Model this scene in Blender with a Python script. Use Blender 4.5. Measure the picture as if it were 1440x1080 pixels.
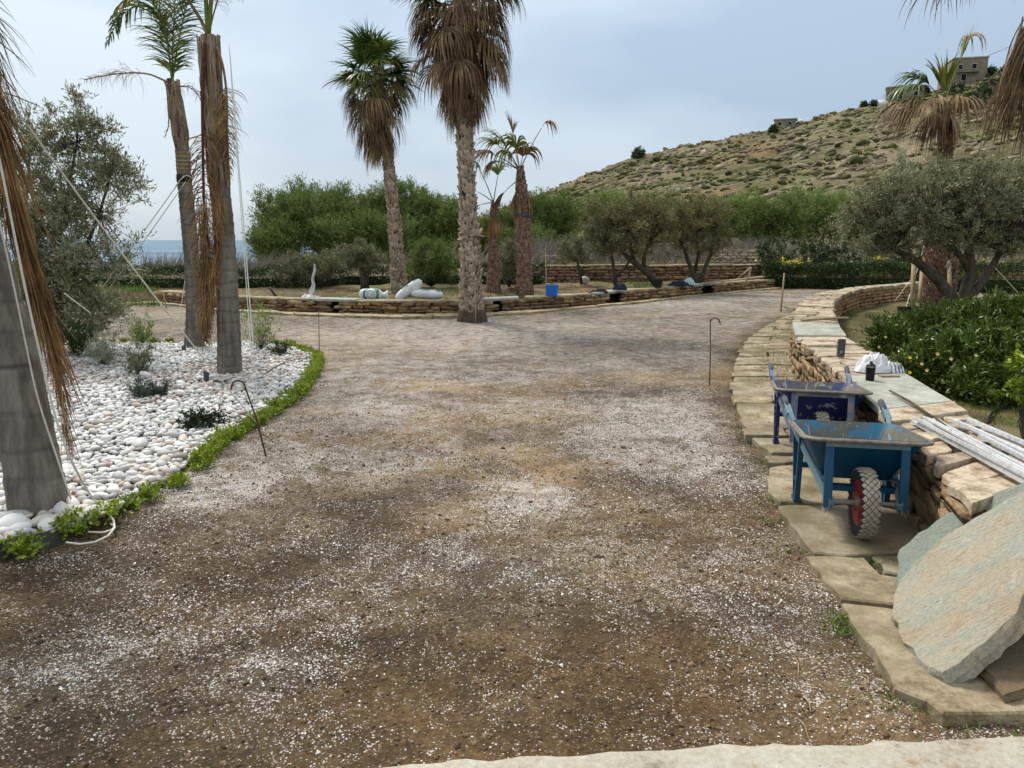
import bpy, math, random
import numpy as np
from mathutils import Vector, Matrix

PI = math.pi
rad = math.radians
scene = bpy.context.scene
for _o in list(bpy.data.objects):
    bpy.data.objects.remove(_o)

# ------------------------------------------------------------------ camera
PITCH = rad(10.6)
CAMZ = 1.6
FPX = 1081.0                     # focal length in pixels of the 1440 px wide photograph
cam_d = bpy.data.cameras.new('camera')
cam_d.sensor_width = 36.0
cam_d.lens = 36.0 * FPX / 1440.0
cam_d.clip_start = 0.05
cam_d.clip_end = 60000.0
cam = bpy.data.objects.new('camera', cam_d)
scene.collection.objects.link(cam)
cam.location = (0, 0, CAMZ)
cam.rotation_euler = (PI / 2 - PITCH, 0, 0)
scene.camera = cam

# ------------------------------------------------------------------ world, sun, exposure
SUN_EL, SUN_AZ = rad(52), rad(-35)          # azimuth measured from +Y towards +X
world = bpy.data.worlds.new('World')
scene.world = world
world.use_nodes = True
wn, wl = world.node_tree.nodes, world.node_tree.links
wn.clear()
w_out = wn.new('ShaderNodeOutputWorld')
w_bg = wn.new('ShaderNodeBackground'); w_bg.inputs['Strength'].default_value = 0.1
w_sky = wn.new('ShaderNodeTexSky'); w_sky.sky_type = 'NISHITA'; w_sky.sun_disc = False
w_sky.sun_elevation = SUN_EL; w_sky.sun_rotation = SUN_AZ
w_sky.air_density = 1.0; w_sky.dust_density = 1.5
w_tc = wn.new('ShaderNodeTexCoord')
w_map = wn.new('ShaderNodeMapping'); w_map.inputs['Scale'].default_value = (1.0, 1.0, 3.0)
w_map.inputs['Location'].default_value = (0.35, 0.1, 0.25)
w_noi = wn.new('ShaderNodeTexNoise'); w_noi.inputs['Scale'].default_value = 1.7
w_noi.inputs['Detail'].default_value = 5.0; w_noi.inputs['Roughness'].default_value = 0.42
w_rmp = wn.new('ShaderNodeValToRGB')
w_rmp.color_ramp.elements[0].position = 0.40; w_rmp.color_ramp.elements[0].color = (3.65, 4.6, 5.75, 1)
w_rmp.color_ramp.elements[1].position = 0.62; w_rmp.color_ramp.elements[1].color = (6.0, 6.85, 7.55, 1)
w_sep = wn.new('ShaderNodeSeparateXYZ')
w_el = wn.new('ShaderNodeMapRange')          # cloud deck brightens smoothly from the horizon up
w_el.inputs['From Min'].default_value = 0.0; w_el.inputs['From Max'].default_value = 1.0
w_el.inputs['To Min'].default_value = 0.82; w_el.inputs['To Max'].default_value = 1.7
w_mul = wn.new('ShaderNodeVectorMath'); w_mul.operation = 'SCALE'
w_mix = wn.new('ShaderNodeMixRGB'); w_mix.inputs['Fac'].default_value = 0.9
wl.new(w_tc.outputs['Generated'], w_map.inputs['Vector'])
wl.new(w_map.outputs['Vector'], w_noi.inputs['Vector'])
wl.new(w_noi.outputs['Fac'], w_rmp.inputs['Fac'])
wl.new(w_tc.outputs['Generated'], w_sep.inputs['Vector'])
wl.new(w_sep.outputs['Z'], w_el.inputs['Value'])
wl.new(w_rmp.outputs['Color'], w_mul.inputs[0])
wl.new(w_el.outputs['Result'], w_mul.inputs['Scale'])
w_neu = wn.new('ShaderNodeMixRGB'); w_neu.inputs['Color2'].default_value = (7.6, 7.6, 7.4, 1)
w_nf = wn.new('ShaderNodeMapRange'); w_nf.interpolation_type = 'SMOOTHSTEP'
w_nf.inputs['From Min'].default_value = 0.3; w_nf.inputs['From Max'].default_value = 0.95
wl.new(w_sep.outputs['Z'], w_nf.inputs['Value']); wl.new(w_nf.outputs['Result'], w_neu.inputs['Fac'])
wl.new(w_mul.outputs['Vector'], w_neu.inputs['Color1'])
wl.new(w_sky.outputs['Color'], w_mix.inputs['Color1'])
wl.new(w_neu.outputs['Color'], w_mix.inputs['Color2'])
wl.new(w_mix.outputs['Color'], w_bg.inputs['Color'])
wl.new(w_bg.outputs['Background'], w_out.inputs['Surface'])

sun_d = bpy.data.lights.new('sun', 'SUN')
sun_d.energy = 2.9; sun_d.angle = rad(13); sun_d.color = (1.0, 0.95, 0.87)
sun = bpy.data.objects.new('sun', sun_d)
scene.collection.objects.link(sun)
_sd = Vector((math.sin(SUN_AZ) * math.cos(SUN_EL), math.cos(SUN_AZ) * math.cos(SUN_EL), math.sin(SUN_EL)))
sun.rotation_euler = _sd.to_track_quat('Z', 'Y').to_euler()
scene.view_settings.view_transform = 'Standard'
scene.view_settings.look = 'None'
scene.view_settings.exposure = 0.4
scene.view_settings.gamma = 1.0
scene.view_settings.use_curve_mapping = False
scene.cycles.max_bounces = 5
scene.cycles.diffuse_bounces = 3
scene.cycles.transparent_max_bounces = 6

# ------------------------------------------------------------------ helpers: places
CP, SP = math.cos(PITCH), math.sin(PITCH)

def ray(u, v):
    xs, ys = (u - 720) / FPX, (540 - v) / FPX
    return np.array([xs, CP + ys * SP, -SP + ys * CP])

def G(u, v, z=0.0):
    """the point at height z seen at photograph pixel (u, v)"""
    r = ray(u, v); t = (z - CAMZ) / r[2]
    return np.array([r[0] * t, r[1] * t, z])

def D(u, v, Y):
    """the point at distance Y along the ground seen at pixel (u, v)"""
    r = ray(u, v); t = Y / r[1]
    return np.array([r[0] * t, Y, CAMZ + r[2] * t])

def onplane(u, v, p0, n):
    r = ray(u, v); o = np.array([0, 0, CAMZ])
    t = np.dot(p0 - o, n) / np.dot(r, n)
    return o + r * t

# ------------------------------------------------------------------ helpers: noise
def _hash(ix, iy, seed):
    h = (ix.astype(np.int64) * 374761393 + iy.astype(np.int64) * 668265263 + seed * 974711) & 0x7fffffff
    h = ((h ^ (h >> 13)) * 1274126177) & 0x7fffffff
    h = h ^ (h >> 16)
    return (h & 0xffff) / 65535.0

def vnoise(x, y, seed=0):
    x = np.asarray(x, float); y = np.asarray(y, float)
    ix, iy = np.floor(x), np.floor(y)
    fx, fy = x - ix, y - iy
    fx = fx * fx * (3 - 2 * fx); fy = fy * fy * (3 - 2 * fy)
    a = _hash(ix, iy, seed); b = _hash(ix + 1, iy, seed)
    c = _hash(ix, iy + 1, seed); d = _hash(ix + 1, iy + 1, seed)
    return (a * (1 - fx) + b * fx) * (1 - fy) + (c * (1 - fx) + d * fx) * fy

def fbm(x, y, oct=4, seed=0, gain=0.5):
    s, a, t = 0.0, 1.0, 0.0
    for i in range(oct):
        s = s + a * vnoise(x * 2 ** i, y * 2 ** i, seed + i * 17); t += a; a *= gain
    return s / t

# ------------------------------------------------------------------ helpers: materials
MATS = {}
def srgb(*c):
    return tuple(((x / 255) / 12.92 if x / 255 <= 0.04045 else ((x / 255 + 0.055) / 1.055) ** 2.4) for x in c) + (1,)

class NT:
    def __init__(s, name):
        s.m = bpy.data.materials.new(name); s.m.use_nodes = True
        s.n, s.l = s.m.node_tree.nodes, s.m.node_tree.links
        s.n.clear()
        s.out = s.n.new('ShaderNodeOutputMaterial')
        s.b = s.n.new('ShaderNodeBsdfPrincipled')
        s.l.new(s.b.outputs[0], s.out.inputs['Surface'])
        s.geo = s.n.new('ShaderNodeNewGeometry')
    def put(s, sock, val):
        if hasattr(val, 'is_output') or isinstance(val, bpy.types.NodeSocket): s.l.new(val, sock)
        else: sock.default_value = val
    def noise(s, scale, detail=4, rough=0.55, vec=None, dist=0.0, w3=None):
        n = s.n.new('ShaderNodeTexNoise'); n.inputs['Scale'].default_value = scale
        n.inputs['Detail'].default_value = detail; n.inputs['Roughness'].default_value = rough
        n.inputs['Distortion'].default_value = dist
        s.l.new(vec if vec is not None else s.geo.outputs['Position'], n.inputs['Vector'])
        return n.outputs['Fac']
    def vor(s, scale, feat='F1', vec=None, out='Distance', rand=1.0):
        n = s.n.new('ShaderNodeTexVoronoi'); n.feature = feat; n.inputs['Scale'].default_value = scale
        n.inputs['Randomness'].default_value = rand
        s.l.new(vec if vec is not None else s.geo.outputs['Position'], n.inputs['Vector'])
        return n.outputs[out]
    def mapv(s, scale, loc=(0, 0, 0), rot=(0, 0, 0), src=None):
        n = s.n.new('ShaderNodeMapping'); n.inputs['Scale'].default_value = scale
        n.inputs['Location'].default_value = loc; n.inputs['Rotation'].default_value = rot
        s.l.new(src if src is not None else s.geo.outputs['Position'], n.inputs['Vector'])
        return n.outputs[0]
    def objco(s):
        return s.n.new('ShaderNodeTexCoord').outputs['Object']
    def ramp(s, fac, stops, interp='LINEAR'):
        n = s.n.new('ShaderNodeValToRGB'); cr = n.color_ramp; cr.interpolation = interp
        while len(cr.elements) < len(stops): cr.elements.new(0.5)
        for e, (p, c) in zip(cr.elements, stops):
            e.position = p; e.color = c if len(c) == 4 else tuple(c) + (1,)
        s.put(n.inputs['Fac'], fac)
        return n.outputs['Color']
    def mix(s, fac, a, b, mode='MIX'):
        n = s.n.new('ShaderNodeMixRGB'); n.blend_type = mode
        s.put(n.inputs['Fac'], fac); s.put(n.inputs['Color1'], a); s.put(n.inputs['Color2'], b)
        return n.outputs['Color']
    def math(s, op, a, b=0.0, clamp=False):
        n = s.n.new('ShaderNodeMath'); n.operation = op; n.use_clamp = clamp
        s.put(n.inputs[0], a); s.put(n.inputs[1], b)
        return n.outputs[0]
    def attr(s, name):
        n = s.n.new('ShaderNodeAttribute'); n.attribute_name = name
        return n.outputs['Fac']
    def objrand(s):
        return s.n.new('ShaderNodeObjectInfo').outputs['Random']
    def bump(s, h, strength=0.5, dist=0.01):
        n = s.n.new('ShaderNodeBump'); n.inputs['Strength'].default_value = strength
        n.inputs['Distance'].default_value = dist
        s.l.new(h, n.inputs['Height']); s.l.new(n.outputs['Normal'], s.b.inputs['Normal'])
    def done(s, color=None, rough=0.8, metal=0.0, spec=0.3):
        if color is not None: s.put(s.b.inputs['Base Color'], color)
        s.put(s.b.inputs['Roughness'], rough); s.put(s.b.inputs['Metallic'], metal)
        s.b.inputs['Specular IOR Level'].default_value = spec
        MATS[s.m.name] = s.m
        return s.m

def mat_simple(name, cols, scale=8, rough=0.8, bump=0.3, bscale=40, bdist=0.004, rnd=None, rndamp=0.35, metal=0.0, spec=0.3, stretch=None, detail=5, fine=0.45):
    """mottled material: cols blended by noise in world space; rnd 'obj'/'attr' adds a tint per piece"""
    t = NT(name)
    vec = t.mapv(stretch) if stretch else None
    f = t.noise(scale, detail, 0.6, vec)
    k = len(cols)
    stops = [(0.3 + 0.4 * i / max(1, k - 1), c) for i, c in enumerate(cols)]
    c = t.ramp(f, stops)
    if fine:
        ff = t.ramp(t.noise(scale * 7, 6, 0.7, vec), [(0.32, (0.45, 0.42, 0.38, 1)), (0.52, (0.95, 0.95, 0.95, 1)), (0.7, (1.12, 1.12, 1.1, 1))])
        c = t.mix(fine, c, ff, 'MULTIPLY')
    if rnd:
        r = t.objrand() if rnd == 'obj' else t.attr('rnd')
        g = t.math('ADD', t.math('MULTIPLY', r, 2 * rndamp), 1 - rndamp)
        h = t.n.new('ShaderNodeHueSaturation')
        t.l.new(c, h.inputs['Color']); t.l.new(g, h.inputs['Value'])
        t.l.new(t.math('ADD', t.math('MULTIPLY', t.math('FRACT', t.math('MULTIPLY', r, 7.31)), 0.014), 0.493), h.inputs['Hue'])
        c = h.outputs['Color']
    if bump: t.bump(t.noise(bscale, 4, 0.6, vec), bump, bdist)
    return t.done(c, rough, metal, spec)

def mat_leaf(name, dark, mid, light, rough=0.5, spec=0.35, transl=0.25):
    t = NT(name)
    r = t.attr('rnd')
    big = t.noise(1.3, 2)
    f = t.math('ADD', t.math('MULTIPLY', r, 0.7), t.math('MULTIPLY', big, 0.35))
    c = t.ramp(f, [(0.1, dark), (0.5, mid), (0.95, light)])
    t.done(c, rough, 0, spec)
    tr = t.n.new('ShaderNodeBsdfTranslucent'); t.l.new(c, tr.inputs['Color'])
    mx = t.n.new('ShaderNodeMixShader'); mx.inputs[0].default_value = transl
    t.l.new(t.b.outputs[0], mx.inputs[1]); t.l.new(tr.outputs[0], mx.inputs[2])
    t.l.new(mx.outputs[0], t.out.inputs['Surface'])
    return t.m

# ------------------------------------------------------------------ helpers: meshes
COL = scene.collection

def mesh_np(name, V, F, mat=None, smooth=False, rnd=None, attrs=None):
    V = np.asarray(V, np.float32); F = np.asarray(F, np.int32)
    me = bpy.data.meshes.new(name)
    m, k = F.shape
    me.vertices.add(len(V)); me.vertices.foreach_set('co', V.ravel())
    me.loops.add(m * k); me.loops.foreach_set('vertex_index', F.ravel())
    me.polygons.add(m)
    me.polygons.foreach_set('loop_start', np.arange(0, m * k, k, dtype=np.int32))
    try: me.polygons.foreach_set('loop_total', np.full(m, k, dtype=np.int32))
    except Exception: pass
    if smooth: me.polygons.foreach_set('use_smooth', np.ones(m, dtype=bool))
    me.update(calc_edges=True)
    if rnd is not None:
        a = me.attributes.new('rnd', 'FLOAT', 'POINT'); a.data.foreach_set('value', np.asarray(rnd, np.float32))
    for an, av in (attrs or {}).items():
        a = me.attributes.new(an, 'FLOAT', 'POINT'); a.data.foreach_set('value', np.asarray(av, np.float32))
    if mat: me.materials.append(mat)
    return me

class MB:
    """collects shapes for one mesh"""
    def __init__(s): s.v, s.f, s.m, s.r = [], [], [], []
    def add(s, V, F, mi=0, r=0.5):
        n = len(s.v); s.v += [tuple(map(float, p)) for p in V]; s.f += [tuple(int(i) + n for i in f) for f in F]
        s.m += [mi] * len(F); s.r += [r] * len(V); return s
    def box(s, c, size, rot=None, mi=0):
        x, y, z = [d / 2 for d in size]
        V = [Vector(p) for p in ((-x, -y, -z), (x, -y, -z), (x, y, -z), (-x, y, -z), (-x, -y, z), (x, -y, z), (x, y, z), (-x, y, z))]
        if rot is not None: V = [rot @ p for p in V]
        V = [p + Vector(c) for p in V]
        return s.add(V, [(0, 3, 2, 1), (4, 5, 6, 7), (0, 1, 5, 4), (1, 2, 6, 5), (2, 3, 7, 6), (3, 0, 4, 7)], mi)
    def bar(s, a, b, w, h, up=(0, 0, 1), mi=0):
        a, b = Vector(a), Vector(b); d = (b - a); L = d.length; d.normalize()
        sx = d.cross(Vector(up)).normalized(); sz = sx.cross(d).normalized()
        R = Matrix((sx, d, sz)).transposed()
        return s.box((a + b) / 2, (w, L, h), R, mi)
    def tube(s, pts, radii, seg=8, mi=0, cap=True, r=0.5):
        pts = [Vector(p) for p in pts]
        if not hasattr(radii, '__len__'): radii = [radii] * len(pts)
        V, F = [], []
        up = Vector((0, 0, 1))
        n = len(pts); prev = None
        for i, p in enumerate(pts):
            d = (pts[min(i + 1, n - 1)] - pts[max(i - 1, 0)]).normalized()
            if prev is None:
                a = up if abs(d.z) < 0.9 else Vector((1, 0, 0))
                x = d.cross(a).normalized()
            else:
                x = (prev - d * prev.dot(d))
                x = x.normalized() if x.length > 1e-6 else d.orthogonal().normalized()
            prev = x; y = d.cross(x)
            for k in range(seg):
                t = 2 * PI * k / seg
                V.append(p + (x * math.cos(t) + y * math.sin(t)) * radii[i])
        for i in range(n - 1):
            for k in range(seg):
                k2 = (k + 1) % seg
                F.append((i * seg + k, i * seg + k2, (i + 1) * seg + k2, (i + 1) * seg + k))
        if cap:
            F.append(tuple(reversed(range(seg)))); F.append(tuple((n - 1) * seg + k for k in range(seg)))
        return s.add(V, F, mi, r)
    def lathe(s, prof, c=(0, 0, 0), seg=20, mi=0, axis=None):
        V, F = [], []
        for (r, z) in prof:
            for k in range(seg):
                t = 2 * PI * k / seg; p = Vector((r * math.cos(t), r * math.sin(t), z))
                if axis is not None: p = axis @ p
                V.append(p + Vector(c))
        for i in range(len(prof) - 1):
            for k in range(seg):
                k2 = (k + 1) % seg
                F.append((i * seg + k, i * seg + k2, (i + 1) * seg + k2, (i + 1) * seg + k))
        return s.add(V, F, mi)
    def prism(s, poly, z0, z1, bev=0.008, mi=0):
        """slab from a plan polygon (counter-clockwise), top edge chamfered; z1 may be a function of x,y"""
        n = len(poly); P = np.array([(p[0], p[1]) for p in poly], float)
        c = P.mean(0); dist = np.linalg.norm(P - c, axis=1).mean()
        Q = c + (P - c) * (1 - bev / max(dist, 1e-3))
        f1 = z1 if callable(z1) else (lambda x, y: z1)
        V = [(x, y, z0) for x, y in P] + [(x, y, f1(x, y) - bev) for x, y in P] + [(x, y, f1(x, y)) for x, y in Q]
        F = []
        for i in range(n):
            j = (i + 1) % n
            F += [(i, j, n + j, n + i), (n + i, n + j, 2 * n + j, 2 * n + i)]
        F.append(tuple(range(2 * n, 3 * n)))
        return s.add(V, F, mi)
    def mesh(s, name, mats, smooth=False, off=(0, 0, 0)):
        me = bpy.data.meshes.new(name)
        V = [(p[0] - off[0], p[1] - off[1], p[2] - off[2]) for p in s.v]
        me.from_pydata(V, [], s.f)
        for m in (mats if isinstance(mats, (list, tuple)) else [mats]): me.materials.append(m)
        me.polygons.foreach_set('material_index', np.array(s.m, np.int32))
        if smooth: me.polygons.foreach_set('use_smooth', np.ones(len(s.f), dtype=bool))
        a = me.attributes.new('rnd', 'FLOAT', 'POINT'); a.data.foreach_set('value', np.array(s.r, np.float32))
        me.update()
        return me

def wloc(p):
    v = Vector((0, 0, 0))
    while p is not None: v += p.location; p = p.parent
    return v

def obj(name, me, parent=None, loc=(0, 0, 0), rot=(0, 0, 0), scale=(1, 1, 1)):
    o = bpy.data.objects.new(name, me); COL.objects.link(o)
    o.parent = parent; o.location = loc; o.rotation_euler = rot
    o.scale = scale if hasattr(scale, '__len__') else (scale,) * 3
    return o

def tag(o, label=None, cat=None, group=None, kind=None):
    if label: o['label'] = label
    if cat: o['category'] = cat
    if group: o['group'] = group
    if kind: o['kind'] = kind
    return o

def thing(name, label, cat, loc=(0, 0, 0), group=None, rz=0.0):
    o = bpy.data.objects.new(name, None); COL.objects.link(o); o.empty_display_size = 0.2
    o.location = tuple(float(c) for c in loc); o.rotation_euler = (0, 0, rz)
    return tag(o, label, cat, group, 'thing')

def build(mb, name, mats, parent=None, smooth=False, world=True):
    """one mesh object from an MB; shapes given in world space are moved into the parent's frame"""
    off = wloc(parent) if (world and parent is not None) else (0, 0, 0)
    return obj(name, mb.mesh(name, mats, smooth, off), parent)

def solo(mb, name, mats, label, cat, group=None, smooth=False):
    """a thing that is a single mesh, its origin at the foot of the shape"""
    P = np.array(mb.v); c = (float(P[:, 0].mean()), float(P[:, 1].mean()), float(P[:, 2].min()))
    o = obj(name, mb.mesh(name, mats, smooth, c), None, c)
    return tag(o, label, cat, group)

def build_np(name, V, F, mat, parent=None, smooth=False, rnd=None, attrs=None, kind=None):
    V = np.asarray(V, float)
    if parent is not None: V = V - np.array(wloc(parent))
    o = obj(name, mesh_np(name, V, F, mat, smooth, rnd, attrs), parent)
    if kind: o['kind'] = kind
    return o

def copy_tree(o, parent=None):
    c = o.copy(); COL.objects.link(c); c.parent = parent
    for ch in list(o.children): copy_tree(ch, c)
    return c

# scatter: many copies of one template joined into one mesh
def rotmats(n, rng, tilt=0.4):
    a = rng.uniform(0, 2 * PI, n); b = rng.normal(0, tilt, n); c = rng.normal(0, tilt, n)
    ca, sa, cb, sb, cc, sc = np.cos(a), np.sin(a), np.cos(b), np.sin(b), np.cos(c), np.sin(c)
    Z, O = np.zeros(n), np.ones(n)
    Rz = np.stack([ca, -sa, Z, sa, ca, Z, Z, Z, O], 1).reshape(n, 3, 3)
    Rx = np.stack([O, Z, Z, Z, cb, -sb, Z, sb, cb], 1).reshape(n, 3, 3)
    Ry = np.stack([cc, Z, sc, Z, O, Z, -sc, Z, cc], 1).reshape(n, 3, 3)
    return Rz @ Rx @ Ry

def scatter(T, TF, pos, R, scl):
    T = np.asarray(T, float); n = len(pos); k = len(T)
    V = np.einsum('nij,nkj->nki', R, T[None] * scl[:, None, :]) + pos[:, None, :]
    F = (np.asarray(TF)[None] + (np.arange(n) * k)[:, None, None]).reshape(-1, np.asarray(TF).shape[1])
    return V.reshape(-1, 3), F

def ico(sub=1):
    t = (1 + 5 ** .5) / 2
    V = [(-1, t, 0), (1, t, 0), (-1, -t, 0), (1, -t, 0), (0, -1, t), (0, 1, t), (0, -1, -t), (0, 1, -t), (t, 0, -1), (t, 0, 1), (-t, 0, -1), (-t, 0, 1)]
    F = [(0, 11, 5), (0, 5, 1), (0, 1, 7), (0, 7, 10), (0, 10, 11), (1, 5, 9), (5, 11, 4), (11, 10, 2), (10, 7, 6), (7, 1, 8), (3, 9, 4), (3, 4, 2), (3, 2, 6), (3, 6, 8), (3, 8, 9), (4, 9, 5), (2, 4, 11), (6, 2, 10), (8, 6, 7), (9, 8, 1)]
    V = [np.array(v) / np.linalg.norm(v) for v in V]
    for _ in range(sub):
        cache, NF = {}, []
        def mid(a, b):
            k = (min(a, b), max(a, b))
            if k not in cache:
                m = V[a] + V[b]; V.append(m / np.linalg.norm(m)); cache[k] = len(V) - 1
            return cache[k]
        for a, b, c in F:
            x, y, z = mid(a, b), mid(b, c), mid(c, a)
            NF += [(a, x, z), (b, y, x), (c, z, y), (x, y, z)]
        F = NF
    return np.array(V), np.array(F)
ICO0, ICO1, ICO2 = ico(0), ico(1), ico(2)

def lumpy(base, rng, amp=0.2):
    V = base[0].copy()
    ph = rng.uniform(0, 6, (4, 3)); k = rng.normal(0, 1.6, (4, 3, 3))
    d = sum(np.sin(V @ k[i] + ph[i]).mean(1) for i in range(4)) / 2
    return V * (1 + amp * d)[:, None]

def cube26(rng, jit=0.09, rnd=0.16):
    """rough-hewn stone: a 3x3x3 lattice shell, corners knocked off, faces uneven, unit size"""
    idx, V = {}, []
    for i in range(3):
        for j in range(3):
            for k in range(3):
                if (i, j, k) == (1, 1, 1): continue
                p = np.array([i - 1, j - 1, k - 1]) * 0.5
                m = abs(i - 1) + abs(j - 1) + abs(k - 1)
                p = p * (1 - rnd * (m - 1) / 2)
                idx[(i, j, k)] = len(V); V.append(p + rng.uniform(-jit, jit, 3) * 0.5)
    F = []
    for ax in range(3):
        for sd in (0, 2):
            for a in range(2):
                for b in range(2):
                    q = []
                    for da, db in ((0, 0), (1, 0), (1, 1), (0, 1)):
                        c = [0, 0, 0]; c[ax] = sd; c[(ax + 1) % 3] = a + da; c[(ax + 2) % 3] = b + db
                        q.append(idx[tuple(c)])
                    F.append(q if sd == 2 else q[::-1])
    return np.array(V), np.array(F)

def leaves(pos, dirs, L, W, rng, curl=0.15, roll=None):
    """one folded leaf (a diamond of two triangles per side joined as a quad) per position"""
    n = len(pos)
    d = dirs / (np.linalg.norm(dirs, axis=1, keepdims=True) + 1e-9)
    h = rng.normal(0, 1, (n, 3)); s = np.cross(d, h); s /= (np.linalg.norm(s, axis=1, keepdims=True) + 1e-9)
    nn = np.cross(s, d)
    L = np.broadcast_to(L, n)[:, None] * rng.uniform(0.7, 1.25, (n, 1)); W = np.broadcast_to(W, n)[:, None] * rng.uniform(0.75, 1.2, (n, 1))
    a = pos; b = pos + d * L * 0.45 + s * W * 0.5 + nn * L * curl * 0.5
    c = pos + d * L; e = pos + d * L * 0.45 - s * W * 0.5 + nn * L * curl * 0.5
    V = np.stack([a, b, c, e], 1).reshape(-1, 3)
    F = np.arange(4 * n).reshape(n, 4)
    return V, F

def unit(rng, n, zmin=None):
    v = rng.normal(0, 1, (n, 3)); v /= np.linalg.norm(v, axis=1, keepdims=True)
    if zmin is not None: v[:, 2] = np.maximum(v[:, 2], zmin)
    return v

# ------------------------------------------------------------------ materials
S = srgb
mat_simple('sandstone', [S(120, 104, 84), S(160, 144, 120), S(188, 174, 152), S(166, 150, 130)], 9, 0.9, 0.7, 34, 0.012, 'obj', 0.24, fine=0.75)
def path_stone():
    t = NT('path_stone')
    r = t.objrand(); f = t.noise(4.5, 7, 0.7); g = t.noise(30, 6, 0.75); w = t.noise(1.7, 5, 0.65)
    c = t.ramp(t.math('ADD', t.math('MULTIPLY', f, 0.6), t.math('MULTIPLY', g, 0.4)), [(0.36, S(92, 80, 60)), (0.46, S(136, 121, 95)), (0.54, S(164, 151, 126)), (0.64, S(188, 177, 154))])
    c = t.mix(t.math('MULTIPLY', t.ramp(r, [(0.3, (0, 0, 0, 1)), (0.9, (1, 1, 1, 1))]), 0.4), c, S(150, 142, 128))
    mm = t.ramp(t.math('ADD', t.math('MULTIPLY', w, 0.65), t.math('MULTIPLY', g, 0.35)), [(0.48, (0, 0, 0, 1)), (0.58, (1, 1, 1, 1))])
    c = t.mix(t.math('MULTIPLY', mm, 0.6), c, S(98, 84, 58))
    m2 = t.ramp(t.noise(2.6, 6, 0.7, t.mapv((1, 1, 1), loc=(5, 9, 0))), [(0.52, (0, 0, 0, 1)), (0.6, (1, 1, 1, 1))])
    c = t.mix(t.math('MULTIPLY', m2, 0.4), c, S(96, 98, 54))
    t.bump(t.math('ADD', g, f), 0.8, 0.012)
    return t.done(c, 0.9, 0, 0.25)
path_stone()
mat_simple('wall_stone', [S(70, 56, 42), S(120, 98, 72), S(158, 134, 100), S(112, 98, 82)], 9, 0.92, 0.8, 36, 0.012, 'obj', 0.42, fine=0.85)
mat_simple('far_wall_stone', [S(84, 64, 48), S(132, 106, 78), S(158, 132, 100), S(108, 90, 72)], 6, 0.92, 0.6, 36, 0.008, 'obj', 0.5, fine=0.8)
mat_simple('pink_wall_stone', [S(112, 84, 68), S(156, 128, 108), S(180, 156, 136)], 5, 0.92, 0.5, 30, 0.01, 'obj', 0.35)
mat_simple('grey_slate', [S(128, 130, 118), S(158, 159, 146), S(180, 180, 168)], 5, 0.75, 0.4, 50, 0.004, 'obj', 0.08, fine=0.5)
mat_simple('mortar', [S(52, 42, 32), S(84, 68, 52)], 10, 0.95, 0.6, 40, 0.01)
mat_simple('concrete', [S(150, 142, 128), S(186, 180, 166), S(206, 201, 190)], 3.5, 0.9, 0.6, 60, 0.004)
mat_simple('edge_stone', [S(92, 84, 56), S(136, 122, 92), S(168, 154, 126), S(120, 106, 78)], 4, 0.9, 0.4, 30, 0.006, 'obj', 0.12)
mat_simple('pebble', [S(206, 202, 196), S(236, 234, 230)], 14, 0.6, 0.2, 60, 0.002, 'obj', 0.0)
mat_simple('plastic_edging', [S(64, 64, 64), S(92, 92, 90)], 5, 0.6, 0.2, 30)
mat_simple('bark', [S(66, 56, 46), S(104, 90, 76)], 12, 0.95, 0.8, 30, 0.02, stretch=(1, 1, 0.3))
mat_simple('olive_bark', [S(58, 50, 42), S(98, 88, 74)], 10, 0.95, 0.8, 24, 0.02, stretch=(1, 1, 0.35))
mat_simple('grey_twig', [S(112, 104, 94), S(150, 142, 130)], 8, 0.9, 0)
mat_simple('palm_boot', [S(132, 114, 96), S(168, 150, 130), S(196, 180, 160)], 18, 0.95, 0.4, 40, 0.006, 'attr', 0.62, fine=0.3)
mat_simple('palm_core', [S(52, 40, 32), S(84, 66, 54)], 18, 0.95, 0.4, 40, 0.006)
mat_simple('palm_boot_red', [S(104, 80, 66), S(138, 110, 92), S(160, 136, 116)], 18, 0.95, 0.4, 40, 0.006, 'attr', 0.6, fine=0.3)
mat_simple('dead_frond', [S(84, 66, 48), S(122, 100, 72), S(160, 136, 102)], 3, 0.9, 0, rnd='attr', rndamp=0.45)
mat_simple('rust_frond', [S(104, 78, 50), S(142, 108, 70), S(176, 144, 100)], 3, 0.85, 0, rnd='attr', rndamp=0.4)
mat_simple('dry_tip', [S(150, 118, 90), S(180, 150, 116)], 3, 0.85, 0, rnd='attr', rndamp=0.3)
mat_simple('sheath', [S(66, 52, 42), S(120, 98, 80), S(168, 150, 130), S(104, 84, 68)], 22, 0.9, 0.9, 60, 0.012, stretch=(1, 1, 0.10), rnd='obj', rndamp=0.3, fine=0.9)
mat_simple('rope', [S(206, 200, 184), S(226, 222, 210)], 30, 0.9, 0.4, 200, 0.002)
mat_simple('rusty_steel', [S(72, 44, 34), S(108, 70, 54)], 30, 0.8, 0.4, 80, 0.002, metal=0.2)
mat_simple('bamboo', [S(160, 134, 96), S(190, 166, 124)], 10, 0.7, 0.2, 30)
mat_simple('post_wood', [S(138, 122, 94), S(176, 160, 130)], 6, 0.85, 0.4, 40, 0.004, stretch=(1, 1, 0.15))
mat_simple('white_cloth', [S(206, 206, 208), S(228, 228, 230)], 6, 0.85, 0.3, 30, 0.006)
mat_simple('grey_cloth', [S(110, 112, 116), S(144, 146, 150)], 6, 0.9, 0.3, 30, 0.006)
mat_simple('navy_cloth', [S(22, 26, 42), S(38, 46, 72)], 12, 0.9, 0.4, 30, 0.01)
mat_simple('black_cloth', [S(24, 24, 26), S(52, 54, 58)], 12, 0.9, 0.4, 30, 0.01)
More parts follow.
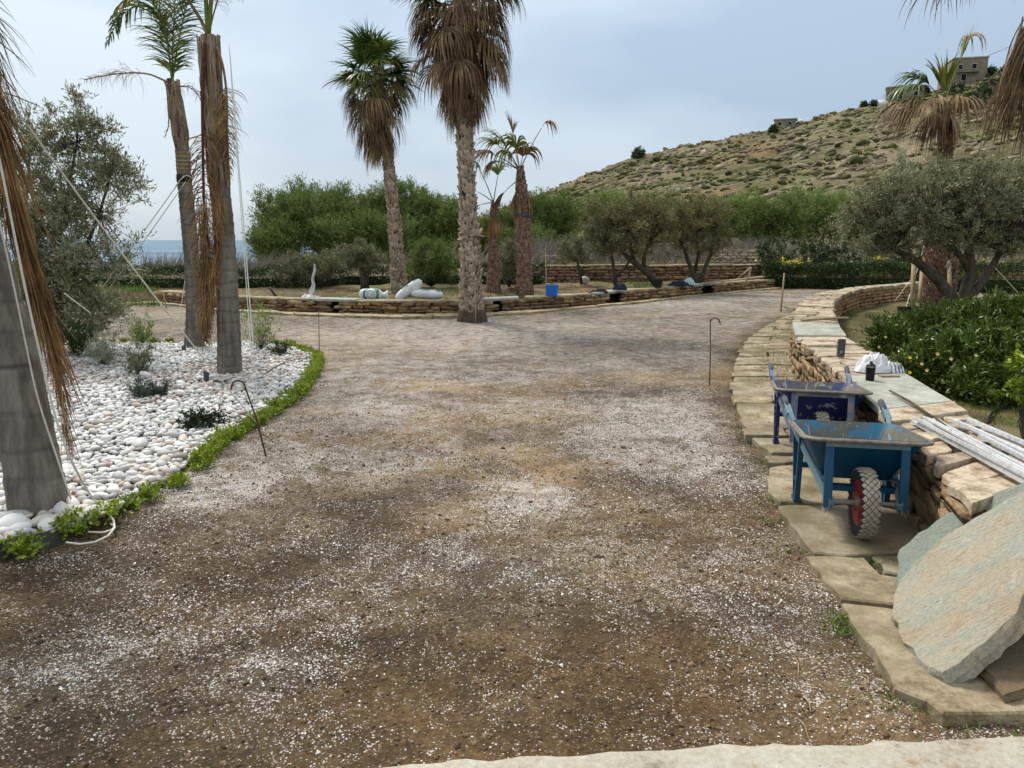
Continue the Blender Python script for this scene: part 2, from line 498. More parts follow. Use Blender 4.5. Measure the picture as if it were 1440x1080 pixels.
mat_simple('mint_cloth', [S(150, 186, 184), S(182, 208, 206)], 8, 0.85, 0.3, 30, 0.006)
mat_simple('black_plastic', [S(18, 18, 19), S(30, 30, 31)], 20, 0.45, 0.0)
mat_simple('dark_grey_plastic', [S(64, 68, 72), S(78, 82, 86)], 60, 0.7, 0.3, 300, 0.001)
mat_simple('blue_plastic', [S(24, 104, 196), S(38, 124, 214)], 10, 0.4, 0.1, 30)
mat_simple('black_tin', [S(20, 20, 22), S(30, 30, 33)], 20, 0.35, 0.0, metal=0.3)
mat_simple('steel', [S(140, 140, 140), S(170, 170, 170)], 20, 0.35, 0.0, metal=0.9)
mat_simple('aluminium', [S(196, 198, 200), S(226, 227, 228), S(180, 182, 184)], 16, 0.5, 0.2, 80, 0.001, 'obj', 0.1, metal=0.25, stretch=(1, 1, 1))
mat_simple('house_stone', [S(120, 108, 92), S(150, 138, 120)], 0.8, 0.95, 0.0, 3, 0.05)
mat_simple('white_plaster', [S(200, 196, 188), S(220, 216, 210)], 0.6, 0.95, 0)
mat_simple('dark_opening', [S(28, 26, 26), S(40, 38, 36)], 0.6, 0.95, 0)
mat_simple('hill_rock', [S(98, 88, 68), S(132, 120, 98), S(166, 154, 132)], 0.6, 0.95, 0.5, 3, 0.08, 'attr', 0.3)
mat_simple('yellow_petal', [S(226, 204, 40), S(240, 224, 70)], 3, 0.7, 0)
mat_simple('pale_petal', [S(220, 190, 110), S(234, 214, 150)], 3, 0.7, 0)
mat_simple('red_cloth', [S(150, 30, 30), S(180, 40, 40)], 3, 0.7, 0)
mat_simple('chip_white', [S(206, 203, 200), S(232, 230, 228)], 40, 0.8, 0, rnd='attr', rndamp=0.12)
mat_simple('soil_clod', [S(84, 66, 50), S(132, 110, 86)], 20, 0.95, 0.3, 60, 0.004, 'attr', 0.5)
mat_leaf('olive_leaf', S(80, 82, 50), S(134, 136, 98), S(196, 196, 164), 0.45, 0.4, 0.2)
mat_leaf('olive_leaf_grey', S(74, 78, 48), S(122, 124, 90), S(172, 172, 138), 0.55, 0.3, 0.12)
mat_leaf('brown_scrub_leaf', S(78, 74, 46), S(122, 118, 80), S(162, 156, 116), 0.7, 0.2, 0.12)
mat_leaf('tamarisk_leaf', S(64, 76, 36), S(108, 126, 66), S(150, 164, 100), 0.7, 0.2, 0.2)
mat_leaf('tamarisk_leaf_light', S(80, 94, 44), S(126, 144, 78), S(166, 180, 114), 0.7, 0.2, 0.2)
mat_leaf('hedge_leaf', S(26, 38, 16), S(52, 70, 30), S(92, 112, 54), 0.45, 0.4, 0.1)
mat_leaf('oleander_leaf', S(42, 56, 16), S(80, 100, 34), S(126, 144, 62), 0.4, 0.45, 0.15)
mat_leaf('lime_leaf', S(72, 92, 20), S(122, 144, 34), S(186, 196, 72), 0.45, 0.4, 0.25)
mat_leaf('silver_leaf', S(110, 116, 92), S(148, 152, 126), S(184, 186, 160), 0.7, 0.2, 0.15)
mat_leaf('lavender_leaf', S(46, 58, 46), S(74, 88, 74), S(108, 122, 106), 0.6, 0.2, 0.12)
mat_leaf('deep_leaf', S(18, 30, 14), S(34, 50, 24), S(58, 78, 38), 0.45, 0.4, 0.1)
mat_leaf('grass_blade', S(52, 72, 24), S(86, 112, 40), S(130, 146, 74), 0.6, 0.2, 0.2)
mat_leaf('palm_green', S(40, 62, 28), S(74, 100, 48), S(120, 142, 80), 0.4, 0.4, 0.15)
mat_leaf('palm_yellow_green', S(70, 84, 28), S(112, 124, 48), S(156, 156, 84), 0.5, 0.3, 0.2)
mat_leaf('scrub_leaf', S(62, 64, 36), S(92, 92, 56), S(124, 120, 80), 0.8, 0.1, 0.05)
m = MATS

# pebbles: each stone gets its own tint from white through grey, cream and pink
def pebble_material(name, src):
    t = NT(name)
    r = t.objrand() if src == 'obj' else t.attr('rnd')
    c = t.ramp(r, [(0.0, S(232, 231, 228)), (0.3, S(222, 221, 218)), (0.45, S(200, 199, 196)), (0.6, S(168, 168, 166)), (0.7, S(212, 206, 192)), (0.82, S(196, 180, 162)), (0.9, S(176, 154, 142)), (1.0, S(134, 132, 126))])
    f = t.noise(22, 4, 0.6)
    c = t.mix(t.math('MULTIPLY', f, 0.35), c, S(168, 162, 154), 'MULTIPLY')
    t.bump(t.noise(90, 3), 0.25, 0.002)
    return t.done(c, 0.6, 0, 0.35)
m['pebble_obj'] = pebble_material('pebble_obj', 'obj')
m['pebble_attr'] = pebble_material('pebble_attr', 'attr')

# grey ringed palm bark
def ring_bark():
    t = NT('ring_bark')
    v = t.mapv((1, 1, 0.2)); f = t.noise(16, 6, 0.65, v); f2 = t.noise(2.2, 3, 0.6)
    c = t.ramp(f, [(0.25, S(84, 79, 71)), (0.5, S(128, 121, 110)), (0.75, S(166, 158, 146))])
    c = t.mix(t.math('MULTIPLY', f2, 0.5), c, S(96, 86, 74), 'MULTIPLY')
    line = t.attr('ring')
    c = t.mix(line, c, S(58, 54, 48))
    t.bump(f, 0.7, 0.008)
    return t.done(c, 0.85, 0, 0.25)
ring_bark()

# leaning stone slabs: veined, layered, cream / grey-green / rust
def slab_material(name, cols, rust):
    t = NT(name)
    v = t.mapv((1.6, 4.2, 1.6), rot=(0.3, 0.2, rad(40)))
    f = t.noise(2.6, 9, 0.7, v, 0.9); f2 = t.noise(2.2, 3, 0.55)
    c = t.ramp(f, [(0.3 + 0.13 * i, q) for i, q in enumerate(cols)])
    msk = t.ramp(f2, [(0.5, (0, 0, 0, 1)), (0.68, (1, 1, 1, 1))])
    c = t.mix(t.math('MULTIPLY', msk, rust), c, S(176, 140, 96))
    f3 = t.noise(60, 5, 0.7)
    c = t.mix(0.75, c, t.ramp(t.noise(34, 8, 0.8, v), [(0.34, (0.42, 0.4, 0.36, 1)), (0.52, (1, 1, 1, 1)), (0.7, (1.15, 1.15, 1.12, 1))]), 'MULTIPLY')
    t.bump(t.math('ADD', t.math('MULTIPLY', f, 1.5), t.math('ADD', t.noise(30, 6, 0.75, v), t.math('MULTIPLY', f3, 0.5))), 0.9, 0.012)
    return t.done(c, 0.8, 0, 0.3)
slab_material('veined_slab', [S(146, 135, 115), S(184, 172, 150), S(164, 166, 154), S(204, 194, 174)], 0.6)
slab_material('green_slab', [S(120, 130, 118), S(146, 154, 140), S(134, 146, 136), S(166, 168, 152)], 0.15)
slab_material('dark_slab', [S(92, 84, 66), S(120, 108, 84), S(104, 98, 82), S(134, 122, 98)], 0.3)

# worn paint on steel for the wheelbarrows
def worn_paint(name, paint, paint2, rust, amount, splat=None, rough=0.5):
    t = NT(name)
    v = t.objco()
    f = t.noise(5, 8, 0.7, v, 0.3); g = t.noise(26, 5, 0.7, v)
    c = t.mix(t.noise(3, 3, 0.5, v), paint, paint2)
    k = t.ramp(t.math('ADD', t.math('MULTIPLY', f, 0.75), t.math('MULTIPLY', g, 0.25)), [(amount, (0, 0, 0, 1)), (amount + 0.07, (1, 1, 1, 1))])
    c = t.mix(k, c, t.ramp(g, [(0.3, rust), (0.7, tuple(min(1, x * 1.9) for x in rust[:3]) + (1,))]))
    if splat:
        s = t.noise(9, 6, 0.75, t.mapv((1, 1, 0.6), loc=(3, 1, 2), src=v), 1.2)
        c = t.mix(t.ramp(s, [(splat, (0, 0, 0, 1)), (splat + 0.03, (1, 1, 1, 1))]), c, S(168, 170, 172))
    t.bump(g, 0.2, 0.002)
    return t.done(c, rough, 0.1, 0.4)
worn_paint('blue_paint', S(8, 62, 92), S(14, 80, 112), S(66, 60, 54), 0.6)
worn_paint('blue_tray_inside', S(30, 108, 148), S(70, 134, 158), S(84, 82, 72), 0.45, 0.62)
worn_paint('pale_blue_steel', S(86, 116, 128), S(108, 134, 142), S(112, 106, 98), 0.56)
worn_paint('indigo_paint', S(26, 38, 90), S(40, 54, 112), S(62, 60, 62), 0.6, 0.58)
worn_paint('indigo_tray_inside', S(54, 70, 132), S(84, 98, 148), S(92, 86, 80), 0.43, 0.56)
worn_paint('indigo_steel', S(84, 94, 120), S(112, 120, 138), S(120, 114, 106), 0.52, 0.6)
worn_paint('rim_red', S(126, 30, 36), S(146, 44, 46), S(80, 60, 56), 0.54)
worn_paint('axle_steel', S(120, 114, 104), S(140, 134, 124), S(104, 84, 66), 0.5)
mat_simple('rim_edge', [S(92, 84, 74), S(134, 128, 118)], 30, 0.6, 0.3, 60, 0.002, metal=0.3)
mat_simple('tyre_rubber', [S(136, 130, 116), S(166, 158, 142)], 24, 0.9, 0.3, 80, 0.002)
mat_simple('tyre_dark', [S(38, 37, 36), S(54, 52, 50)], 24, 0.9, 0.2, 80, 0.002)
mat_simple('grip_rubber', [S(58, 62, 74), S(84, 88, 98)], 20, 0.8, 0.2, 60, 0.002)

# ------------------------------------------------------------------ ground plan, in metres from the spot under the camera
# the pebble bed (its kerb of small plants), the walled garden, the flagstone walk
def gl(pts, z=0.0): return np.array([G(u, v, z)[:2] for u, v in pts])
BED = gl([(-60, 800), (0, 782), (48, 768), (105, 752), (150, 735), (185, 712), (232, 684), (290, 640), (350, 600), (398, 572), (430, 545), (446, 520),
          (440, 503), (415, 494), (385, 489), (350, 486), (300, 486), (240, 487), (180, 488), (120, 487), (60, 487), (0, 488), (-90, 492), (-260, 510), (-420, 580)])
ZW = 0.47                                     # height of the walled bench
WALL_L = np.array([G(u, v, ZW)[:2] for u, v in [(1378, 708), (1335, 668), (1290, 622), (1262, 598), (1236, 574), (1205, 547), (1180, 524), (1150, 497), (1121, 473), (1116, 455), (1118, 440), (1126, 425), (1142, 415), (1168, 408.5), (1205, 403), (1245, 399.5), (1292, 395.5), (1330, 394)]])
WALL_R = np.array([G(u, v, ZW)[:2] for u, v in [(1502, 670), (1440, 632), (1400, 607), (1375, 590), (1350, 574), (1310, 549), (1262, 521), (1232, 500), (1190, 474), (1176, 453), (1172, 440), (1172, 424), (1186, 414), (1210, 406.5), (1238, 403), (1264, 400.5), (1296, 398), (1334, 396.5)]])
PATH_L = gl([(1085, 650), (1058, 618), (1036, 580), (1028, 545), (1034, 503), (1046, 482), (1062, 468), (1088, 452), (1112, 440), (1128, 430)], 0.04)
PATH_R = gl([(1290, 700), (1235, 640), (1215, 610), (1190, 570), (1168, 548), (1148, 530), (1132, 510), (1120, 496), (1113, 470), (1128, 436)], 0.04)

def inpoly(x, y, P):
    x = np.asarray(x); c = np.zeros(x.shape, bool); n = len(P); j = n - 1
    for i in range(n):
        xi, yi, xj, yj = P[i][0], P[i][1], P[j][0], P[j][1]
        if yi != yj:
            c ^= ((yi > y) != (yj > y)) & (x < (xj - xi) * (y - yi) / (yj - yi) + xi)
        j = i
    return c

def polydist(x, y, P, closed=True):
    x = np.asarray(x, float); y = np.asarray(y, float); d = np.full(x.shape, 1e9); n = len(P)
    for i in range(n if closed else n - 1):
        a, b = P[i], P[(i + 1) % n]; ab = b - a; L = max(ab @ ab, 1e-12)
        t = np.clip(((x - a[0]) * ab[0] + (y - a[1]) * ab[1]) / L, 0, 1)
        d = np.minimum(d, np.hypot(x - a[0] - t * ab[0], y - a[1] - t * ab[1]))
    return d

def resample(P, step):
    P = np.asarray(P, float); seg = np.linalg.norm(np.diff(P, axis=0), axis=1); s = np.concatenate([[0], np.cumsum(seg)])
    n = max(2, int(round(s[-1] / step)) + 1); q = np.linspace(0, s[-1], n)
    return np.stack([np.interp(q, s, P[:, k]) for k in range(P.shape[1])], 1)

def at(P, q):
    """point at fraction q along polyline P"""
    P = np.asarray(P, float); seg = np.linalg.norm(np.diff(P, axis=0), axis=1); s = np.concatenate([[0], np.cumsum(seg)])
    return np.stack([np.interp(np.asarray(q) * s[-1], s, P[:, k]) for k in range(P.shape[1])], -1)

# low wall on the far side of the drive, kerb in front of it
ZF = 0.30
FAR_BASE = gl([(150, 427), (222, 424), (300, 433), (380, 437), (430, 439), (500, 441), (560, 442), (640, 442), (700, 439), (760, 435.5), (830, 430), (880, 425), (930, 420), (990, 414), (1050, 408.5), (1088, 405.5)])
FAR_KERB = gl([(150, 430), (222, 428), (300, 438), (380, 442.5), (430, 445), (500, 447), (560, 448), (640, 448), (700, 444.5), (760, 440.5), (830, 434), (880, 429), (930, 423.5), (990, 416.5), (1050, 410.5), (1100, 406.5)])
GARDEN = np.vstack([FAR_BASE, [[14, 34], [60, 60], [-60, 60], [-30, 24]]])
RGARDEN = np.vstack([WALL_R, [[40, 24], [40, 0]]])

def ground_z(x, y):
    x = np.asarray(x, float); y = np.asarray(y, float)
    z = (fbm(x * 0.5, y * 0.5, 3, 3) - 0.5) * 0.06
    r = np.hypot(x, y)
    fine = np.clip(1.6 - r / 14, 0, 1)
    z = z + fine * ((fbm(x * 3.2, y * 3.2, 4, 9) - 0.5) * 0.055 + (fbm(x * 14, y * 14, 3, 21) - 0.5) * 0.026)
    g = inpoly(x, y, GARDEN)
    dg = polydist(x, y, FAR_BASE, False)
    k_ = np.clip((dg - 0.3) / 0.16, 0, 1); z = np.where(g, k_ * (0.2 + np.clip((dg - 1) * 0.02, 0, 0.2) + (fbm(x * 1.5, y * 1.5, 3, 5) - 0.5) * 0.16) - (1 - k_) * 0.02, z)
    b = inpoly(x, y, BED)
    z = np.where(b, 0.0, z)
    gr = inpoly(x, y, RGARDEN)
    z = np.where(gr, 0.04 + (fbm(x * 1.2, y * 1.2, 3, 15) - 0.5) * 0.12, z)
    # flat seat for the walk and the walls
    pth = inpoly(x, y, np.vstack([PATH_L, PATH_R[::-1]]))
    z = np.where(pth | inpoly(x, y, np.vstack([WALL_L, WALL_R[::-1]])), -0.02, z)
    shore = np.clip((y - (34 + np.clip(x + 12, 0, 200) * 2.2)) / 25, 0, 1)
    z = z - shore * 6.0
    return z

def grow(start, end, d0, k, dmax):
    out, p, d = [start], start, d0
    while p < end:
        p += d; d = min(d * k, dmax); out.append(p)
    return out
gx = grow(0, 260, 0.026, 1.0165, 6); gxs = np.array([-a for a in gx[:0:-1]] + gx)
gy = np.array(sorted(set([round(-a, 4) for a in grow(0, 40, 0.2, 1.15, 5)] + [round(1.6 + a, 4) for a in grow(0, 330, 0.024, 1.013, 8)] + [0.4, 0.8, 1.2])))
X, Y = np.meshgrid(gxs, gy)
ZG = ground_z(X, Y)
nx, ny = len(gxs), len(gy)
ii = (np.arange(ny - 1)[:, None] * nx + np.arange(nx - 1)[None]).ravel()
GF = np.stack([ii, ii + 1, ii + nx + 1, ii + nx], 1)
# where the white grit lies, where grass grows
white = np.clip((fbm(X * 0.75 + 3, Y * 1.1, 5, 31) - 0.48) * 4, 0, 1) * 0.5 + 0.07
for (u, v, r, w) in [(748, 698, 0.26, 1.6), (735, 715, 0.5, 0.5), (960, 640, 0.55, 0.5), (620, 640, 0.5, 0.4), (480, 600, 0.55, 0.55), (535, 572, 0.8, 0.4), (535, 660, 0.25, 0.7), (310, 690, 0.3, 1.0), (345, 668, 0.35, 1.3), (340, 690, 0.3, 0.5),
                     (375, 935, 0.09, 1.6), (385, 955, 0.25, 0.5), (180, 900, 0.2, 0.5), (60, 960, 0.25, 0.6), (105, 940, 0.2, 0.5), (1000, 590, 0.7, 0.6), (500, 545, 0.8, 0.3), (700, 470, 2, 0.5), (930, 425, 2.0, 0.7), (640, 452, 1.2, 0.8), (560, 470, 1.5, 0.4), (700, 985, 0.12, 0.25), (520, 860, 0.35, 0.3), (980, 620, 0.8, 0.3)]:
    p = G(u, v); wig = 1 + 0.9 * (fbm(X * 3, Y * 3, 3, 7) - 0.5)
    white += w * np.exp(-((X - p[0]) ** 2 + ((Y - p[1])) ** 2) / (r * wig) ** 2)
white = np.clip(white * (0.3 + np.clip((Y - 2) / 6, 0, 0.7)) + 0.02 + 0.40 * np.clip((Y - 4.5) / 8, 0, 1), 0, 1)
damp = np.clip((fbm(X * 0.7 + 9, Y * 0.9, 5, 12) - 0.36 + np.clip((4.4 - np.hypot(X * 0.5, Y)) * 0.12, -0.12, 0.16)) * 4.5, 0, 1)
ing, inr = inpoly(X, Y, GARDEN), inpoly(X, Y, RGARDEN)
onroad = ~(ing | inr) & (Y < 30) & (Y > 1.0)
white = np.where(onroad, white, 0)
edge = polydist(X, Y, np.vstack([PATH_L[::-1], ]), False)
white = white * np.clip(edge / 0.4, 0.1, 1)
tan = np.clip((fbm(X * 0.8, Y * 1.3, 5, 77) - 0.47) * 5, 0, 1)
grass = np.where(ing, np.clip((fbm(X * 0.5, Y * 0.6, 3, 55) - 0.38) * 3, 0, 1), 0)
grass = np.where(inr, 0.65, grass)
grass = np.where((Y > 30) & ~ing & ~inr, 0.5, grass)

def soil():
    t = NT('soil')
    f = t.noise(1.6, 6, 0.62); g = t.noise(26, 6, 0.72); h = t.noise(110, 3, 0.6)
    mixf = t.math('ADD', t.math('MULTIPLY', f, 0.55), t.math('MULTIPLY', g, 0.45))
    dark = t.ramp(mixf, [(0.38, S(56, 47, 35)), (0.5, S(94, 80, 61)), (0.62, S(138, 121, 93))])
    tanc = t.ramp(mixf, [(0.38, S(92, 72, 46)), (0.5, S(132, 108, 74)), (0.62, S(170, 144, 104))])
    c = t.mix(t.math('MULTIPLY', t.attr('tan'), 0.8), dark, tanc)
    c = t.mix(1.0, c, t.ramp(t.math('ADD', t.math('MULTIPLY', t.noise(55, 5, 0.8), 0.6), t.math('MULTIPLY', t.noise(170, 4, 0.8), 0.4)), [(0.36, (0.38, 0.36, 0.34, 1)), (0.5, (0.95, 0.95, 0.95, 1)), (0.64, (1.6, 1.55, 1.5, 1))]), 'MULTIPLY')
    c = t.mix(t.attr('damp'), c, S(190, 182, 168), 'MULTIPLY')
    # purple-grey stone chippings
    cell = t.vor(95, 'F1', out='Color')
    sp = t.n.new('ShaderNodeSeparateColor'); t.l.new(cell, sp.inputs[0])
    chip = t.math('MULTIPLY', t.math('GREATER_THAN', sp.outputs[0], 0.72), t.math('LESS_THAN', t.vor(95), 0.42))
    c = t.mix(t.math('MULTIPLY', chip, 0.6), c, t.ramp(sp.outputs[1], [(0.2, S(150, 136, 120)), (0.8, S(90, 78, 70))]))
    # white grit
    def grit(scale, thr, boost):
        col = t.vor(scale, 'F1', out='Color'); d = t.vor(scale)
        s2 = t.n.new('ShaderNodeSeparateColor'); t.l.new(col, s2.inputs[0])
        brk = t.math('ADD', t.math('MULTIPLY', t.attr('white'), boost * 0.95), t.math('MULTIPLY', t.math('SUBTRACT', t.noise(5, 5, 0.7), 0.5), t.math('MULTIPLY', t.math('ADD', t.attr('white'), 0.12), 3.0)))
        return t.math('MULTIPLY', t.math('LESS_THAN', s2.outputs[2], brk), t.math('LESS_THAN', d, thr))
    gsum = t.math('MAXIMUM', grit(120, 0.5, 0.62), t.math('MAXIMUM', grit(75, 0.36, 0.4), grit(190, 0.5, 0.4)))
    c = t.mix(t.math('MULTIPLY', t.math('MULTIPLY', t.attr('white'), 0.5), t.noise(2.4, 5, 0.7)), c, S(172, 163, 146))
    c = t.mix(t.math('MULTIPLY', gsum, 0.85), c, S(210, 202, 196))
    gcol = t.ramp(t.noise(9, 5, 0.7), [(0.35, S(58, 66, 26)), (0.55, S(96, 102, 48)), (0.7, S(134, 128, 78))])
    gm = t.math('MULTIPLY', t.attr('grass'), t.ramp(t.noise(3.0, 5, 0.7), [(0.4, (0, 0, 0, 1)), (0.58, (1, 1, 1, 1))]))
    c = t.mix(gm, c, gcol)
    hh = t.math('ADD', t.math('MULTIPLY', g, 1.0), t.math('ADD', t.math('MULTIPLY', h, 0.5), t.math('MULTIPLY', gsum, 0.3)))
    t.bump(hh, 0.9, 0.02)
    return t.done(c, 0.92, 0, 0.2)
soil()
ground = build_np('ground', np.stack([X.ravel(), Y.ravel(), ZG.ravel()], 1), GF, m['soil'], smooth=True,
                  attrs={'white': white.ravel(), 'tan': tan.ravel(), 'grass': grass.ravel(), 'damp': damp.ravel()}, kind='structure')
def gz(x, y): return float(ground_z(np.array([x]), np.array([y]))[0])

# sea, far out to the horizon
t = NT('sea_water')
wv = t.mapv((0.25, 1.6, 1)); f = t.noise(0.35, 6, 0.6, wv)
t.bump(f, 0.8, 0.5)
t.done(t.ramp(t.noise(0.02, 4, 0.6, t.mapv((0.15, 1, 1))), [(0.35, S(62, 92, 118)), (0.65, S(92, 122, 144))]), 0.6, 0, 0.12)
sea = MB(); ys = [30, 60, 100, 180, 400, 1200, 5000, 30000]
for a, b in zip(ys, ys[1:]):
    sea.add([(-3 * b - 100, a, -3), (3 * b + 100, a, -3), (3 * b + 100, b, -3), (-3 * b - 100, b, -3)], [(0, 1, 2, 3)])
tag(build(sea, 'sea', m['sea_water']), kind='structure')

# ------------------------------------------------------------------ hill
OUT = [(520, 338), (600, 325), (640, 312), (700, 292), (755, 270), (790, 258), (830, 245), (870, 229), (900, 218), (960, 205), (1010, 196), (1060, 183), (1090, 177), (1140, 164), (1180, 152), (1250, 138), (1300, 128), (1350, 112), (1400, 97), (1440, 88), (1600, 62), (2000, 30), (3200, 20), (6000, 60)]
oaz = np.array([math.atan2(ray(u, v)[0], ray(u, v)[1]) for u, v in OUT])
oel = np.array([ray(u, v)[2] / math.hypot(ray(u, v)[0], ray(u, v)[1]) for u, v in OUT])
R0 = 62.0
def ridge_r(a): return 190 + 70 * np.clip((a - oaz[4]) / 0.5, 0, 1)
def hill_pt(a, q):
    """a azimuth, q 0 at the foot, 1 at the skyline, up to 1.5 behind"""
    r1 = ridge_r(a); r = R0 + (r1 - R0) * q
    e = np.interp(a, oaz, oel); H = np.maximum(e, 0.004) * r1 + CAMZ
    x, y = np.sin(a) * r, np.cos(a) * r
    prof = np.where(q <= 1, np.clip(q, 0, 1) ** 1.12, 1 + (q - 1) * 0.15)
    z = H * prof - 0.8
    am = np.clip(q * 4, 0, 1) * np.clip(H / 12, 0.15, 1)
    n = (fbm(x * 0.035, y * 0.035, 4, 41) - 0.5) * 3.4 + (fbm(x * 0.16, y * 0.16, 4, 43) - 0.5) * 1.7 + (fbm(x * 0.7, y * 0.7, 2, 44) - 0.5) * 0.5
    # rock strata that dip towards the sea
    s = z * 0.55 - x * 0.07 + (fbm(x * 0.05, y * 0.05, 2, 47) - 0.5) * 5
    st = (s - np.floor(s)); st = np.where(st < 0.75, 0.12 * st / 0.75, 0.12 + (st - 0.75) / 0.25 * 0.88)
    z = z + am * (n + (st - (s - np.floor(s))) * 0.9)
    return x, y, z
aa = np.linspace(oaz[0] - 0.02, 1.55, 560); qq = np.concatenate([np.linspace(0, 1, 300), np.linspace(1.03, 1.6, 12)])
A, Q = np.meshgrid(aa, qq)
hx, hy, hz = hill_pt(A, Q)
na = len(aa); ii = (np.arange(len(qq) - 1)[:, None] * na + np.arange(na - 1)[None]).ravel()
t = NT('hill_ground')
f1 = t.noise(0.035, 6, 0.6); f2 = t.noise(0.5, 7, 0.75, t.mapv((0.35, 0.35, 1.6), rot=(0, rad(9), 0))); f3 = t.noise(1.8, 6, 0.8)
mf = t.math('ADD', t.math('MULTIPLY', f1, 0.35), t.math('ADD', t.math('MULTIPLY', f2, 0.35), t.math('MULTIPLY', f3, 0.3)))
c = t.ramp(mf, [(0.40, S(70, 70, 46)), (0.46, S(98, 96, 68)), (0.51, S(122, 113, 88)), (0.56, S(142, 128, 104)), (0.62, S(168, 158, 140))])
red = t.ramp(t.noise(0.028, 3, 0.5, t.mapv((1, 1, 1), loc=(30, 8, 0))), [(0.55, (0, 0, 0, 1)), (0.66, (1, 1, 1, 1))])
c = t.mix(t.math('MULTIPLY', red, 0.4), c, S(158, 118, 82))
grn = t.ramp(t.noise(0.03, 3, 0.5, t.mapv((1, 1, 1), loc=(-20, 60, 0))), [(0.56, (0, 0, 0, 1)), (0.64, (1, 1, 1, 1))])
c = t.mix(t.math('MULTIPLY', grn, 0.4), c, S(96, 106, 58))
t.bump(f3, 0.8, 0.5)
t.done(c, 0.95, 0, 0.1)
build_np('hill', np.stack([hx.ravel(), hy.ravel(), hz.ravel()], 1), np.stack([ii, ii + 1, ii + na + 1, ii + na], 1), m['hill_ground'], smooth=True, kind='structure')

rng = np.random.default_rng(5)
def hill_scatter(n, seed, fn):
    g = np.random.default_rng(seed)
    a = g.uniform(oaz[3], 0.72, n); q = g.uniform(0.12, 1.0, n) ** 0.8
    x, y, z = hill_pt(a, q)
    keep = g.uniform(0, 1, n) < fn(x, y, z, q)
    return x[keep], y[keep], z[keep], g
def hill_rot(n, g):
    a = g.normal(0.25, 0.35, n); b = g.normal(0, 0.25, n); Z = np.zeros(n); O = np.ones(n)
    Rz = np.stack([np.cos(a), -np.sin(a), Z, np.sin(a), np.cos(a), Z, Z, Z, O], 1).reshape(n, 3, 3)
    return Rz @ np.stack([np.cos(b - 0.12), Z, np.sin(b - 0.12), Z, O, Z, -np.sin(b - 0.12), Z, np.cos(b - 0.12)], 1).reshape(n, 3, 3)
def rockdens(x, y, z, q):
    s = z * 0.22 - x * 0.035 + (fbm(x * 0.04, y * 0.04, 3, 63) - 0.5) * 5
    return np.clip((np.sin(s * 2 * PI) * 0.5 + fbm(x * 0.09, y * 0.09, 3, 61) - 0.72) * 1.8, 0.03, 0.8)
x, y, z, g = hill_scatter(24000, 11, rockdens)
n = len(x); T = cube26(np.random.default_rng(3), 0.22, 0.3)
sc = g.uniform(0.1, 1, n) ** 3.5
scl = np.stack([sc * 3.0 + 0.35, sc * 1.2 + 0.25, sc * 0.55 + 0.18], 1)
V, F = scatter(T[0], T[1], np.stack([x, y, z + 0.1], 1), hill_rot(n, g), scl)
rocks = build_np('hill_rocks', V, F, m['hill_rock'], rnd=np.repeat(g.uniform(0, 1, n), len(T[0])), kind='stuff')
tag(rocks, 'pale grey boulders and ledges strewn in slanting bands over the dry hillside', 'rocks')
x, y, z, g = hill_scatter(15000, 12, lambda x, y, z, q: np.clip((fbm(x * 0.06, y * 0.06, 3, 71) - 0.3) * 1.6, 0.05, 1))
n = len(x)
T = lumpy(ICO1, np.random.default_rng(8), 0.5); sc = g.uniform(0.1, 1, n) ** 4 * 0.8 + 0.16
V, F = scatter(T, ICO1[1], np.stack([x, y, z + 0.08], 1), rotmats(n, g, 0.3), np.stack([sc * 1.25, sc * 1.2, sc * 0.6], 1))
V = V + g.normal(0, 0.09, V.shape)
bs = build_np('hill_scrub', V, F, m['scrub_leaf'], rnd=np.repeat(g.uniform(0, 1, n), len(T)), kind='stuff')
tag(bs, 'low olive green scrub cushions dotted over the hillside', 'scrub')

# ------------------------------------------------------------------ stonework
STONES = []
_sr = np.random.default_rng(99)
def stone_meshes(matname):
    out = []
    for i in range(7):
        T, F = cube26(_sr, 0.19, 0.06)
        out.append(mesh_np('stone', T, F, m[matname], smooth=False))
    return out

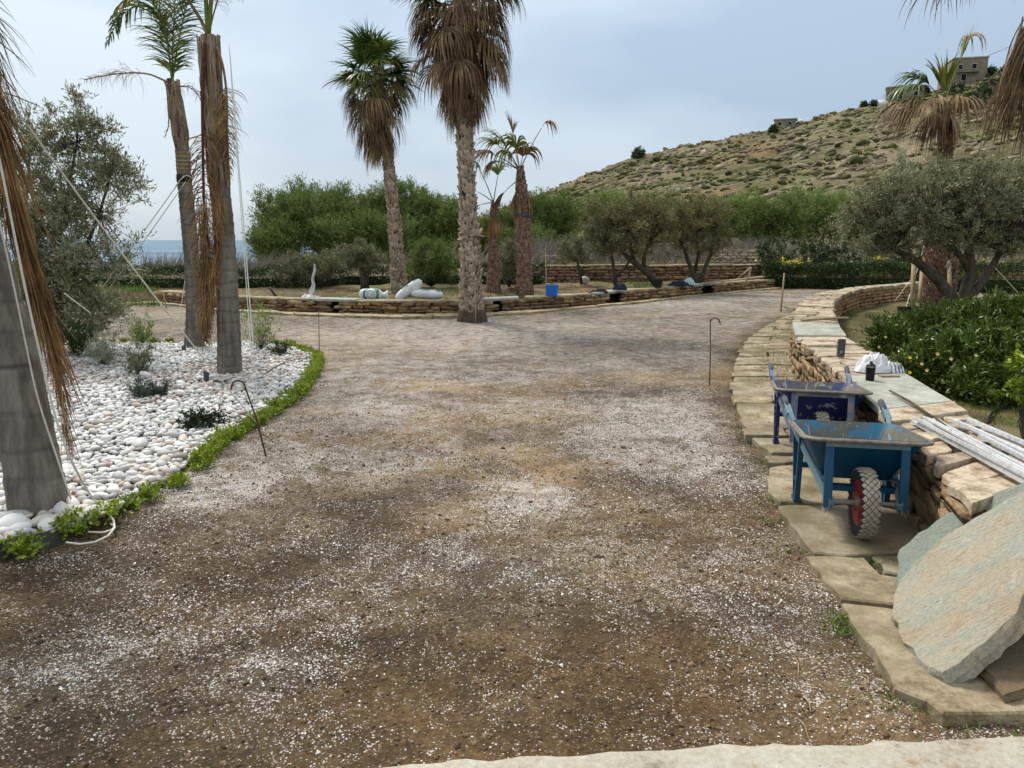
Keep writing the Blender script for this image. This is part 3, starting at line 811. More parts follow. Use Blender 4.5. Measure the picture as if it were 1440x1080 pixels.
def face_stones(parent, path, z0, z1, side, matname, rng, hmin=0.05, hmax=0.11, lmin=0.14, lmax=0.36, depth=0.12, limit=300, top=None, name='stone'):
    """courses of separate stones along a path; side +1 puts them on its left-hand normal"""
    meshes = stone_meshes(matname)
    P = np.asarray(path, float); seg = np.linalg.norm(np.diff(P, axis=0), axis=1); S_ = np.concatenate([[0], np.cumsum(seg)]); L = S_[-1]
    z = z0; items = []
    while z < z1 - 0.02:
        h = min(rng.uniform(hmin, hmax), z1 - z)
        if z1 - z - h < hmin * 0.5: h = z1 - z
        s = -rng.uniform(0, lmin)
        while s < L:
            l = rng.uniform(lmin, lmax); c = np.clip(s + l / 2, 0.01, L - 0.01)
            p = at(P, c / L); q = at(P, min(1, (c + 0.05) / L)); q0 = at(P, max(0, (c - 0.05) / L)); d = (q - q0); d /= np.linalg.norm(d)
            nrm = np.array([-d[1], d[0]]) * side
            hh = h * rng.uniform(0.86, 1.0)
            pos = p + nrm * (rng.uniform(-0.012, 0.022) - depth / 2 + 0.02)
            items.append((pos, z + h / 2, math.atan2(d[1], d[0]) + rng.normal(0, 0.04), (max(0.05, l * 1.0 - 0.012), depth, hh * 1.06)))
            s += l
        z += h
    items.sort(key=lambda it: it[0][0] ** 2 + it[0][1] ** 2)
    pl = wloc(parent)
    for i, (pos, zc, a, sz) in enumerate(items[:limit]):
        o = obj(name, meshes[i % 7], parent, (pos[0] - pl[0], pos[1] - pl[1], zc - pl[2]), (rng.normal(0, 0.05), rng.normal(0, 0.07), a), sz)
    rest = items[limit:]
    if rest:
        T, F = cube26(_sr, 0.13, 0.22); n = len(rest)
        ang = np.array([r[2] for r in rest]); R = np.zeros((n, 3, 3)); R[:, 0, 0] = np.cos(ang); R[:, 0, 1] = -np.sin(ang); R[:, 1, 0] = np.sin(ang); R[:, 1, 1] = np.cos(ang); R[:, 2, 2] = 1
        V, F2 = scatter(T, F, np.array([[r[0][0], r[0][1], r[1]] for r in rest]), R, np.array([r[3] for r in rest]))
        build_np('far_stones', V, F2, m[matname], parent, kind='stuff')

def strip_poly(A, B, q0, q1, t0, t1, rng, jit=0.012, k=3):
    """outline of one flagstone between two edge lines"""
    pts = []
    def P(q, t_): a = at(A, q); b = at(B, q); return a * (1 - t_) + b * t_
    for i in range(k): pts.append(P(q0 + (q1 - q0) * i / k, t0))
    for i in range(k): pts.append(P(q1, t0 + (t1 - t0) * i / k))
    for i in range(k): pts.append(P(q1 + (q0 - q1) * i / k, t1))
    for i in range(k): pts.append(P(q0, t1 + (t0 - t1) * i / k))
    pts = np.array(pts) + rng.normal(0, jit, (4 * k, 2))
    c = pts.mean(0); d = pts - c; L = np.linalg.norm(d, axis=1, keepdims=True)
    pts = c + d * (1 - 0.009 / np.maximum(L, 0.02))
    area = 0.5 * np.sum(pts[:, 0] * np.roll(pts[:, 1], -1) - np.roll(pts[:, 0], -1) * pts[:, 1])
    return pts if area > 0 else pts[::-1]

def ribbon(A, B, z0, z1, n=40, inset=0.0):
    """closed core of a wall between two edge lines"""
    mb = MB(); V = []; F = []
    for i in range(n + 1):
        a = at(A, i / n); b = at(B, i / n); d = (b - a); d = d / max(np.linalg.norm(d), 1e-6)
        a2 = a + d * inset; b2 = b - d * inset
        V += [(a2[0], a2[1], z0), (a2[0], a2[1], z1), (b2[0], b2[1], z1), (b2[0], b2[1], z0)]
    for i in range(n):
        k = i * 4
        F += [(k, k + 1, k + 5, k + 4), (k + 1, k + 2, k + 6, k + 5), (k + 2, k + 3, k + 7, k + 6)]
    F += [(0, 3, 2, 1), (4 * n, 4 * n + 1, 4 * n + 2, 4 * n + 3)]
    return mb.add(V, F)

rng = np.random.default_rng(17)
# --- the walled bench on the right
wall = thing('bench_wall', 'thick dry stone bench wall curving beside the flagstone walk, bottles on top', 'stone wall', (WALL_L[4][0], WALL_L[4][1], 0))
build(ribbon(WALL_L, WALL_R, -0.1, ZW - 0.055, 60, 0.07), 'core', m['mortar'], wall)
# caps: flagstones across the top. Grey slate seats at two places
Ltot = np.linalg.norm(np.diff(WALL_L, axis=0), axis=1).sum()
def qfrac(Pl, p):
    qs = np.linspace(0, 1, 800); d = np.linalg.norm(at(Pl, qs) - p, axis=1); return qs[d.argmin()]
qs1a, qs1b = qfrac(WALL_L, G(1120, 472, ZW)[:2]), qfrac(WALL_L, G(1116, 454, ZW)[:2])
qs2a, qs2b = qfrac(WALL_L, G(1240, 578, ZW)[:2]), qfrac(WALL_L, G(1185, 530, ZW)[:2])
slates = [(qs2a, qs2b), (qs1a, qs1b)]
q = 0.0; ncap = 0
while q < 0.995:
    nxt = None
    for a, b in slates:
        if abs(q - a) < 1e-6: nxt = b; sl = True
    if nxt is not None:
        pts = strip_poly(WALL_L, WALL_R, q, nxt, -0.04, 1.02, rng, 0.004, 4)
        mb = MB().prism([tuple(p) for p in pts], ZW - 0.03, ZW + 0.012, 0.006)
        o = build(mb, 'slate_seat', m['grey_slate'], wall); o['label'] = 'smooth grey slate seat slab'
        q = nxt; continue
    w = (rng.uniform(0.12, 0.34) if q * Ltot > 4 else rng.uniform(0.14, 0.34)) / Ltot
    e = q + w
    for a, b in slates:
        if q < a < e + 0.008: e = a
    e = min(e, 1.0)
    cuts = [0] + sorted(rng.uniform(0.25, 0.75, rng.choice([0, 1, 1, 2]))) + [1]
    cuts = [c for i, c in enumerate(cuts) if i == 0 or c - cuts[i - 1] > 0.16 or c == 1]
    for t0, t1 in zip(cuts, cuts[1:]):
        if t1 - t0 < 0.05: continue
        pts = strip_poly(WALL_L, WALL_R, q, e, t0 - (0.05 * rng.random() if t0 == 0 else 0), t1 + (0.05 * rng.random() if t1 == 1 else 0), rng, 0.014, 3)
        dz = rng.normal(0, 0.008); sx, sy = rng.normal(0, 0.015, 2); c0 = pts.mean(0)
        mb = MB().prism([tuple(p) for p in pts], ZW - 0.055, lambda x, y: ZW + dz + (x - c0[0]) * sx + (y - c0[1]) * sy, 0.009)
        build(mb, 'capstone', m['sandstone'], wall); ncap += 1
    q = e
# faces: walk side (left edge) as far as the corner, garden side (right edge) for the far bend
k_far = 12
LW = WALL_L[::-1]                     # so that the left-hand normal points to the walk
near_face = WALL_L[0:k_far]
face_stones(wall, near_face, -0.03, ZW - 0.05, +1, 'wall_stone', rng, 0.03, 0.13, 0.07, 0.4, limit=210, name='face_stone')
face_stones(wall, WALL_R[9:], -0.03, ZW - 0.05, -1, 'far_wall_stone', rng, 0.05, 0.1, 0.16, 0.4, limit=88, name='face_stone')

# --- flagstone walk
walk = tag(bpy.data.objects.new('path', None), kind='structure'); COL.objects.link(walk)
walk['label'] = 'flagstone walk along the bench wall'
yl, yh = PATH_L[0][1], PATH_L[-1][1]
def pwx(P, y): return np.interp(y, P[:, 1], P[:, 0])
y0 = yl; npv = 0
while y0 < yh - 0.05:
    y1 = min(yh, y0 + rng.uniform(0.17, 0.36) * (1 + 0.05 * (y0 - yl)))
    sk0 = rng.normal(0, 0.02)
    cuts = [0, 1] if rng.random() < 0.5 else [0, rng.uniform(0.3, 0.7), 1]
    for t0, t1 in zip(cuts, cuts[1:]):
        a0 = t0 + (rng.normal(0, 0.02) if t0 == 0 else 0); ya, yb = y0 + rng.normal(0, 0.008), y1 + rng.normal(0, 0.008)
        def W2(y, t_): a = pwx(PATH_L, y); b = pwx(PATH_R, y); return np.array([a + (b - a) * t_, y])
        ring = [W2(ya, a0 + (t1 - a0) * k / 4) for k in range(4)] + [W2(ya + (yb - ya) * k / 2, t1) for k in range(2)] + [W2(yb, t1 + (a0 - t1) * k / 4) for k in range(4)] + [W2(yb + (ya - yb) * k / 2, a0) for k in range(2)]
        pts = np.array(ring) + rng.normal(0, 0.015, (12, 2)); c_ = pts.mean(0); d_ = pts - c_; pts = c_ + d_ * (1 - 0.008 / np.linalg.norm(d_, axis=1, keepdims=True))
        tx, ty = rng.normal(0, 0.006, 2); dz = rng.normal(0, 0.006)
        build(MB().prism([tuple(p) for p in pts], -0.06, lambda x, y: 0.04 + dz + (x - c_[0]) * tx + (y - c_[1]) * ty, 0.008), 'paving_stone', m['path_stone'], walk); npv += 1
    y0 = y1
def jag(P, rng, step=0.09, amp=0.008):
    P = np.asarray(P, float); out = []
    for i in range(len(P)):
        a, b = P[i], P[(i + 1) % len(P)]; n = max(1, int(np.linalg.norm(b - a) / step))
        for k in range(n):
            p = a + (b - a) * k / n
            out.append(p + rng.normal(0, amp if k else amp * 0.4, 2))
    out = np.array(out)
    ar = 0.5 * np.sum(out[:, 0] * np.roll(out[:, 1], -1) - np.roll(out[:, 0], -1) * out[:, 1])
    return out if ar > 0 else out[::-1]
near = [([(1083, 657), (1140, 650), (1210, 654), (1262, 660), (1300, 690), (1290, 700), (1232, 706), (1160, 708), (1098, 704), (1080, 690)], 0.05),
        ([(1094, 711), (1160, 711), (1235, 709), (1300, 704), (1350, 726), (1352, 748), (1320, 770), (1255, 776), (1190, 781), (1144, 776)], 0.055),
        ([(1134, 782), (1200, 783), (1214, 783), (1240, 808), (1264, 812), (1270, 850), (1230, 846), (1183, 840)], 0.05),
        ([(1222, 780), (1262, 781), (1290, 786), (1275, 808), (1244, 804)], 0.04),
        ([(1182, 846), (1240, 853), (1300, 864), (1450, 850), (1560, 880), (1600, 1010), (1440, 1003), (1326, 1002), (1302, 984), (1260, 967), (1236, 926)], 0.055),
        ([(1352, 770), (1400, 752), (1480, 780), (1520, 840), (1400, 838), (1290, 848), (1280, 812), (1330, 792)], 0.045)]
for pts, z in near:
    P = jag(gl(pts, z), rng)
    build(MB().prism([tuple(p) for p in P], -0.05, z, 0.008), 'paving_stone', m['path_stone'], walk)

# --- pale concrete step at the photographer's feet
edge = [(-140, 1200), (200, 1130), (380, 1092), (470, 1079), (560, 1071), (640, 1063), (655, 1060), (700, 1061), (820, 1056), (900, 1050), (960, 1046), (1000, 1041), (1100, 1042), (1200, 1041), (1300, 1036), (1440, 1031), (1700, 1020), (2400, 1000)]
E = resample(gl(edge, 0.06), 0.04); E = E + np.random.default_rng(4).normal(0, 0.0035, E.shape) 
E[:, 1] += (fbm(E[:, 0] * 6, E[:, 0] * 0, 3, 5) - 0.5) * 0.035
P = [tuple(p) for p in E] + [(6, -3), (-6, -3)]
P = P[::-1]
st = MB(); n = len(E)
rowsy = []
V = []; F = []
offs = [(-0.0, -0.06), (0.0, 0.035), (-0.018, 0.058), (-0.05, 0.062)] + [(-0.1 - 0.09 * i, 0.062) for i in range(9)] + [(-3.0, 0.062)]
for (oy, z) in offs:
    for i, p in enumerate(E): V.append((p[0], p[1] + oy, z + (0.004 * (vnoise(p[0] * 9, (p[1] + oy) * 9, 3) - 0.5) if z > 0.05 else 0)))
for r in range(len(offs) - 1):
    for i in range(n - 1): F.append((r * n + i + 1, r * n + i, (r + 1) * n + i, (r + 1) * n + i + 1))
V = np.array(V); F = np.array(F)[:, ::-1]
t = NT('worn_concrete')
f = t.noise(3.2, 6, 0.7); g2 = t.noise(45, 5, 0.7)
c = t.ramp(t.math('ADD', t.math('MULTIPLY', f, 0.6), t.math('MULTIPLY', g2, 0.4)), [(0.36, S(128, 118, 100)), (0.46, S(162, 155, 140)), (0.56, S(176, 171, 158)), (0.66, S(196, 191, 180))])
spot = t.ramp(t.noise(5.5, 5, 0.7, t.mapv((1, 1, 1), loc=(7, 3, 0))), [(0.6, (0, 0, 0, 1)), (0.66, (1, 1, 1, 1))])
c = t.mix(t.math('MULTIPLY', spot, 0.55), c, S(140, 106, 70))
c = t.mix(t.ramp(t.noise(38, 5, 0.75), [(0.64, (0, 0, 0, 1)), (0.68, (0.8, 0.8, 0.8, 1))]), c, S(96, 88, 74))
t.bump(t.math('ADD', g2, t.math('MULTIPLY', f, 0.6)), 0.8, 0.008)
t.done(c, 0.9, 0, 0.2)
build_np('pavement', V, F, m['worn_concrete'], smooth=True, kind='structure')

# --- low wall on the far side of the drive
fw = thing('low_stone_wall', 'long low dry stone wall edging the garden on the far side of the drive', 'stone wall', (FAR_BASE[7][0], FAR_BASE[7][1], 0))
FB = FAR_BASE[1:]
def offset_line(P, d):
    P = np.asarray(P, float); T = np.gradient(P, axis=0); T /= np.linalg.norm(T, axis=1, keepdims=True)
    return P + np.stack([-T[:, 1], T[:, 0]], 1) * d
FBK = offset_line(FB, 0.42)
Lf = np.linalg.norm(np.diff(FB, axis=0), axis=1).sum()
niches = [(456, 480), (692, 712), (850, 876), (983, 1006)]            # seats: slabs over openings
nq = [(qfrac(FB, G(a, 441, 0)[:2]) if False else None) for a, b in niches]
def q_at_u(Pl, u):
    qs = np.linspace(0, 1, 2000); p = at(Pl, qs); dep = p[:, 1] * CP + CAMZ * SP; return qs[np.abs(720 + FPX * p[:, 0] / dep - u).argmin()]
nq = [(q_at_u(FB, a), q_at_u(FB, b)) for a, b in niches]
bounds = [0.0] + [x for p in nq for x in p] + [1.0]
runs = [(bounds[i], bounds[i + 1]) for i in range(0, len(bounds), 2)]
tot = 0
for (a, b) in runs:
    Pa = at(FB, np.linspace(a, b, max(3, int((b - a) * 60)))); Pb = at(FBK, np.linspace(a, b, len(Pa)))
    build(ribbon(Pa, Pb, -0.1, ZF - 0.05, max(4, int((b - a) * 60)), 0.06), 'core', m['mortar'], fw)
    face_stones(fw, Pa, -0.03, ZF - 0.045, -1, 'far_wall_stone', rng, 0.05, 0.085, 0.18, 0.48, limit=int(300 * (b - a)), name='face_stone')
for (a, b) in nq:
    wdt = np.linalg.norm(at(FB, b) - at(FB, a)); pa, pb = a - 0.4 / Lf, b + 0.35 / Lf
    pts = strip_poly(FB, FBK, max(0, pa), pb, -0.07, 1.05, rng, 0.004, 4)
    o = build(MB().prism([tuple(p) for p in pts], ZF - 0.04, ZF + 0.012, 0.006), 'seat_slab', m['grey_slate'], fw); o['label'] = 'pale slate seat slab bridging a niche'
    pts = strip_poly(offset_line(FB, 0.3), FBK, a, b, 0, 1, rng, 0.0, 1)
    build(MB().prism([tuple(p) for p in pts], -0.1, ZF - 0.02, 0.004), 'niche_back', m['mortar'], fw)
q = 0.0
while q < 0.999:
    e = min(1, q + rng.uniform(0.25, 0.7) / Lf)
    mid = (q + e) / 2
    if not any(a - 0.5 / Lf < mid < b + 0.45 / Lf for a, b in nq):
        pts = strip_poly(FB, FBK, q, e, -0.06, 1.04, rng, 0.014, 3); dz = rng.normal(0, 0.006)
        build(MB().prism([tuple(p) for p in pts], ZF - 0.045, ZF + dz, 0.008), 'capstone', m['edge_stone'], fw)
    q = e
# flat edging stones in front
kerb = tag(bpy.data.objects.new('kerb', None), kind='structure'); COL.objects.link(kerb)
KB = at(FAR_BASE, np.linspace(0, 1, 60)); KF = at(FAR_KERB, np.linspace(0, 1, 60))
KB2 = offset_line(KB, -0.03)
q = 0.0; Lk = np.linalg.norm(np.diff(KF, axis=0), axis=1).sum()
while q < 0.999:
    e = min(1, q + rng.uniform(0.35, 0.95) / Lk)
    pts = strip_poly(KF, KB2, q, e, 0, rng.uniform(0.42, 0.6), rng, 0.014, 3)
    build(MB().prism([tuple(p) for p in pts], -0.05, 0.045 + rng.normal(0, 0.006), 0.008), 'kerb_stone', m['edge_stone'], kerb)
    q = e

# --- terrace walls behind the garden
def simple_wall(name, label, u0, v0, u1, v1, zb, zt, Y0, Y1, matname, thick=0.4, lm=(0.14, 0.48), hm=(0.06, 0.15), limit=120, capname='capstone'):
    a, b = D(u0, v0, Y0)[:2], D(u1, v1, Y1)[:2]
    Pf = resample(np.array([a, b]), 1.0); Pf[:, 1] += (fbm(Pf[:, 0] * 0.6, Pf[:, 0] * 0, 2, 9) - 0.5) * 0.3
    Bk = offset_line(Pf, thick); r = thing(name, label, 'stone wall', (a[0], a[1], zb))
    build(ribbon(Pf, Bk, zb - 0.2, zt - 0.05, 20, 0.06), 'core', m['mortar'], r)
    face_stones(r, Pf, zb - 0.05, zt - 0.05, -1, matname, rng, hm[0], hm[1], lm[0], lm[1], 0.16, limit, name='face_stone')
    L = np.linalg.norm(np.diff(Pf, axis=0), axis=1).sum(); q = 0
    while q < 0.999:
        e = min(1, q + rng.uniform(0.5, 1.2) / L)
        pts = strip_poly(Pf, Bk, q, e, -0.08, 1.05, rng, 0.02, 3)
        build(MB().prism([tuple(p) for p in pts], zt - 0.05, zt + rng.normal(0, 0.008), 0.01), capname, m['edge_stone'], r); q = e
    return r
simple_wall('terrace_wall', 'pinkish rubble terrace wall with pale coping behind the small olives', 752, 400, 912, 400, 0.2, 0.80, 25.0, 26.0, 'pink_wall_stone', limit=150)
simple_wall('terrace_wall', 'brown rubble terrace wall with pale coping behind the two dark crowned trees', 914, 400, 1086, 396, 0.2, 0.78, 26.0, 27.5, 'far_wall_stone', limit=150)
simple_wall('terrace_wall', 'upper terrace wall half hidden behind the hedge with yellow flowers', 1090, 376, 1480, 376, 0.15, 0.8, 31.0, 29.0, 'far_wall_stone', limit=60)
simple_wall('terrace_wall', 'short pale terrace wall high behind the bare undergrowth right of the dark crowned trees', 1000, 372, 1078, 372, 0.3, 1.15, 38.0, 38.0, 'sandstone', limit=80)
simple_wall('terrace_wall', 'short broken wall at the foot of the tamarisks behind the bamboo stake', 764, 372, 800, 372, 0.3, 0.9, 36.0, 36.0, 'far_wall_stone', limit=40)

# ------------------------------------------------------------------ leaning stone slabs, front right
def slab(name, label, pix, plane, thick, mat, rng, amp=0.006):
    p0, n = plane; n = n / np.linalg.norm(n)
    if n[2] < 0: n = -n
    P = [onplane(u, v, p0, n) for u, v in pix]
    ex = np.cross(n, [0, 0, 1.0]); ex /= np.linalg.norm(ex); ey = np.cross(n, ex)
    Q = np.array([[(p - P[0]) @ ex, (p - P[0]) @ ey] for p in P])
    Q = jag(Q, rng, 0.05, amp); N = len(Q); c = Q.mean(0)
    mb = MB(); rings = []
    def ring(scale, dz, jit=0.0):
        q = c + (Q - c) * scale + rng.normal(0, jit, Q.shape) if jit else c + (Q - c) * scale
        return [P[0] + ex * a + ey * b + n * dz for a, b in q]
    R = [ring(0.965, -thick, 0.004), ring(1.0, -thick * 0.85, 0.006), ring(0.992, -thick * 0.62, 0.005), ring(1.014, -thick * 0.5, 0.006), ring(1.0, -thick * 0.2, 0.005), ring(0.985, 0.0, 0.002)]
    for s_ in (0.93, 0.82, 0.66, 0.46, 0.24): R.append([p + n * (fbm(np.array([p[0] * 7]), np.array([p[1] * 7 + p[2] * 3]), 3, 8)[0] - 0.5) * 0.012 for p in ring(s_, 0.0)])
    V = [p for r in R for p in r]; F = []
    for k in range(len(R) - 1):
        for i in range(N):
            j = (i + 1) % N; F.append((k * N + i, k * N + j, (k + 1) * N + j, (k + 1) * N + i))
    F.append(tuple((len(R) - 1) * N + i for i in range(N))); F.append(tuple(reversed(range(N))))
    mb.add(V, F)
    me_ar = sum(Q[i, 0] * Q[(i + 1) % N, 1] - Q[(i + 1) % N, 0] * Q[i, 1] for i in range(N))
    o = solo(mb, name, mat, label, 'stone slab', 'loose stone slabs leaning by the bench wall')
    # outward normals
    import bmesh
    bm = bmesh.new(); bm.from_mesh(o.data); bmesh.ops.recalc_face_normals(bm, faces=bm.faces); bm.to_mesh(o.data); bm.free()
    return o
pA, pB = G(1322, 955, 0.08), G(1252, 872, 0.085)
pC = D(1440, 684, 3.12)
nrm = np.cross(pB - pA, pC - pA)
srng = np.random.default_rng(31)
slab('stone_slab', 'largest cream veined stone slab leaning against the bench wall', [(1251, 866), (1255, 836), (1272, 808), (1300, 780), (1335, 748), (1400, 711), (1470, 672), (1580, 640), (1640, 700), (1560, 790), (1480, 812), (1438, 838), (1430, 862), (1384, 905), (1326, 948), (1300, 938), (1268, 905)], (pA, nrm), 0.085, m['veined_slab'], srng)
n1 = nrm / np.linalg.norm(nrm); n1 = n1 if n1[2] > 0 else -n1
slab('stone_slab', 'grey green stone slab tucked behind the largest leaning slab', [(1259, 812), (1263, 772), (1290, 750), (1330, 722), (1385, 697), (1440, 678), (1540, 640), (1620, 640), (1560, 790), (1440, 862), (1330, 900), (1262, 850)], (pA - n1 * 0.09 + np.array([0, 0.0, 0]), nrm), 0.045, m['green_slab'], srng, 0.004)
pD = G(1412, 972, 0.09); pE = G(1372, 928, 0.1); pF = D(1500, 880, 2.75)
slab('stone_slab', 'dark brown stone slab lying under the largest leaning slab at the frame edge', [(1370, 930), (1395, 905), (1440, 872), (1520, 840), (1620, 860), (1600, 930), (1500, 945), (1414, 975), (1398, 955)], (pD, np.cross(pE - pD, pF - pD)), 0.06, m['dark_slab'], srng, 0.004)

# ------------------------------------------------------------------ pebble bed
bedroot = tag(bpy.data.objects.new('pebble_bed', None), kind='structure'); COL.objects.link(bedroot)
mb = MB().prism([tuple(p) for p in (BED if np.sum(BED[:, 0] * np.roll(BED[:, 1], -1) - np.roll(BED[:, 0], -1) * BED[:, 1]) > 0 else BED[::-1])], -0.04, 0.03, 0.01)
build(mb, 'bed_base', m['mortar'], bedroot)
prng = np.random.default_rng(23)
xs = []; n = 300000
px = prng.uniform(-12.5, -1.2, n); py = prng.uniform(2.8, 12.5, n)
keep = inpoly(px, py, BED) & (px > -py * 0.72 - 0.9)
px, py = px[keep], py[keep]
rr = prng.gamma(6, 1, len(px)); rr = 0.009 + 0.0135 * rr / 6
# bigger near the front left rim
rr = rr * (1 + 0.35 * np.exp(-((px + 2.9) ** 2 + (py - 3.9) ** 2) / 0.5))
# greedy thinning on a grid
cell = 0.07; gridd = {}; sel = []
order = np.argsort(-rr * prng.uniform(0.6, 1, len(rr)))
for i in order:
    cx, cy = int(px[i] / cell), int(py[i] / cell); ok = True
    for a in (-1, 0, 1):
        for b in (-1, 0, 1):
            for j in gridd.get((cx + a, cy + b), ()):
                if (px[i] - px[j]) ** 2 + (py[i] - py[j]) ** 2 < (0.78 * (rr[i] + rr[j])) ** 2: ok = False; break
            if not ok: break
        if not ok: break
    if ok: gridd.setdefault((cx, cy), []).append(i); sel.append(i)
sel = np.array(sel); px, py, rr = px[sel], py[sel], rr[sel]
pz = 0.03 + rr * 0.45 + prng.uniform(0, 0.02, len(px)) + (fbm(px * 1.5, py * 1.5, 2, 6) - 0.5) * 0.03
rv = prng.uniform(0, 1, len(px))
patch = fbm(px * 0.9 + 5, py * 0.9, 3, 66)
rv = np.where((patch > 0.5) & (prng.uniform(0, 1, len(px)) < 0.75), 0.35 + rv * 0.65, rv * 0.55)
PEB = [lumpy(ICO1, prng, 0.36) for _ in range(8)]
pm = [mesh_np('pebble', P_, ICO1[1], m['pebble_obj'], smooth=True) for P_ in PEB]
dist = np.hypot(px, py) / rr; order = np.argsort(dist); vis = [i for i in order if px[i] / (py[i] * CP + CAMZ * SP) > -0.675]
first = vis[:300]; rest = np.array(sorted(set(range(len(px))) - set(first)))
RM = rotmats(len(px), prng, 0.25)
for k, i in enumerate(first):
    s_ = rr[i]; o = obj('pebble', pm[k % 8], bedroot, (px[i], py[i], pz[i]), Matrix(RM[i].tolist()).to_euler(), (s_ * prng.uniform(1.05, 1.45), s_ * prng.uniform(0.8, 1.0), s_ * prng.uniform(0.5, 0.75)))
grp = np.arange(len(rest)) % 6
VV, FF, RR, off = [], [], [], 0
for k in range(6):
    r_ = rest[grp == k]; s_ = rr[r_]
    farr = np.hypot(px[r_], py[r_]) > 6.2
    for base, mask in ((ICO1, ~farr), (ICO0, farr)):
        q_ = r_[mask]
        if not len(q_): continue
        s2 = rr[q_]; T = PEB[k] if base is ICO1 else lumpy(ICO0, prng, 0.2)
        sc = np.stack([s2 * prng.uniform(1.05, 1.45, len(q_)), s2 * prng.uniform(0.8, 1.0, len(q_)), s2 * prng.uniform(0.5, 0.75, len(q_))], 1)
        V, F = scatter(T, base[1], np.stack([px[q_], py[q_], pz[q_]], 1), RM[q_], sc)
        VV.append(V); FF.append(F + off); off += len(V); RR.append(np.repeat(rv[q_], len(T)))
o = build_np('small_pebbles', np.vstack(VV), np.vstack(FF), m['pebble_attr'], bedroot, smooth=True, rnd=np.concatenate(RR), kind='stuff')
print('pebbles', len(px), 'tris', len(np.vstack(FF)))
# dark edging strip where the bed meets the soil, front left
EP = gl([(-60, 800), (0, 782), (40, 770), (72, 762), (100, 752)]); mb = MB(); E2 = resample(EP, 0.06)
V = []; F = []
for i, p in enumerate(E2):
    h = 0.075 + 0.01 * math.sin(i * 1.7) - 0.03 * max(0, i / len(E2) - 0.7) / 0.3
    V += [(p[0], p[1] - 0.02, -0.03), (p[0], p[1] - 0.025, h), (p[0], p[1] - 0.017, h), (p[0], p[1] - 0.01, -0.03)]
for i in range(len(E2) - 1):
    k = 4 * i; F += [(k, k + 4, k + 5, k + 1), (k + 1, k + 5, k + 6, k + 2), (k + 2, k + 6, k + 7, k + 3)]
solo(mb.add(V, F), 'edging_strip', m['plastic_edging'], 'dark grey plastic edging strip bent round the corner of the pebble bed', 'edging')

# ------------------------------------------------------------------ loose grit, clods and straws on the drive
g = np.random.default_rng(77); n = 200000
cx = g.uniform(-7, 5, n); cy = 1.9 + g.gamma(1.6, 2.2, n)
vis = (np.abs(cx) < cy * 0.75 + 0.3) & (cy < 10)
cx, cy = cx[vis], cy[vis]
bad = inpoly(cx, cy, BED) | inpoly(cx, cy, RGARDEN) | inpoly(cx, cy, np.vstack([WALL_L, WALL_R[::-1]])) | inpoly(cx, cy, np.vstack([PATH_L, PATH_R[::-1]]))
for pts, z in near: bad |= inpoly(cx, cy, gl(pts, z))
cx, cy = cx[~bad], cy[~bad]
# density follows the white patches of the soil
ixx = np.clip(np.searchsorted(gxs, cx), 0, nx - 1); iyy = np.clip(np.searchsorted(gy, cy), 0, ny - 1)
wd = white[iyy, ixx]; kp = g.uniform(0, 1, len(cx)) < np.clip(wd * 1.2 * np.clip((fbm(cx * 3.0, cy * 3.0, 4, 91) - 0.46) * 9, 0.03, 1.6), 0.022, 1)
cx, cy = cx[kp], cy[kp]; n = len(cx)
T4 = (np.array([(1, 0, -0.4), (-0.5, 0.87, -0.4), (-0.5, -0.87, -0.4), (0, 0, 0.7)]), np.array([(0, 1, 3), (1, 2, 3), (2, 0, 3)]))
s_ = g.gamma(4, 1, n) / 4 * 0.0028 + 0.0011
V, F = scatter(T4[0], T4[1], np.stack([cx, cy, ground_z(cx, cy) + s_ * 0.4], 1), rotmats(n, g, 0.5), np.stack([s_ * 1.3, s_, s_ * 0.8], 1))
tag(build_np('white_grit', V, F, m['chip_white'], rnd=np.repeat(g.uniform(0, 1, n), 4), kind='stuff'), 'white marble grit sprinkled over the brown soil of the drive', 'gravel')
print('grit', n)
n = 60000; cx = g.uniform(-7, 5, n); cy = 1.9 + g.gamma(1.5, 2.0, n)
vis = (np.abs(cx) < cy * 0.75 + 0.3) & (cy < 9); cx, cy = cx[vis], cy[vis]
bad = inpoly(cx, cy, BED) | inpoly(cx, cy, RGARDEN) | inpoly(cx, cy, np.vstack([WALL_L, WALL_R[::-1]])) | inpoly(cx, cy, np.vstack([PATH_L, PATH_R[::-1]]))
for pts, z in near: bad |= inpoly(cx, cy, gl(pts, z))
cx, cy = cx[~bad], cy[~bad]; n = len(cx)
s_ = 0.0028 + 0.011 * g.beta(1.0, 11, n) * 2
V, F = scatter(lumpy(ICO0, g, 0.7), ICO0[1], np.stack([cx, cy, ground_z(cx, cy) + s_ * 0.1], 1), rotmats(n, g, 0.5), np.stack([s_ * 1.3, s_, s_ * 0.7], 1))
tag(build_np('soil_clods', V, F, m['soil_clod'], rnd=np.repeat(g.uniform(0, 1, n), 12), kind='stuff'), 'brown crumbs and small stones lying loose on the drive', 'soil')
mb = MB()
for (u, v, du, dv) in [(1136, 958, 22, -8), (1130, 985, 10, 20), (1120, 1010, 18, 26), (1132, 970, 14, 6), (790, 790, 12, 18), (540, 790, 14, 6), (1215, 950, 6, 20), (1115, 790, 10, -8), (1118, 930, 4, 24), (1190, 1025, -8, 12), (1170, 730, 18, 4), (300, 900, 12, 8), (880, 960, 10, -4)]:
    a, b = G(u, v), G(u + du, v + dv); mid = (a + b) / 2
    pts = [a + [0, 0, gz(a[0], a[1]) + 0.004], mid + [0.006, 0, gz(mid[0], mid[1]) + 0.012], b + [0, 0, gz(b[0], b[1]) + 0.004]]
    mb.tube(pts, [0.0016, 0.002, 0.0012], 5)
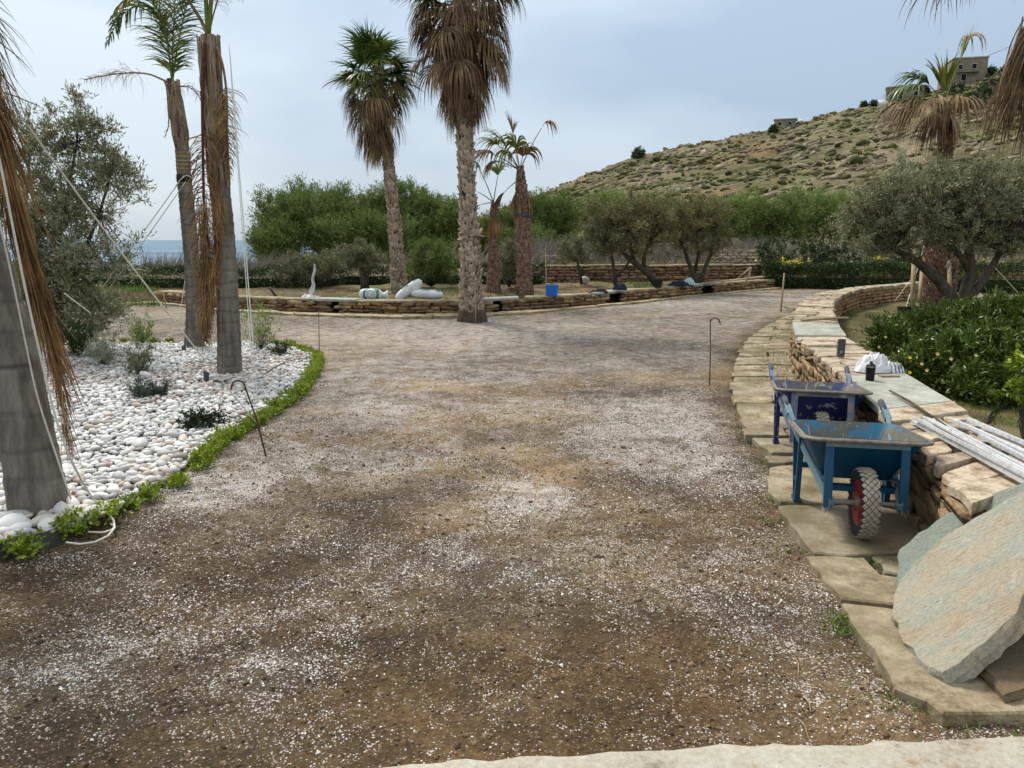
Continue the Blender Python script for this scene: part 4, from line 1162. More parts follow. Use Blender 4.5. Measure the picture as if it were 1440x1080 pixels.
o = solo(mb, 'straw', m['dry_tip'], 'pale straws and dry stalks scattered on the soil of the drive', 'straw'); o['kind'] = 'stuff'

# ------------------------------------------------------------------ plants: builders
def blades(P, Dr, L, W, grav, rng, steps=4, prof=(0.7, 1.0, 0.85, 0.55, 0.08), wdir=None, wig=0.0):
    P = np.asarray(P, float).copy(); n = len(P)
    d = np.asarray(Dr, float); d = d / np.linalg.norm(d, axis=1, keepdims=True)
    L = np.broadcast_to(L, n).astype(float)[:, None]; W = np.broadcast_to(W, n).astype(float)[:, None]
    grav = np.broadcast_to(grav, n).astype(float)[:, None]
    if wdir is None: wdir = rng.normal(0, 1, (n, 3))
    s = np.cross(d, wdir); s /= (np.linalg.norm(s, axis=1, keepdims=True) + 1e-9)
    rows = []; prof = np.interp(np.linspace(0, 1, steps + 1), np.linspace(0, 1, len(prof)), prof)
    for k in range(steps + 1):
        w = W * prof[k] * 0.5
        rows += [P - s * w, P + s * w]
        P = P + d * L / steps
        d = d + np.array([0, 0, -1.0]) * grav * (0.4 + k / steps) / steps * 2
        if wig: d = d + rng.normal(0, wig, d.shape)
        d /= np.linalg.norm(d, axis=1, keepdims=True)
        s = s - d * (s * d).sum(1, keepdims=True); s /= (np.linalg.norm(s, axis=1, keepdims=True) + 1e-9)
    V = np.stack(rows, 1).reshape(-1, 3); m_ = 2 * (steps + 1)
    q = np.array([(2 * k, 2 * k + 1, 2 * k + 3, 2 * k + 2) for k in range(steps)])
    F = (q[None] + (np.arange(n) * m_)[:, None, None]).reshape(-1, 4)
    return V, F, m_

def lobe(u, v, Y, ru, rv, dy=None):
    c = D(u, v, Y); dep = Y * CP + (CAMZ - c[2]) * SP; k = dep / FPX
    rx = ru * k; rz = rv * k
    return (c, np.array([rx, dy if dy else (rx + rz) / 2, rz]))

def crown(lobes, ncl, per, L, W, cr, rng, up=0.3, inner=0.35, fine=0.5, ragged=0.12):
    """leaves on twigs in clumps spread through the lobes; returns V, F, rnd, clump centres"""
    wts = np.array([l[1][0] * l[1][1] * l[1][2] for l in lobes]) ** 0.75; wts /= wts.sum()
    li = rng.choice(len(lobes), ncl, p=wts)
    C = np.array([l[0] for l in lobes])[li]; R = np.array([l[1] for l in lobes])[li]
    u = unit(rng, ncl); rr = inner + (1 - inner) * rng.uniform(0, 1, ncl) ** 0.5
    rr = rr * (1 + rng.normal(0, ragged, ncl))
    cen = C + u * R * rr[:, None]
    out = u * rr[:, None]
    cs = cr * rng.uniform(0.6, 1.35, ncl); tint = rng.uniform(0, 1, ncl)
    nt = 7
    tw = out[:, None, :] * 0.7 + rng.normal(0, 0.65, (ncl, nt, 3)) + np.array([0, 0, up])
    tw /= np.linalg.norm(tw, axis=2, keepdims=True)
    ci = np.repeat(np.arange(ncl), per); ti = rng.integers(0, nt, ncl * per)
    tt = rng.uniform(-0.25, 1, ncl * per) 
    d = tw[ci, ti]
    pos = cen[ci] + d * (tt * cs[ci])[:, None] + rng.normal(0, 0.10, (ncl * per, 3)) * cs[ci][:, None]
    ld = d * fine + rng.normal(0, 0.5, d.shape) + np.array([0, 0, up * 0.5])
    V, F = leaves(pos, ld, L, W, rng)
    r = np.clip(0.62 * rng.uniform(0, 1, len(pos)) + 0.38 * tint[ci], 0, 1)
    return V, F, np.repeat(r, 4), cen, cs, tw

def limbs(mb, start_pts, cen, r0, rng, frac=0.6, seg=5):
    """curved limbs from the nearest trunk end to a share of the clump centres"""
    S_ = np.array([p for p in start_pts])
    for c in cen:
        if rng.random() > frac: continue
        k = np.argmin(np.linalg.norm(S_ - c, axis=1) + rng.uniform(0, 0.3, len(S_))); a = S_[k]; L = np.linalg.norm(c - a)
        if L < 0.05: continue
        mid = a + (c - a) * 0.5 + np.array([rng.normal(0, 0.08), rng.normal(0, 0.08), -0.06]) * L
        rr = r0 * min(1, 0.35 + 0.3 * L)
        mb.tube([a, mid, c], [rr, rr * 0.6, rr * 0.22], seg, cap=False)

def tree(name, label, cat, base, trunks, lobes, ncl, per, L, W, cr, leafmat, barkmat, seed, group=None, up=0.3, inner=0.35, fine=0.5, limb=0.02, frac=0.6, ragged=0.12, extra=None):
    rng = np.random.default_rng(seed)
    r = thing(name, label, cat, base, group)
    V, F, rn, cen, cs, tw = crown(lobes, ncl, per, L, W, cr, rng, up, inner, fine, ragged)
    mb = MB(); ends = []
    for pts, radii in trunks:
        pts = [np.array(p, float) for p in pts]; mb.tube(pts, radii, 9); ends += pts[len(pts) // 2:]
    if not trunks: ends = [np.array(base, float) + [0, 0, 0.03]]
    if len(mb.v): build(mb, 'trunk', barkmat, r, smooth=True)
    if frac > 0:
        lb = MB(); limbs(lb, ends, cen, limb, rng, frac)
        if len(lb.v): o = build(lb, 'branches', barkmat, r, smooth=True)
    build_np('crown', V, F, leafmat, r, rnd=rn)
    return r

# ------------------------------------------------------------------ trees beyond the garden
def tam(u, v, Y, ru, rv, seed, leafm, label, n=170):
    c, R = lobe(u, v, Y, ru, rv, None)
    bx, by = c[0], c[1]; gzv = gz(bx, by)
    rg = np.random.default_rng(seed)
    lb = []
    for k in range(7):
        a = rg.uniform(0, 2 * PI); e = rg.uniform(-0.5, 0.75)
        lb.append((c + R * np.array([math.cos(a) * 0.55, math.sin(a) * 0.5, e * 0.6]), R * rg.uniform(0.38, 0.62)))
    lb.append((c - np.array([0, 0, R[2] * 0.55]), R * np.array([0.95, 0.7, 0.62])))
    tr = []
    for k in range(3):
        a = rg.uniform(-1, 1)
        tr.append(([(bx + 0.2 * a, by, gzv - 0.1), (bx + 0.5 * a, by + 0.1 * k, (gzv + c[2]) / 2), (bx + a * R[0] * 0.5, by, c[2] + R[2] * 0.1)], [0.14, 0.1, 0.04]))
    return tree('tamarisk_tree', label, 'tree', (bx, by, gzv), tr, lb, n, 78, 0.20, 0.045, 0.62, m[leafm], m['grey_twig'], seed, 'tamarisk trees beyond the garden', 0.55, 0.25, 0.9, 0.035, 0.3, 0.1)
TAM = [
 (402, 305, 44, 50, 45, 1, 'tamarisk_leaf', 'tamarisk at the sea end of the dark green clump, leftmost crown'),
 (448, 300, 47, 48, 50, 2, 'tamarisk_leaf', 'tamarisk with a rounded top between the leftmost crown and the slim palm'),
 (500, 296, 46, 52, 50, 3, 'tamarisk_leaf', 'tamarisk crown just left of the slim fan palm trunk'),
 (575, 302, 46, 48, 50, 4, 'tamarisk_leaf', 'tamarisk crown showing between the two tall fan palm trunks'),
 (625, 318, 45, 38, 42, 5, 'tamarisk_leaf', 'lower tamarisk crown hard against the left of the thick fan palm trunk'),
 (385, 345, 42, 32, 30, 6, 'tamarisk_leaf', 'low tamarisk skirt nearest the sea, under the leftmost crown'),
 (540, 335, 43, 50, 34, 7, 'tamarisk_leaf', 'low dark tamarisk behind the base of the slim fan palm'),
 (470, 338, 43, 45, 30, 8, 'tamarisk_leaf', 'low dark tamarisk behind the small cut back olive'),
 (690, 330, 47, 45, 38, 9, 'tamarisk_leaf', 'tamarisk behind the two half dead fan palms'),
 (770, 310, 47, 45, 40, 10, 'tamarisk_leaf', 'tamarisk at the foot of the hill right of the half dead palms'),
 (845, 300, 50, 50, 38, 11, 'tamarisk_leaf_light', 'bright tamarisk peeping over the first brown crowned tree'),
 (925, 300, 52, 48, 34, 12, 'tamarisk_leaf', 'tamarisk behind the gap between the two brown crowned trees'),
 (1020, 302, 50, 50, 38, 13, 'tamarisk_leaf_light', 'bright tamarisk right of the second brown crowned tree'),
 (1085, 312, 48, 50, 40, 14, 'tamarisk_leaf', 'tamarisk above the yellow flowers behind the hedge'),
 (1150, 302, 50, 50, 38, 15, 'tamarisk_leaf_light', 'bright tamarisk just left of the big right hand olive'),
 (1215, 310, 48, 50, 42, 16, 'tamarisk_leaf', 'tamarisk mostly hidden behind the big right hand olive'),
 (730, 345, 44, 40, 26, 17, 'tamarisk_leaf', 'low tamarisk behind the bamboo stake and blue tub')]
for (u, v, Y_, ru, rv, sd, lm_, lab) in TAM:
    tam(u, v, Y_, ru * 0.92, rv * 0.9, sd, lm_, lab, 190 if sd in (6, 8, 17) else 260)

# grey leafless undergrowth and the screen of dry canes by the beach
g = np.random.default_rng(61)
def canes(name, label, u0, u1, v0, v1, Y0, Y1, n, L, lean, mat, seed, W=0.03):
    g = np.random.default_rng(seed); u = g.uniform(u0, u1, n); Yv = g.uniform(Y0, Y1, n); v = g.uniform(v0, v1, n)
    P = np.array([D(a, b, c) for a, b, c in zip(u, v, Yv)])
    d = np.stack([lean + g.normal(0, 0.35, n), g.normal(0, 0.3, n), 1 + 0 * u], 1)
    V, F, k = blades(P, d, L * g.uniform(0.5, 1.2, n), W, 0.25, g, 3)
    o = tag(build_np(name, V, F, m[mat], rnd=np.repeat(g.uniform(0, 1, n), k), kind='stuff'), label)
    return o
canes('dry_canes', 'pale dry canes leaning in a screen between garden hedge and sea', 200, 480, 376, 394, 27, 31, 2600, 0.75, 0.45, 'grey_twig', 1, 0.018)
canes('dry_canes', 'pale dry canes leaning behind the fan palms', 560, 770, 372, 392, 27, 30, 1500, 0.8, 0.5, 'grey_twig', 2, 0.02)
canes('bare_undergrowth', 'grey leafless undergrowth under the tamarisks', 740, 1110, 352, 374, 38, 43, 4200, 0.9, 0.0, 'grey_twig', 3, 0.03)
canes('bare_undergrowth', 'grey leafless undergrowth behind the garden on the far right', 1110, 1560, 354, 372, 38, 43, 2400, 0.8, 0.0, 'grey_twig', 4, 0.03)

# ------------------------------------------------------------------ hedges
def hedge(name, label, pts, h, w, nl, L, W, leafm, seed, z0=None, bumps=0.25):
    g = np.random.default_rng(seed); P = resample(np.array(pts, float), 0.3); T = np.gradient(P, axis=0); T /= np.linalg.norm(T, axis=1, keepdims=True); N = np.stack([-T[:, 1], T[:, 0]], 1)
    i = g.integers(0, len(P), nl); a = g.uniform(0, 2 * PI, nl); rr = g.uniform(0.55, 1.0, nl)
    hh = h * (1 + bumps * (fbm(P[i][:, 0] * 1.3, P[i][:, 1] * 1.3, 3, seed) - 0.5) * 2)
    off = np.sign(np.cos(a)) * np.abs(np.cos(a)) ** 0.5 * w / 2 * rr; up_ = (0.5 + 0.5 * np.sign(np.sin(a)) * np.abs(np.sin(a)) ** 0.6 * rr) * hh
    xy = P[i] + N[i] * off[:, None] + T[i] * g.uniform(-0.17, 0.17, nl)[:, None]
    base = ground_z(P[:, 0], P[:, 1])
    pos = np.stack([xy[:, 0], xy[:, 1], base[i] + up_], 1) + g.normal(0, 0.035, (nl, 3))
    out = np.stack([N[i][:, 0] * np.cos(a), N[i][:, 1] * np.cos(a), np.sin(a) * 0.5 + 0.4], 1)
    V, F = leaves(pos, out + g.normal(0, 0.6, (nl, 3)), L, W, g)
    tint = fbm(pos[:, 0] * 2.5, pos[:, 2] * 4 + pos[:, 1], 2, 3)
    r = thing(name, label, 'hedge', (P[0][0], P[0][1], float(base[0])))
    build_np('leaves', V, F, m[leafm], r, rnd=np.repeat(np.clip(0.5 * g.uniform(0, 1, nl) + 0.5 * tint, 0, 1), 4))
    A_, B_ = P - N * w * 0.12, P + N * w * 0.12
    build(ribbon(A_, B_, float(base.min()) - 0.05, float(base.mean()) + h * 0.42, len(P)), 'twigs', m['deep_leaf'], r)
    return r
def gxy(u, Y_): p = D(u, 400, Y_); return (p[0], p[1])
hedge('clipped_hedge', 'dark clipped hedge with the sea behind it, behind the two ringed palms', [gxy(60, 22.5), gxy(480, 23)], 0.56, 0.7, 26000, 0.06, 0.034, 'hedge_leaf', 1)
hedge('clipped_hedge', 'dark clipped hedge behind the white sacks and the slim fan palm', [gxy(484, 23.4), gxy(760, 24.2)], 0.6, 0.7, 18000, 0.06, 0.034, 'hedge_leaf', 2)
hedge('clipped_hedge', 'dense dark hedge closing the end of the drive below the yellow flowers', [gxy(1078, 26.5), gxy(1310, 25)], 0.86, 0.9, 30000, 0.065, 0.036, 'hedge_leaf', 3, bumps=0.15)
hedge('clipped_hedge', 'dark hedge behind the staked palm and the big right hand olive', [gxy(1312, 24.8), gxy(1640, 22)], 0.95, 0.9, 26000, 0.065, 0.034, 'hedge_leaf', 4, bumps=0.2)

def bush(name, label, cat, u, vb, Y_, lobes, ncl, per, L, W, cr, leafm, seed, **kw):
    b = D(u, vb, Y_); b = (b[0], b[1], gz(b[0], b[1]))
    return tree(name, label, cat, b, [], lobes, ncl, per, L, W, cr, m[leafm], m['olive_bark'], seed, **kw)
def L3(u, v, Y_, ru, rv): return lobe(u, v, Y_, ru, rv)
# leafy shrubs over the end hedge, with gaps through which yellow shows
for k, (u, v, ru, rv, lab) in enumerate([(1092, 356, 30, 17, 'leafy shrub at the left end of the drive end hedge, next to the pale sticks'), (1150, 356, 34, 17, 'leafy shrub over the drive end hedge between two patches of yellow'),
                                    (1200, 362, 26, 18, 'leafy shrub over the drive end hedge just left of the bright yellow patch'), (1268, 360, 30, 20, 'dark leafy shrub behind the wooden props of the staked palm')]):
    bush('leafy_shrub', lab, 'shrub', u, 400, 27.2, [L3(u, v, 27.2, ru, rv), L3(u + 8, v + 14, 27.2, ru * 0.8, rv)], 60, 60, 0.085, 0.04, 0.22, 'hedge_leaf', 200 + k, up=0.2)
g = np.random.default_rng(3); P = []
for (u, v, ru, rv, n) in [(1108, 370, 28, 5, 420), (1098, 366, 14, 4, 120), (1232, 368, 16, 8, 320), (1165, 372, 30, 3, 60), (1385, 374, 34, 8, 260), (1330, 366, 40, 6, 120)]:
    for _ in range(n): P.append(D(u + g.normal(0, ru * 0.5), v + g.normal(0, rv * 0.6), 29.2 + g.uniform(-0.5, 0.5)))
P = np.array(P); V, F = leaves(P, unit(g, len(P), 0.1), 0.085, 0.07, g)
r_ = thing('yellow_flowers', 'mass of bright yellow flowers seen through the gaps over the end hedge', 'flowers', (float(P[:, 0].mean()), 29.2, 0))
build_np('blossom', V, F, m['yellow_petal'], r_)
Ps = np.repeat(P[::2], 2, 0) - np.array([0, 0, 0.35]); V, F, k_ = blades(Ps, unit(g, len(Ps), 0.8), 0.4, 0.02, 0.1, g, 2)
build_np('stems', V, F, m['grass_blade'], r_, rnd=np.repeat(g.uniform(0, 1, len(Ps)), k_))

# ------------------------------------------------------------------ garden olives and scrub trees
def W3(u, v, Y_): return D(u, v, Y_)
bY = 23.2
tree('scrub_tree', 'brown green round headed tree with a thick trunk leaning left, behind the low wall', 'tree', (W3(924, 402, bY)[0], bY, 0.22),
     [([W3(926, 404, bY), W3(912, 385, bY), W3(893, 370, bY), W3(872, 352, bY)], [0.11, 0.1, 0.09, 0.05]), ([W3(905, 378, bY), W3(906, 358, bY), W3(915, 340, bY)], [0.07, 0.06, 0.04]), ([W3(893, 370, bY), W3(885, 345, bY), W3(880, 325, bY)], [0.07, 0.05, 0.03])],
     [L3(885, 318, bY, 52, 40), L3(850, 330, bY, 34, 30), L3(915, 325, bY, 34, 36), L3(890, 295, bY, 40, 26), L3(845, 305, bY, 28, 20), L3(935, 310, bY, 18, 26)], 230, 85, 0.10, 0.022, 0.26, m['brown_scrub_leaf'], m['olive_bark'], 301, up=0.45, inner=0.2, limb=0.03, frac=0.5, group='scrub trees behind the low wall')
tree('scrub_tree', 'small dark trunked tree forking low, left neighbour of the leaning trunk', 'tree', (W3(866, 402, bY)[0], bY, 0.22),
     [([W3(866, 404, bY), W3(865, 388, bY), W3(862, 372, bY), W3(860, 352, bY)], [0.07, 0.06, 0.05, 0.03]), ([W3(866, 390, bY), W3(878, 378, bY), W3(888, 362, bY)], [0.05, 0.04, 0.03])],
     [L3(852, 345, bY, 26, 18), L3(872, 340, bY, 24, 16), L3(838, 330, bY, 20, 18)], 70, 80, 0.10, 0.022, 0.24, m['olive_leaf_grey'], m['olive_bark'], 302, up=0.3, inner=0.2, limb=0.02, frac=0.5, group='scrub trees behind the low wall')
tree('scrub_tree', 'greyish brown tree with a forked dark trunk, nearest the pale crossed sticks', 'tree', (W3(980, 398, 23.8)[0], 23.8, 0.22),
     [([W3(982, 400, 23.8), W3(974, 384, 23.8), W3(966, 362, 23.8), W3(958, 340, 23.8)], [0.1, 0.08, 0.06, 0.03]), ([W3(982, 400, 23.8), W3(990, 380, 23.8), W3(1000, 358, 23.8), W3(1004, 335, 23.8)], [0.1, 0.08, 0.05, 0.03]), ([W3(976, 385, 23.8), W3(982, 360, 23.8), W3(980, 330, 23.8)], [0.06, 0.05, 0.03])],
     [L3(975, 308, 23.8, 40, 32), L3(950, 325, 23.8, 22, 28), L3(1005, 330, 23.8, 26, 28), L3(985, 345, 23.8, 34, 16), L3(1000, 300, 23.8, 24, 20)], 190, 85, 0.10, 0.02, 0.26, m['brown_scrub_leaf'], m['olive_bark'], 303, up=0.5, inner=0.2, limb=0.03, frac=0.7, group='scrub trees behind the low wall')
tree('olive_tree', 'small silvery olive in front of the pinkish terrace wall', 'tree', (W3(817, 398, 24)[0], 24, 0.22),
     [([W3(818, 400, 24), W3(816, 385, 24), W3(812, 368, 24)], [0.05, 0.045, 0.03])], [L3(806, 352, 24, 22, 18), L3(796, 362, 24, 14, 12), L3(820, 365, 24, 14, 12)], 70, 70, 0.09, 0.018, 0.2, m['olive_leaf_grey'], m['olive_bark'], 304, up=0.7, limb=0.015)
tree('olive_tree', 'small olive with a stout pale trunk between two shaggy bushes on the left', 'tree', (W3(513, 402, 21.6)[0], 21.6, 0.22),
     [([W3(513, 406, 21.6), W3(512, 390, 21.6), W3(508, 376, 21.6)], [0.13, 0.11, 0.07]), ([W3(512, 392, 21.6), W3(520, 378, 21.6)], [0.08, 0.05])], [L3(497, 362, 21.6, 22, 15), L3(515, 362, 21.6, 26, 16), L3(506, 352, 21.6, 18, 12)], 110, 80, 0.075, 0.016, 0.17, m['olive_leaf_grey'], m['olive_bark'], 305, up=0.5, limb=0.02)
bush('olive_bush', 'rounded olive bush right of the slim fan palm, behind the white sacks', 'bush', 607, 402, 22, [L3(607, 366, 22, 34, 26), L3(590, 380, 22, 24, 18), L3(625, 378, 22, 24, 20), L3(604, 352, 22, 20, 14)], 170, 80, 0.08, 0.018, 0.2, 'tamarisk_leaf', 306, up=0.8, frac=0.5)
bush('olive_bush', 'shaggy olive bush left of the stout little olive', 'bush', 452, 404, 22.2, [L3(452, 374, 22.2, 28, 18), L3(440, 384, 22.2, 22, 14)], 110, 75, 0.085, 0.017, 0.2, 'olive_leaf_grey', 307, up=0.8, frac=0.5)
bush('olive_bush', 'low olive bush at the end of the row nearest the sea', 'bush', 412, 404, 22.3, [L3(412, 376, 22.3, 20, 14), L3(404, 386, 22.3, 22, 12)], 70, 75, 0.085, 0.017, 0.18, 'olive_leaf_grey', 308, up=0.8, frac=0.5)
bush('olive_bush', 'narrow olive bush between the two half dead fan palms', 'bush', 715, 404, 21.5, [L3(714, 362, 21.5, 15, 22), L3(722, 382, 21.5, 16, 18)], 80, 75, 0.085, 0.017, 0.18, 'olive_leaf_grey', 309, up=0.9, frac=0.5)

# the big olive on the right
oY = 15.0
tree('olive_tree', 'big spreading grey green olive over the walled garden, limbs bent low', 'tree', (W3(1348, 440, oY)[0], oY, 0.0),
     [([W3(1346, 448, oY), W3(1344, 425, oY), W3(1318, 392, oY), W3(1290, 368, oY), W3(1256, 350, oY)], [0.15, 0.12, 0.1, 0.08, 0.05]),
      ([W3(1352, 448, oY), W3(1356, 415, oY), W3(1366, 380, oY), W3(1362, 340, oY)], [0.14, 0.12, 0.1, 0.06]),
      ([W3(1352, 430, oY), W3(1372, 408, oY), W3(1392, 380, oY), W3(1408, 352, oY)], [0.12, 0.09, 0.07, 0.05]),
      ([W3(1366, 384, oY), W3(1352, 362, oY), W3(1330, 338, oY)], [0.08, 0.06, 0.04])],
     [L3(1236, 292, oY, 46, 46), L3(1210, 320, oY, 34, 36), L3(1300, 264, oY, 62, 40), L3(1370, 268, oY, 60, 46), L3(1270, 320, oY, 60, 34), L3(1340, 315, oY, 66, 40), L3(1420, 262, oY, 40, 36), L3(1420, 310, oY, 50, 40), L3(1480, 300, oY, 50, 45), L3(1390, 345, oY, 50, 22), L3(1235, 350, oY, 30, 16)],
     900, 85, 0.066, 0.016, 0.19, m['olive_leaf'], m['olive_bark'], 310, up=0.35, inner=0.3, limb=0.028, frac=0.8, ragged=0.14)
# the young olive on the left
yY = 10.8
tree('olive_tree', 'young loose olive with the sea behind, left of the ringed palms', 'tree', (W3(84, 480, yY)[0], yY, 0.0),
     [([W3(84, 486, yY), W3(86, 430, yY), W3(80, 360, yY), W3(92, 290, yY), W3(108, 200, yY)], [0.05, 0.045, 0.035, 0.025, 0.012]),
      ([W3(86, 430, yY), W3(112, 370, yY), W3(140, 300, yY), W3(160, 230, yY)], [0.035, 0.03, 0.02, 0.01]),
      ([W3(84, 440, yY), W3(50, 380, yY), W3(36, 300, yY), W3(44, 190, yY)], [0.035, 0.03, 0.02, 0.01])],
     [L3(48, 205, yY, 42, 42), L3(112, 200, yY, 46, 38), L3(30, 290, yY, 46, 60), L3(95, 290, yY, 52, 52), L3(150, 262, yY, 34, 50), L3(70, 370, yY, 60, 52), L3(138, 350, yY, 46, 46), L3(110, 425, yY, 42, 36), L3(146, 440, yY, 20, 40), L3(172, 250, yY, 20, 38), L3(186, 262, yY, 16, 22), L3(114, 150, yY, 10, 18), L3(40, 430, yY, 50, 34)],
     520, 66, 0.075, 0.017, 0.2, m['olive_leaf'], m['olive_bark'], 311, up=0.5, inner=0.1, fine=0.8, limb=0.012, frac=0.85, ragged=0.1)
bush('dark_shrub', 'dark leafy shrub under the young olive at the left frame edge', 'shrub', 60, 470, 13, [L3(60, 440, 13, 60, 36), L3(10, 425, 13, 50, 46), L3(110, 452, 13, 30, 22)], 170, 60, 0.07, 0.03, 0.2, 'deep_leaf', 312, up=0.4)

# dark flowering shrubs inside the bench wall
OL = [L3(1256, 482, 9.6, 30, 20), L3(1294, 470, 9.8, 38, 26), L3(1350, 460, 9.6, 48, 28), L3(1420, 456, 9.4, 50, 30), L3(1480, 464, 9, 50, 44)]
bush('flowering_shrub', 'wide dark green shrub with long leaves filling the garden bed below the big olive', 'shrub', 1360, 500, 9.6, OL, 330, 85, 0.085, 0.022, 0.17, 'oleander_leaf', 320, up=0.5, inner=0.35, frac=0.4)
OL2 = [L3(1300, 515, 7.9, 42, 30), L3(1360, 510, 7.7, 54, 44), L3(1425, 520, 7.4, 50, 46), L3(1480, 520, 7.2, 50, 50), L3(1390, 545, 7.3, 46, 26)]
bush('flowering_shrub', 'nearer dark green shrub dotted with small pale flowers behind the black flask', 'shrub', 1370, 560, 7.7, OL2, 330, 80, 0.07, 0.02, 0.15, 'oleander_leaf', 321, up=0.4, inner=0.35, frac=0.4)
g = np.random.default_rng(8); fl = [(1279, 503), (1296, 512), (1303, 521), (1279, 524), (1245, 474), (1318, 498), (1328, 488), (1337, 505), (1372, 500), (1394, 542), (1412, 512), (1405, 514), (1322, 487), (1236, 488), (1270, 530)]
for i, (u, v) in enumerate(fl):
    c = D(u, v, 7.25 if v > 490 else 9.2); mb = MB(); nr = np.array([-0.2, -0.9, 0.5]); nr /= np.linalg.norm(nr); ex = np.cross(nr, [0, 0, 1]); ex /= np.linalg.norm(ex); ey = np.cross(nr, ex)
    for k in range(5):
        a = 2 * PI * k / 5 + i; b = 0.55; r0 = 0.014
        pts = [c, c + (ex * math.cos(a - b) + ey * math.sin(a - b)) * r0 + nr * 0.006, c + (ex * math.cos(a) + ey * math.sin(a)) * r0 * 1.35 + nr * 0.01, c + (ex * math.cos(a + b) + ey * math.sin(a + b)) * r0 + nr * 0.006]
        mb.add(pts, [(0, 1, 2, 3)])
    par = [o for o in bpy.data.objects if o.name.startswith('flowering_shrub')][0 if v < 490 else 1]
    build(mb, 'flower', m['pale_petal'] if i % 3 else m['yellow_petal'], par)
bush('lime_shrub', 'bright yellow green shrub poking in at the right frame edge', 'shrub', 1450, 580, 5.4, [L3(1442, 505, 5.4, 14, 14), L3(1438, 555, 5.4, 16, 16), L3(1470, 530, 5.4, 26, 50)], 60, 30, 0.05, 0.024, 0.09, 'lime_leaf', 322, up=0.4, inner=0.1)

# ------------------------------------------------------------------ grass
def grass(name, label, poly, n, L, W, seed, mat='grass_blade', dens=None):
    g = np.random.default_rng(seed); P = np.array(poly); lo, hi = P.min(0), P.max(0)
    x = g.uniform(lo[0], hi[0], n); y = g.uniform(lo[1], hi[1], n); k = inpoly(x, y, P)
    if dens is not None: k &= g.uniform(0, 1, n) < np.clip((fbm(x * dens, y * dens, 3, seed) - 0.4) * 4, 0.03, 1)
    x, y = x[k], y[k]; n = len(x)
    d = np.stack([g.normal(0, 0.5, n), g.normal(0, 0.5, n), np.ones(n)], 1)
    V, F, q = blades(np.stack([x, y, ground_z(x, y) - 0.005], 1), d, L * g.uniform(0.4, 1.3, n), W, 0.5, g, 2)
    return tag(build_np(name, V, F, m[mat], rnd=np.repeat(g.uniform(0, 1, n), q), kind='stuff'), label)
grass('grass', 'green grass and weeds in the walled garden behind the bench wall', [p for p in WALL_R[0:13]] + [[11, 15], [9, 11], [6.5, 8], [5, 5], [4, 3.2]], 60000, 0.06, 0.009, 1, dens=1.2)
gp = offset_line(FBK, 0.05); grass('grass', 'thin grass on the raised garden soil behind the low wall', [tuple(p) for p in gp] + [tuple(p) for p in offset_line(FBK, 3.2)[::-1]], 42000, 0.07, 0.012, 2, dens=0.7)
gp2 = offset_line(at(FAR_BASE, np.linspace(0, 1, 40)), -0.02); grass('grass', 'mossy fringe of grass at the foot of the low wall', [tuple(p) for p in gp2] + [tuple(p) for p in offset_line(at(FAR_BASE, np.linspace(0, 1, 40)), -0.24)[::-1]], 30000, 0.05, 0.01, 3, dens=0.9)
grass('grass', 'green weeds at the far left between the drive and the young olive', gl([(165, 431), (225, 432), (226, 404), (150, 404), (60, 408), (60, 432)]), 9000, 0.16, 0.02, 4)
# weeds between and beside the paving
wp = []
for (u, v, r, n) in [(1192, 870, 0.05, 160), (1188, 885, 0.04, 90), (1255, 795, 0.05, 120), (1244, 790, 0.06, 90), (1160, 776, 0.1, 60), (1092, 705, 0.08, 60), (1098, 650, 0.12, 60), (1300, 985, 0.15, 80), (1285, 975, 0.08, 60), (1420, 1012, 0.2, 90), (1080, 730, 0.05, 40), (1030, 600, 0.06, 30), (1290, 770, 0.12, 120), (1315, 740, 0.1, 90), (1090, 770, 0.05, 30), (1100, 660, 0.2, 60)]:
    c = G(u, v, 0.03); q = np.random.default_rng(int(u + v)); wp.append(np.stack([c[0] + q.normal(0, r, n), c[1] + q.normal(0, r * 0.5, n), np.full(n, 0.02)], 1))
q = np.random.default_rng(12)
for s_ in q.uniform(0, 1, 420):
    p = at(PATH_L, s_) + q.normal(0, 0.03, 2); wp.append(np.array([[p[0] - 0.02, p[1], 0.0]]))
for s_ in q.uniform(0, 1, 5000):
    a = at(PATH_L, s_); b = at(PATH_R, s_); t_ = q.beta(2.2, 1.2); p = a + (b - a) * t_ + q.normal(0, 0.01, 2)
    if fbm(np.array([p[0] * 3]), np.array([p[1] * 1.2]), 2, 5)[0] > 0.52: wp.append(np.array([[p[0], p[1], 0.036]]))
wp = np.vstack(wp); d = np.stack([q.normal(0, 0.7, len(wp)), q.normal(0, 0.7, len(wp)), np.full(len(wp), 0.8)], 1)
V, F, kk = blades(wp, d, 0.03 * q.uniform(0.4, 1.5, len(wp)), 0.006, 0.6, q, 2)
tag(build_np('weeds', V, F, m['grass_blade'], rnd=np.repeat(q.uniform(0, 1, len(wp)), kk), kind='stuff'), 'small weeds and moss growing in the joints of the flagstone walk')

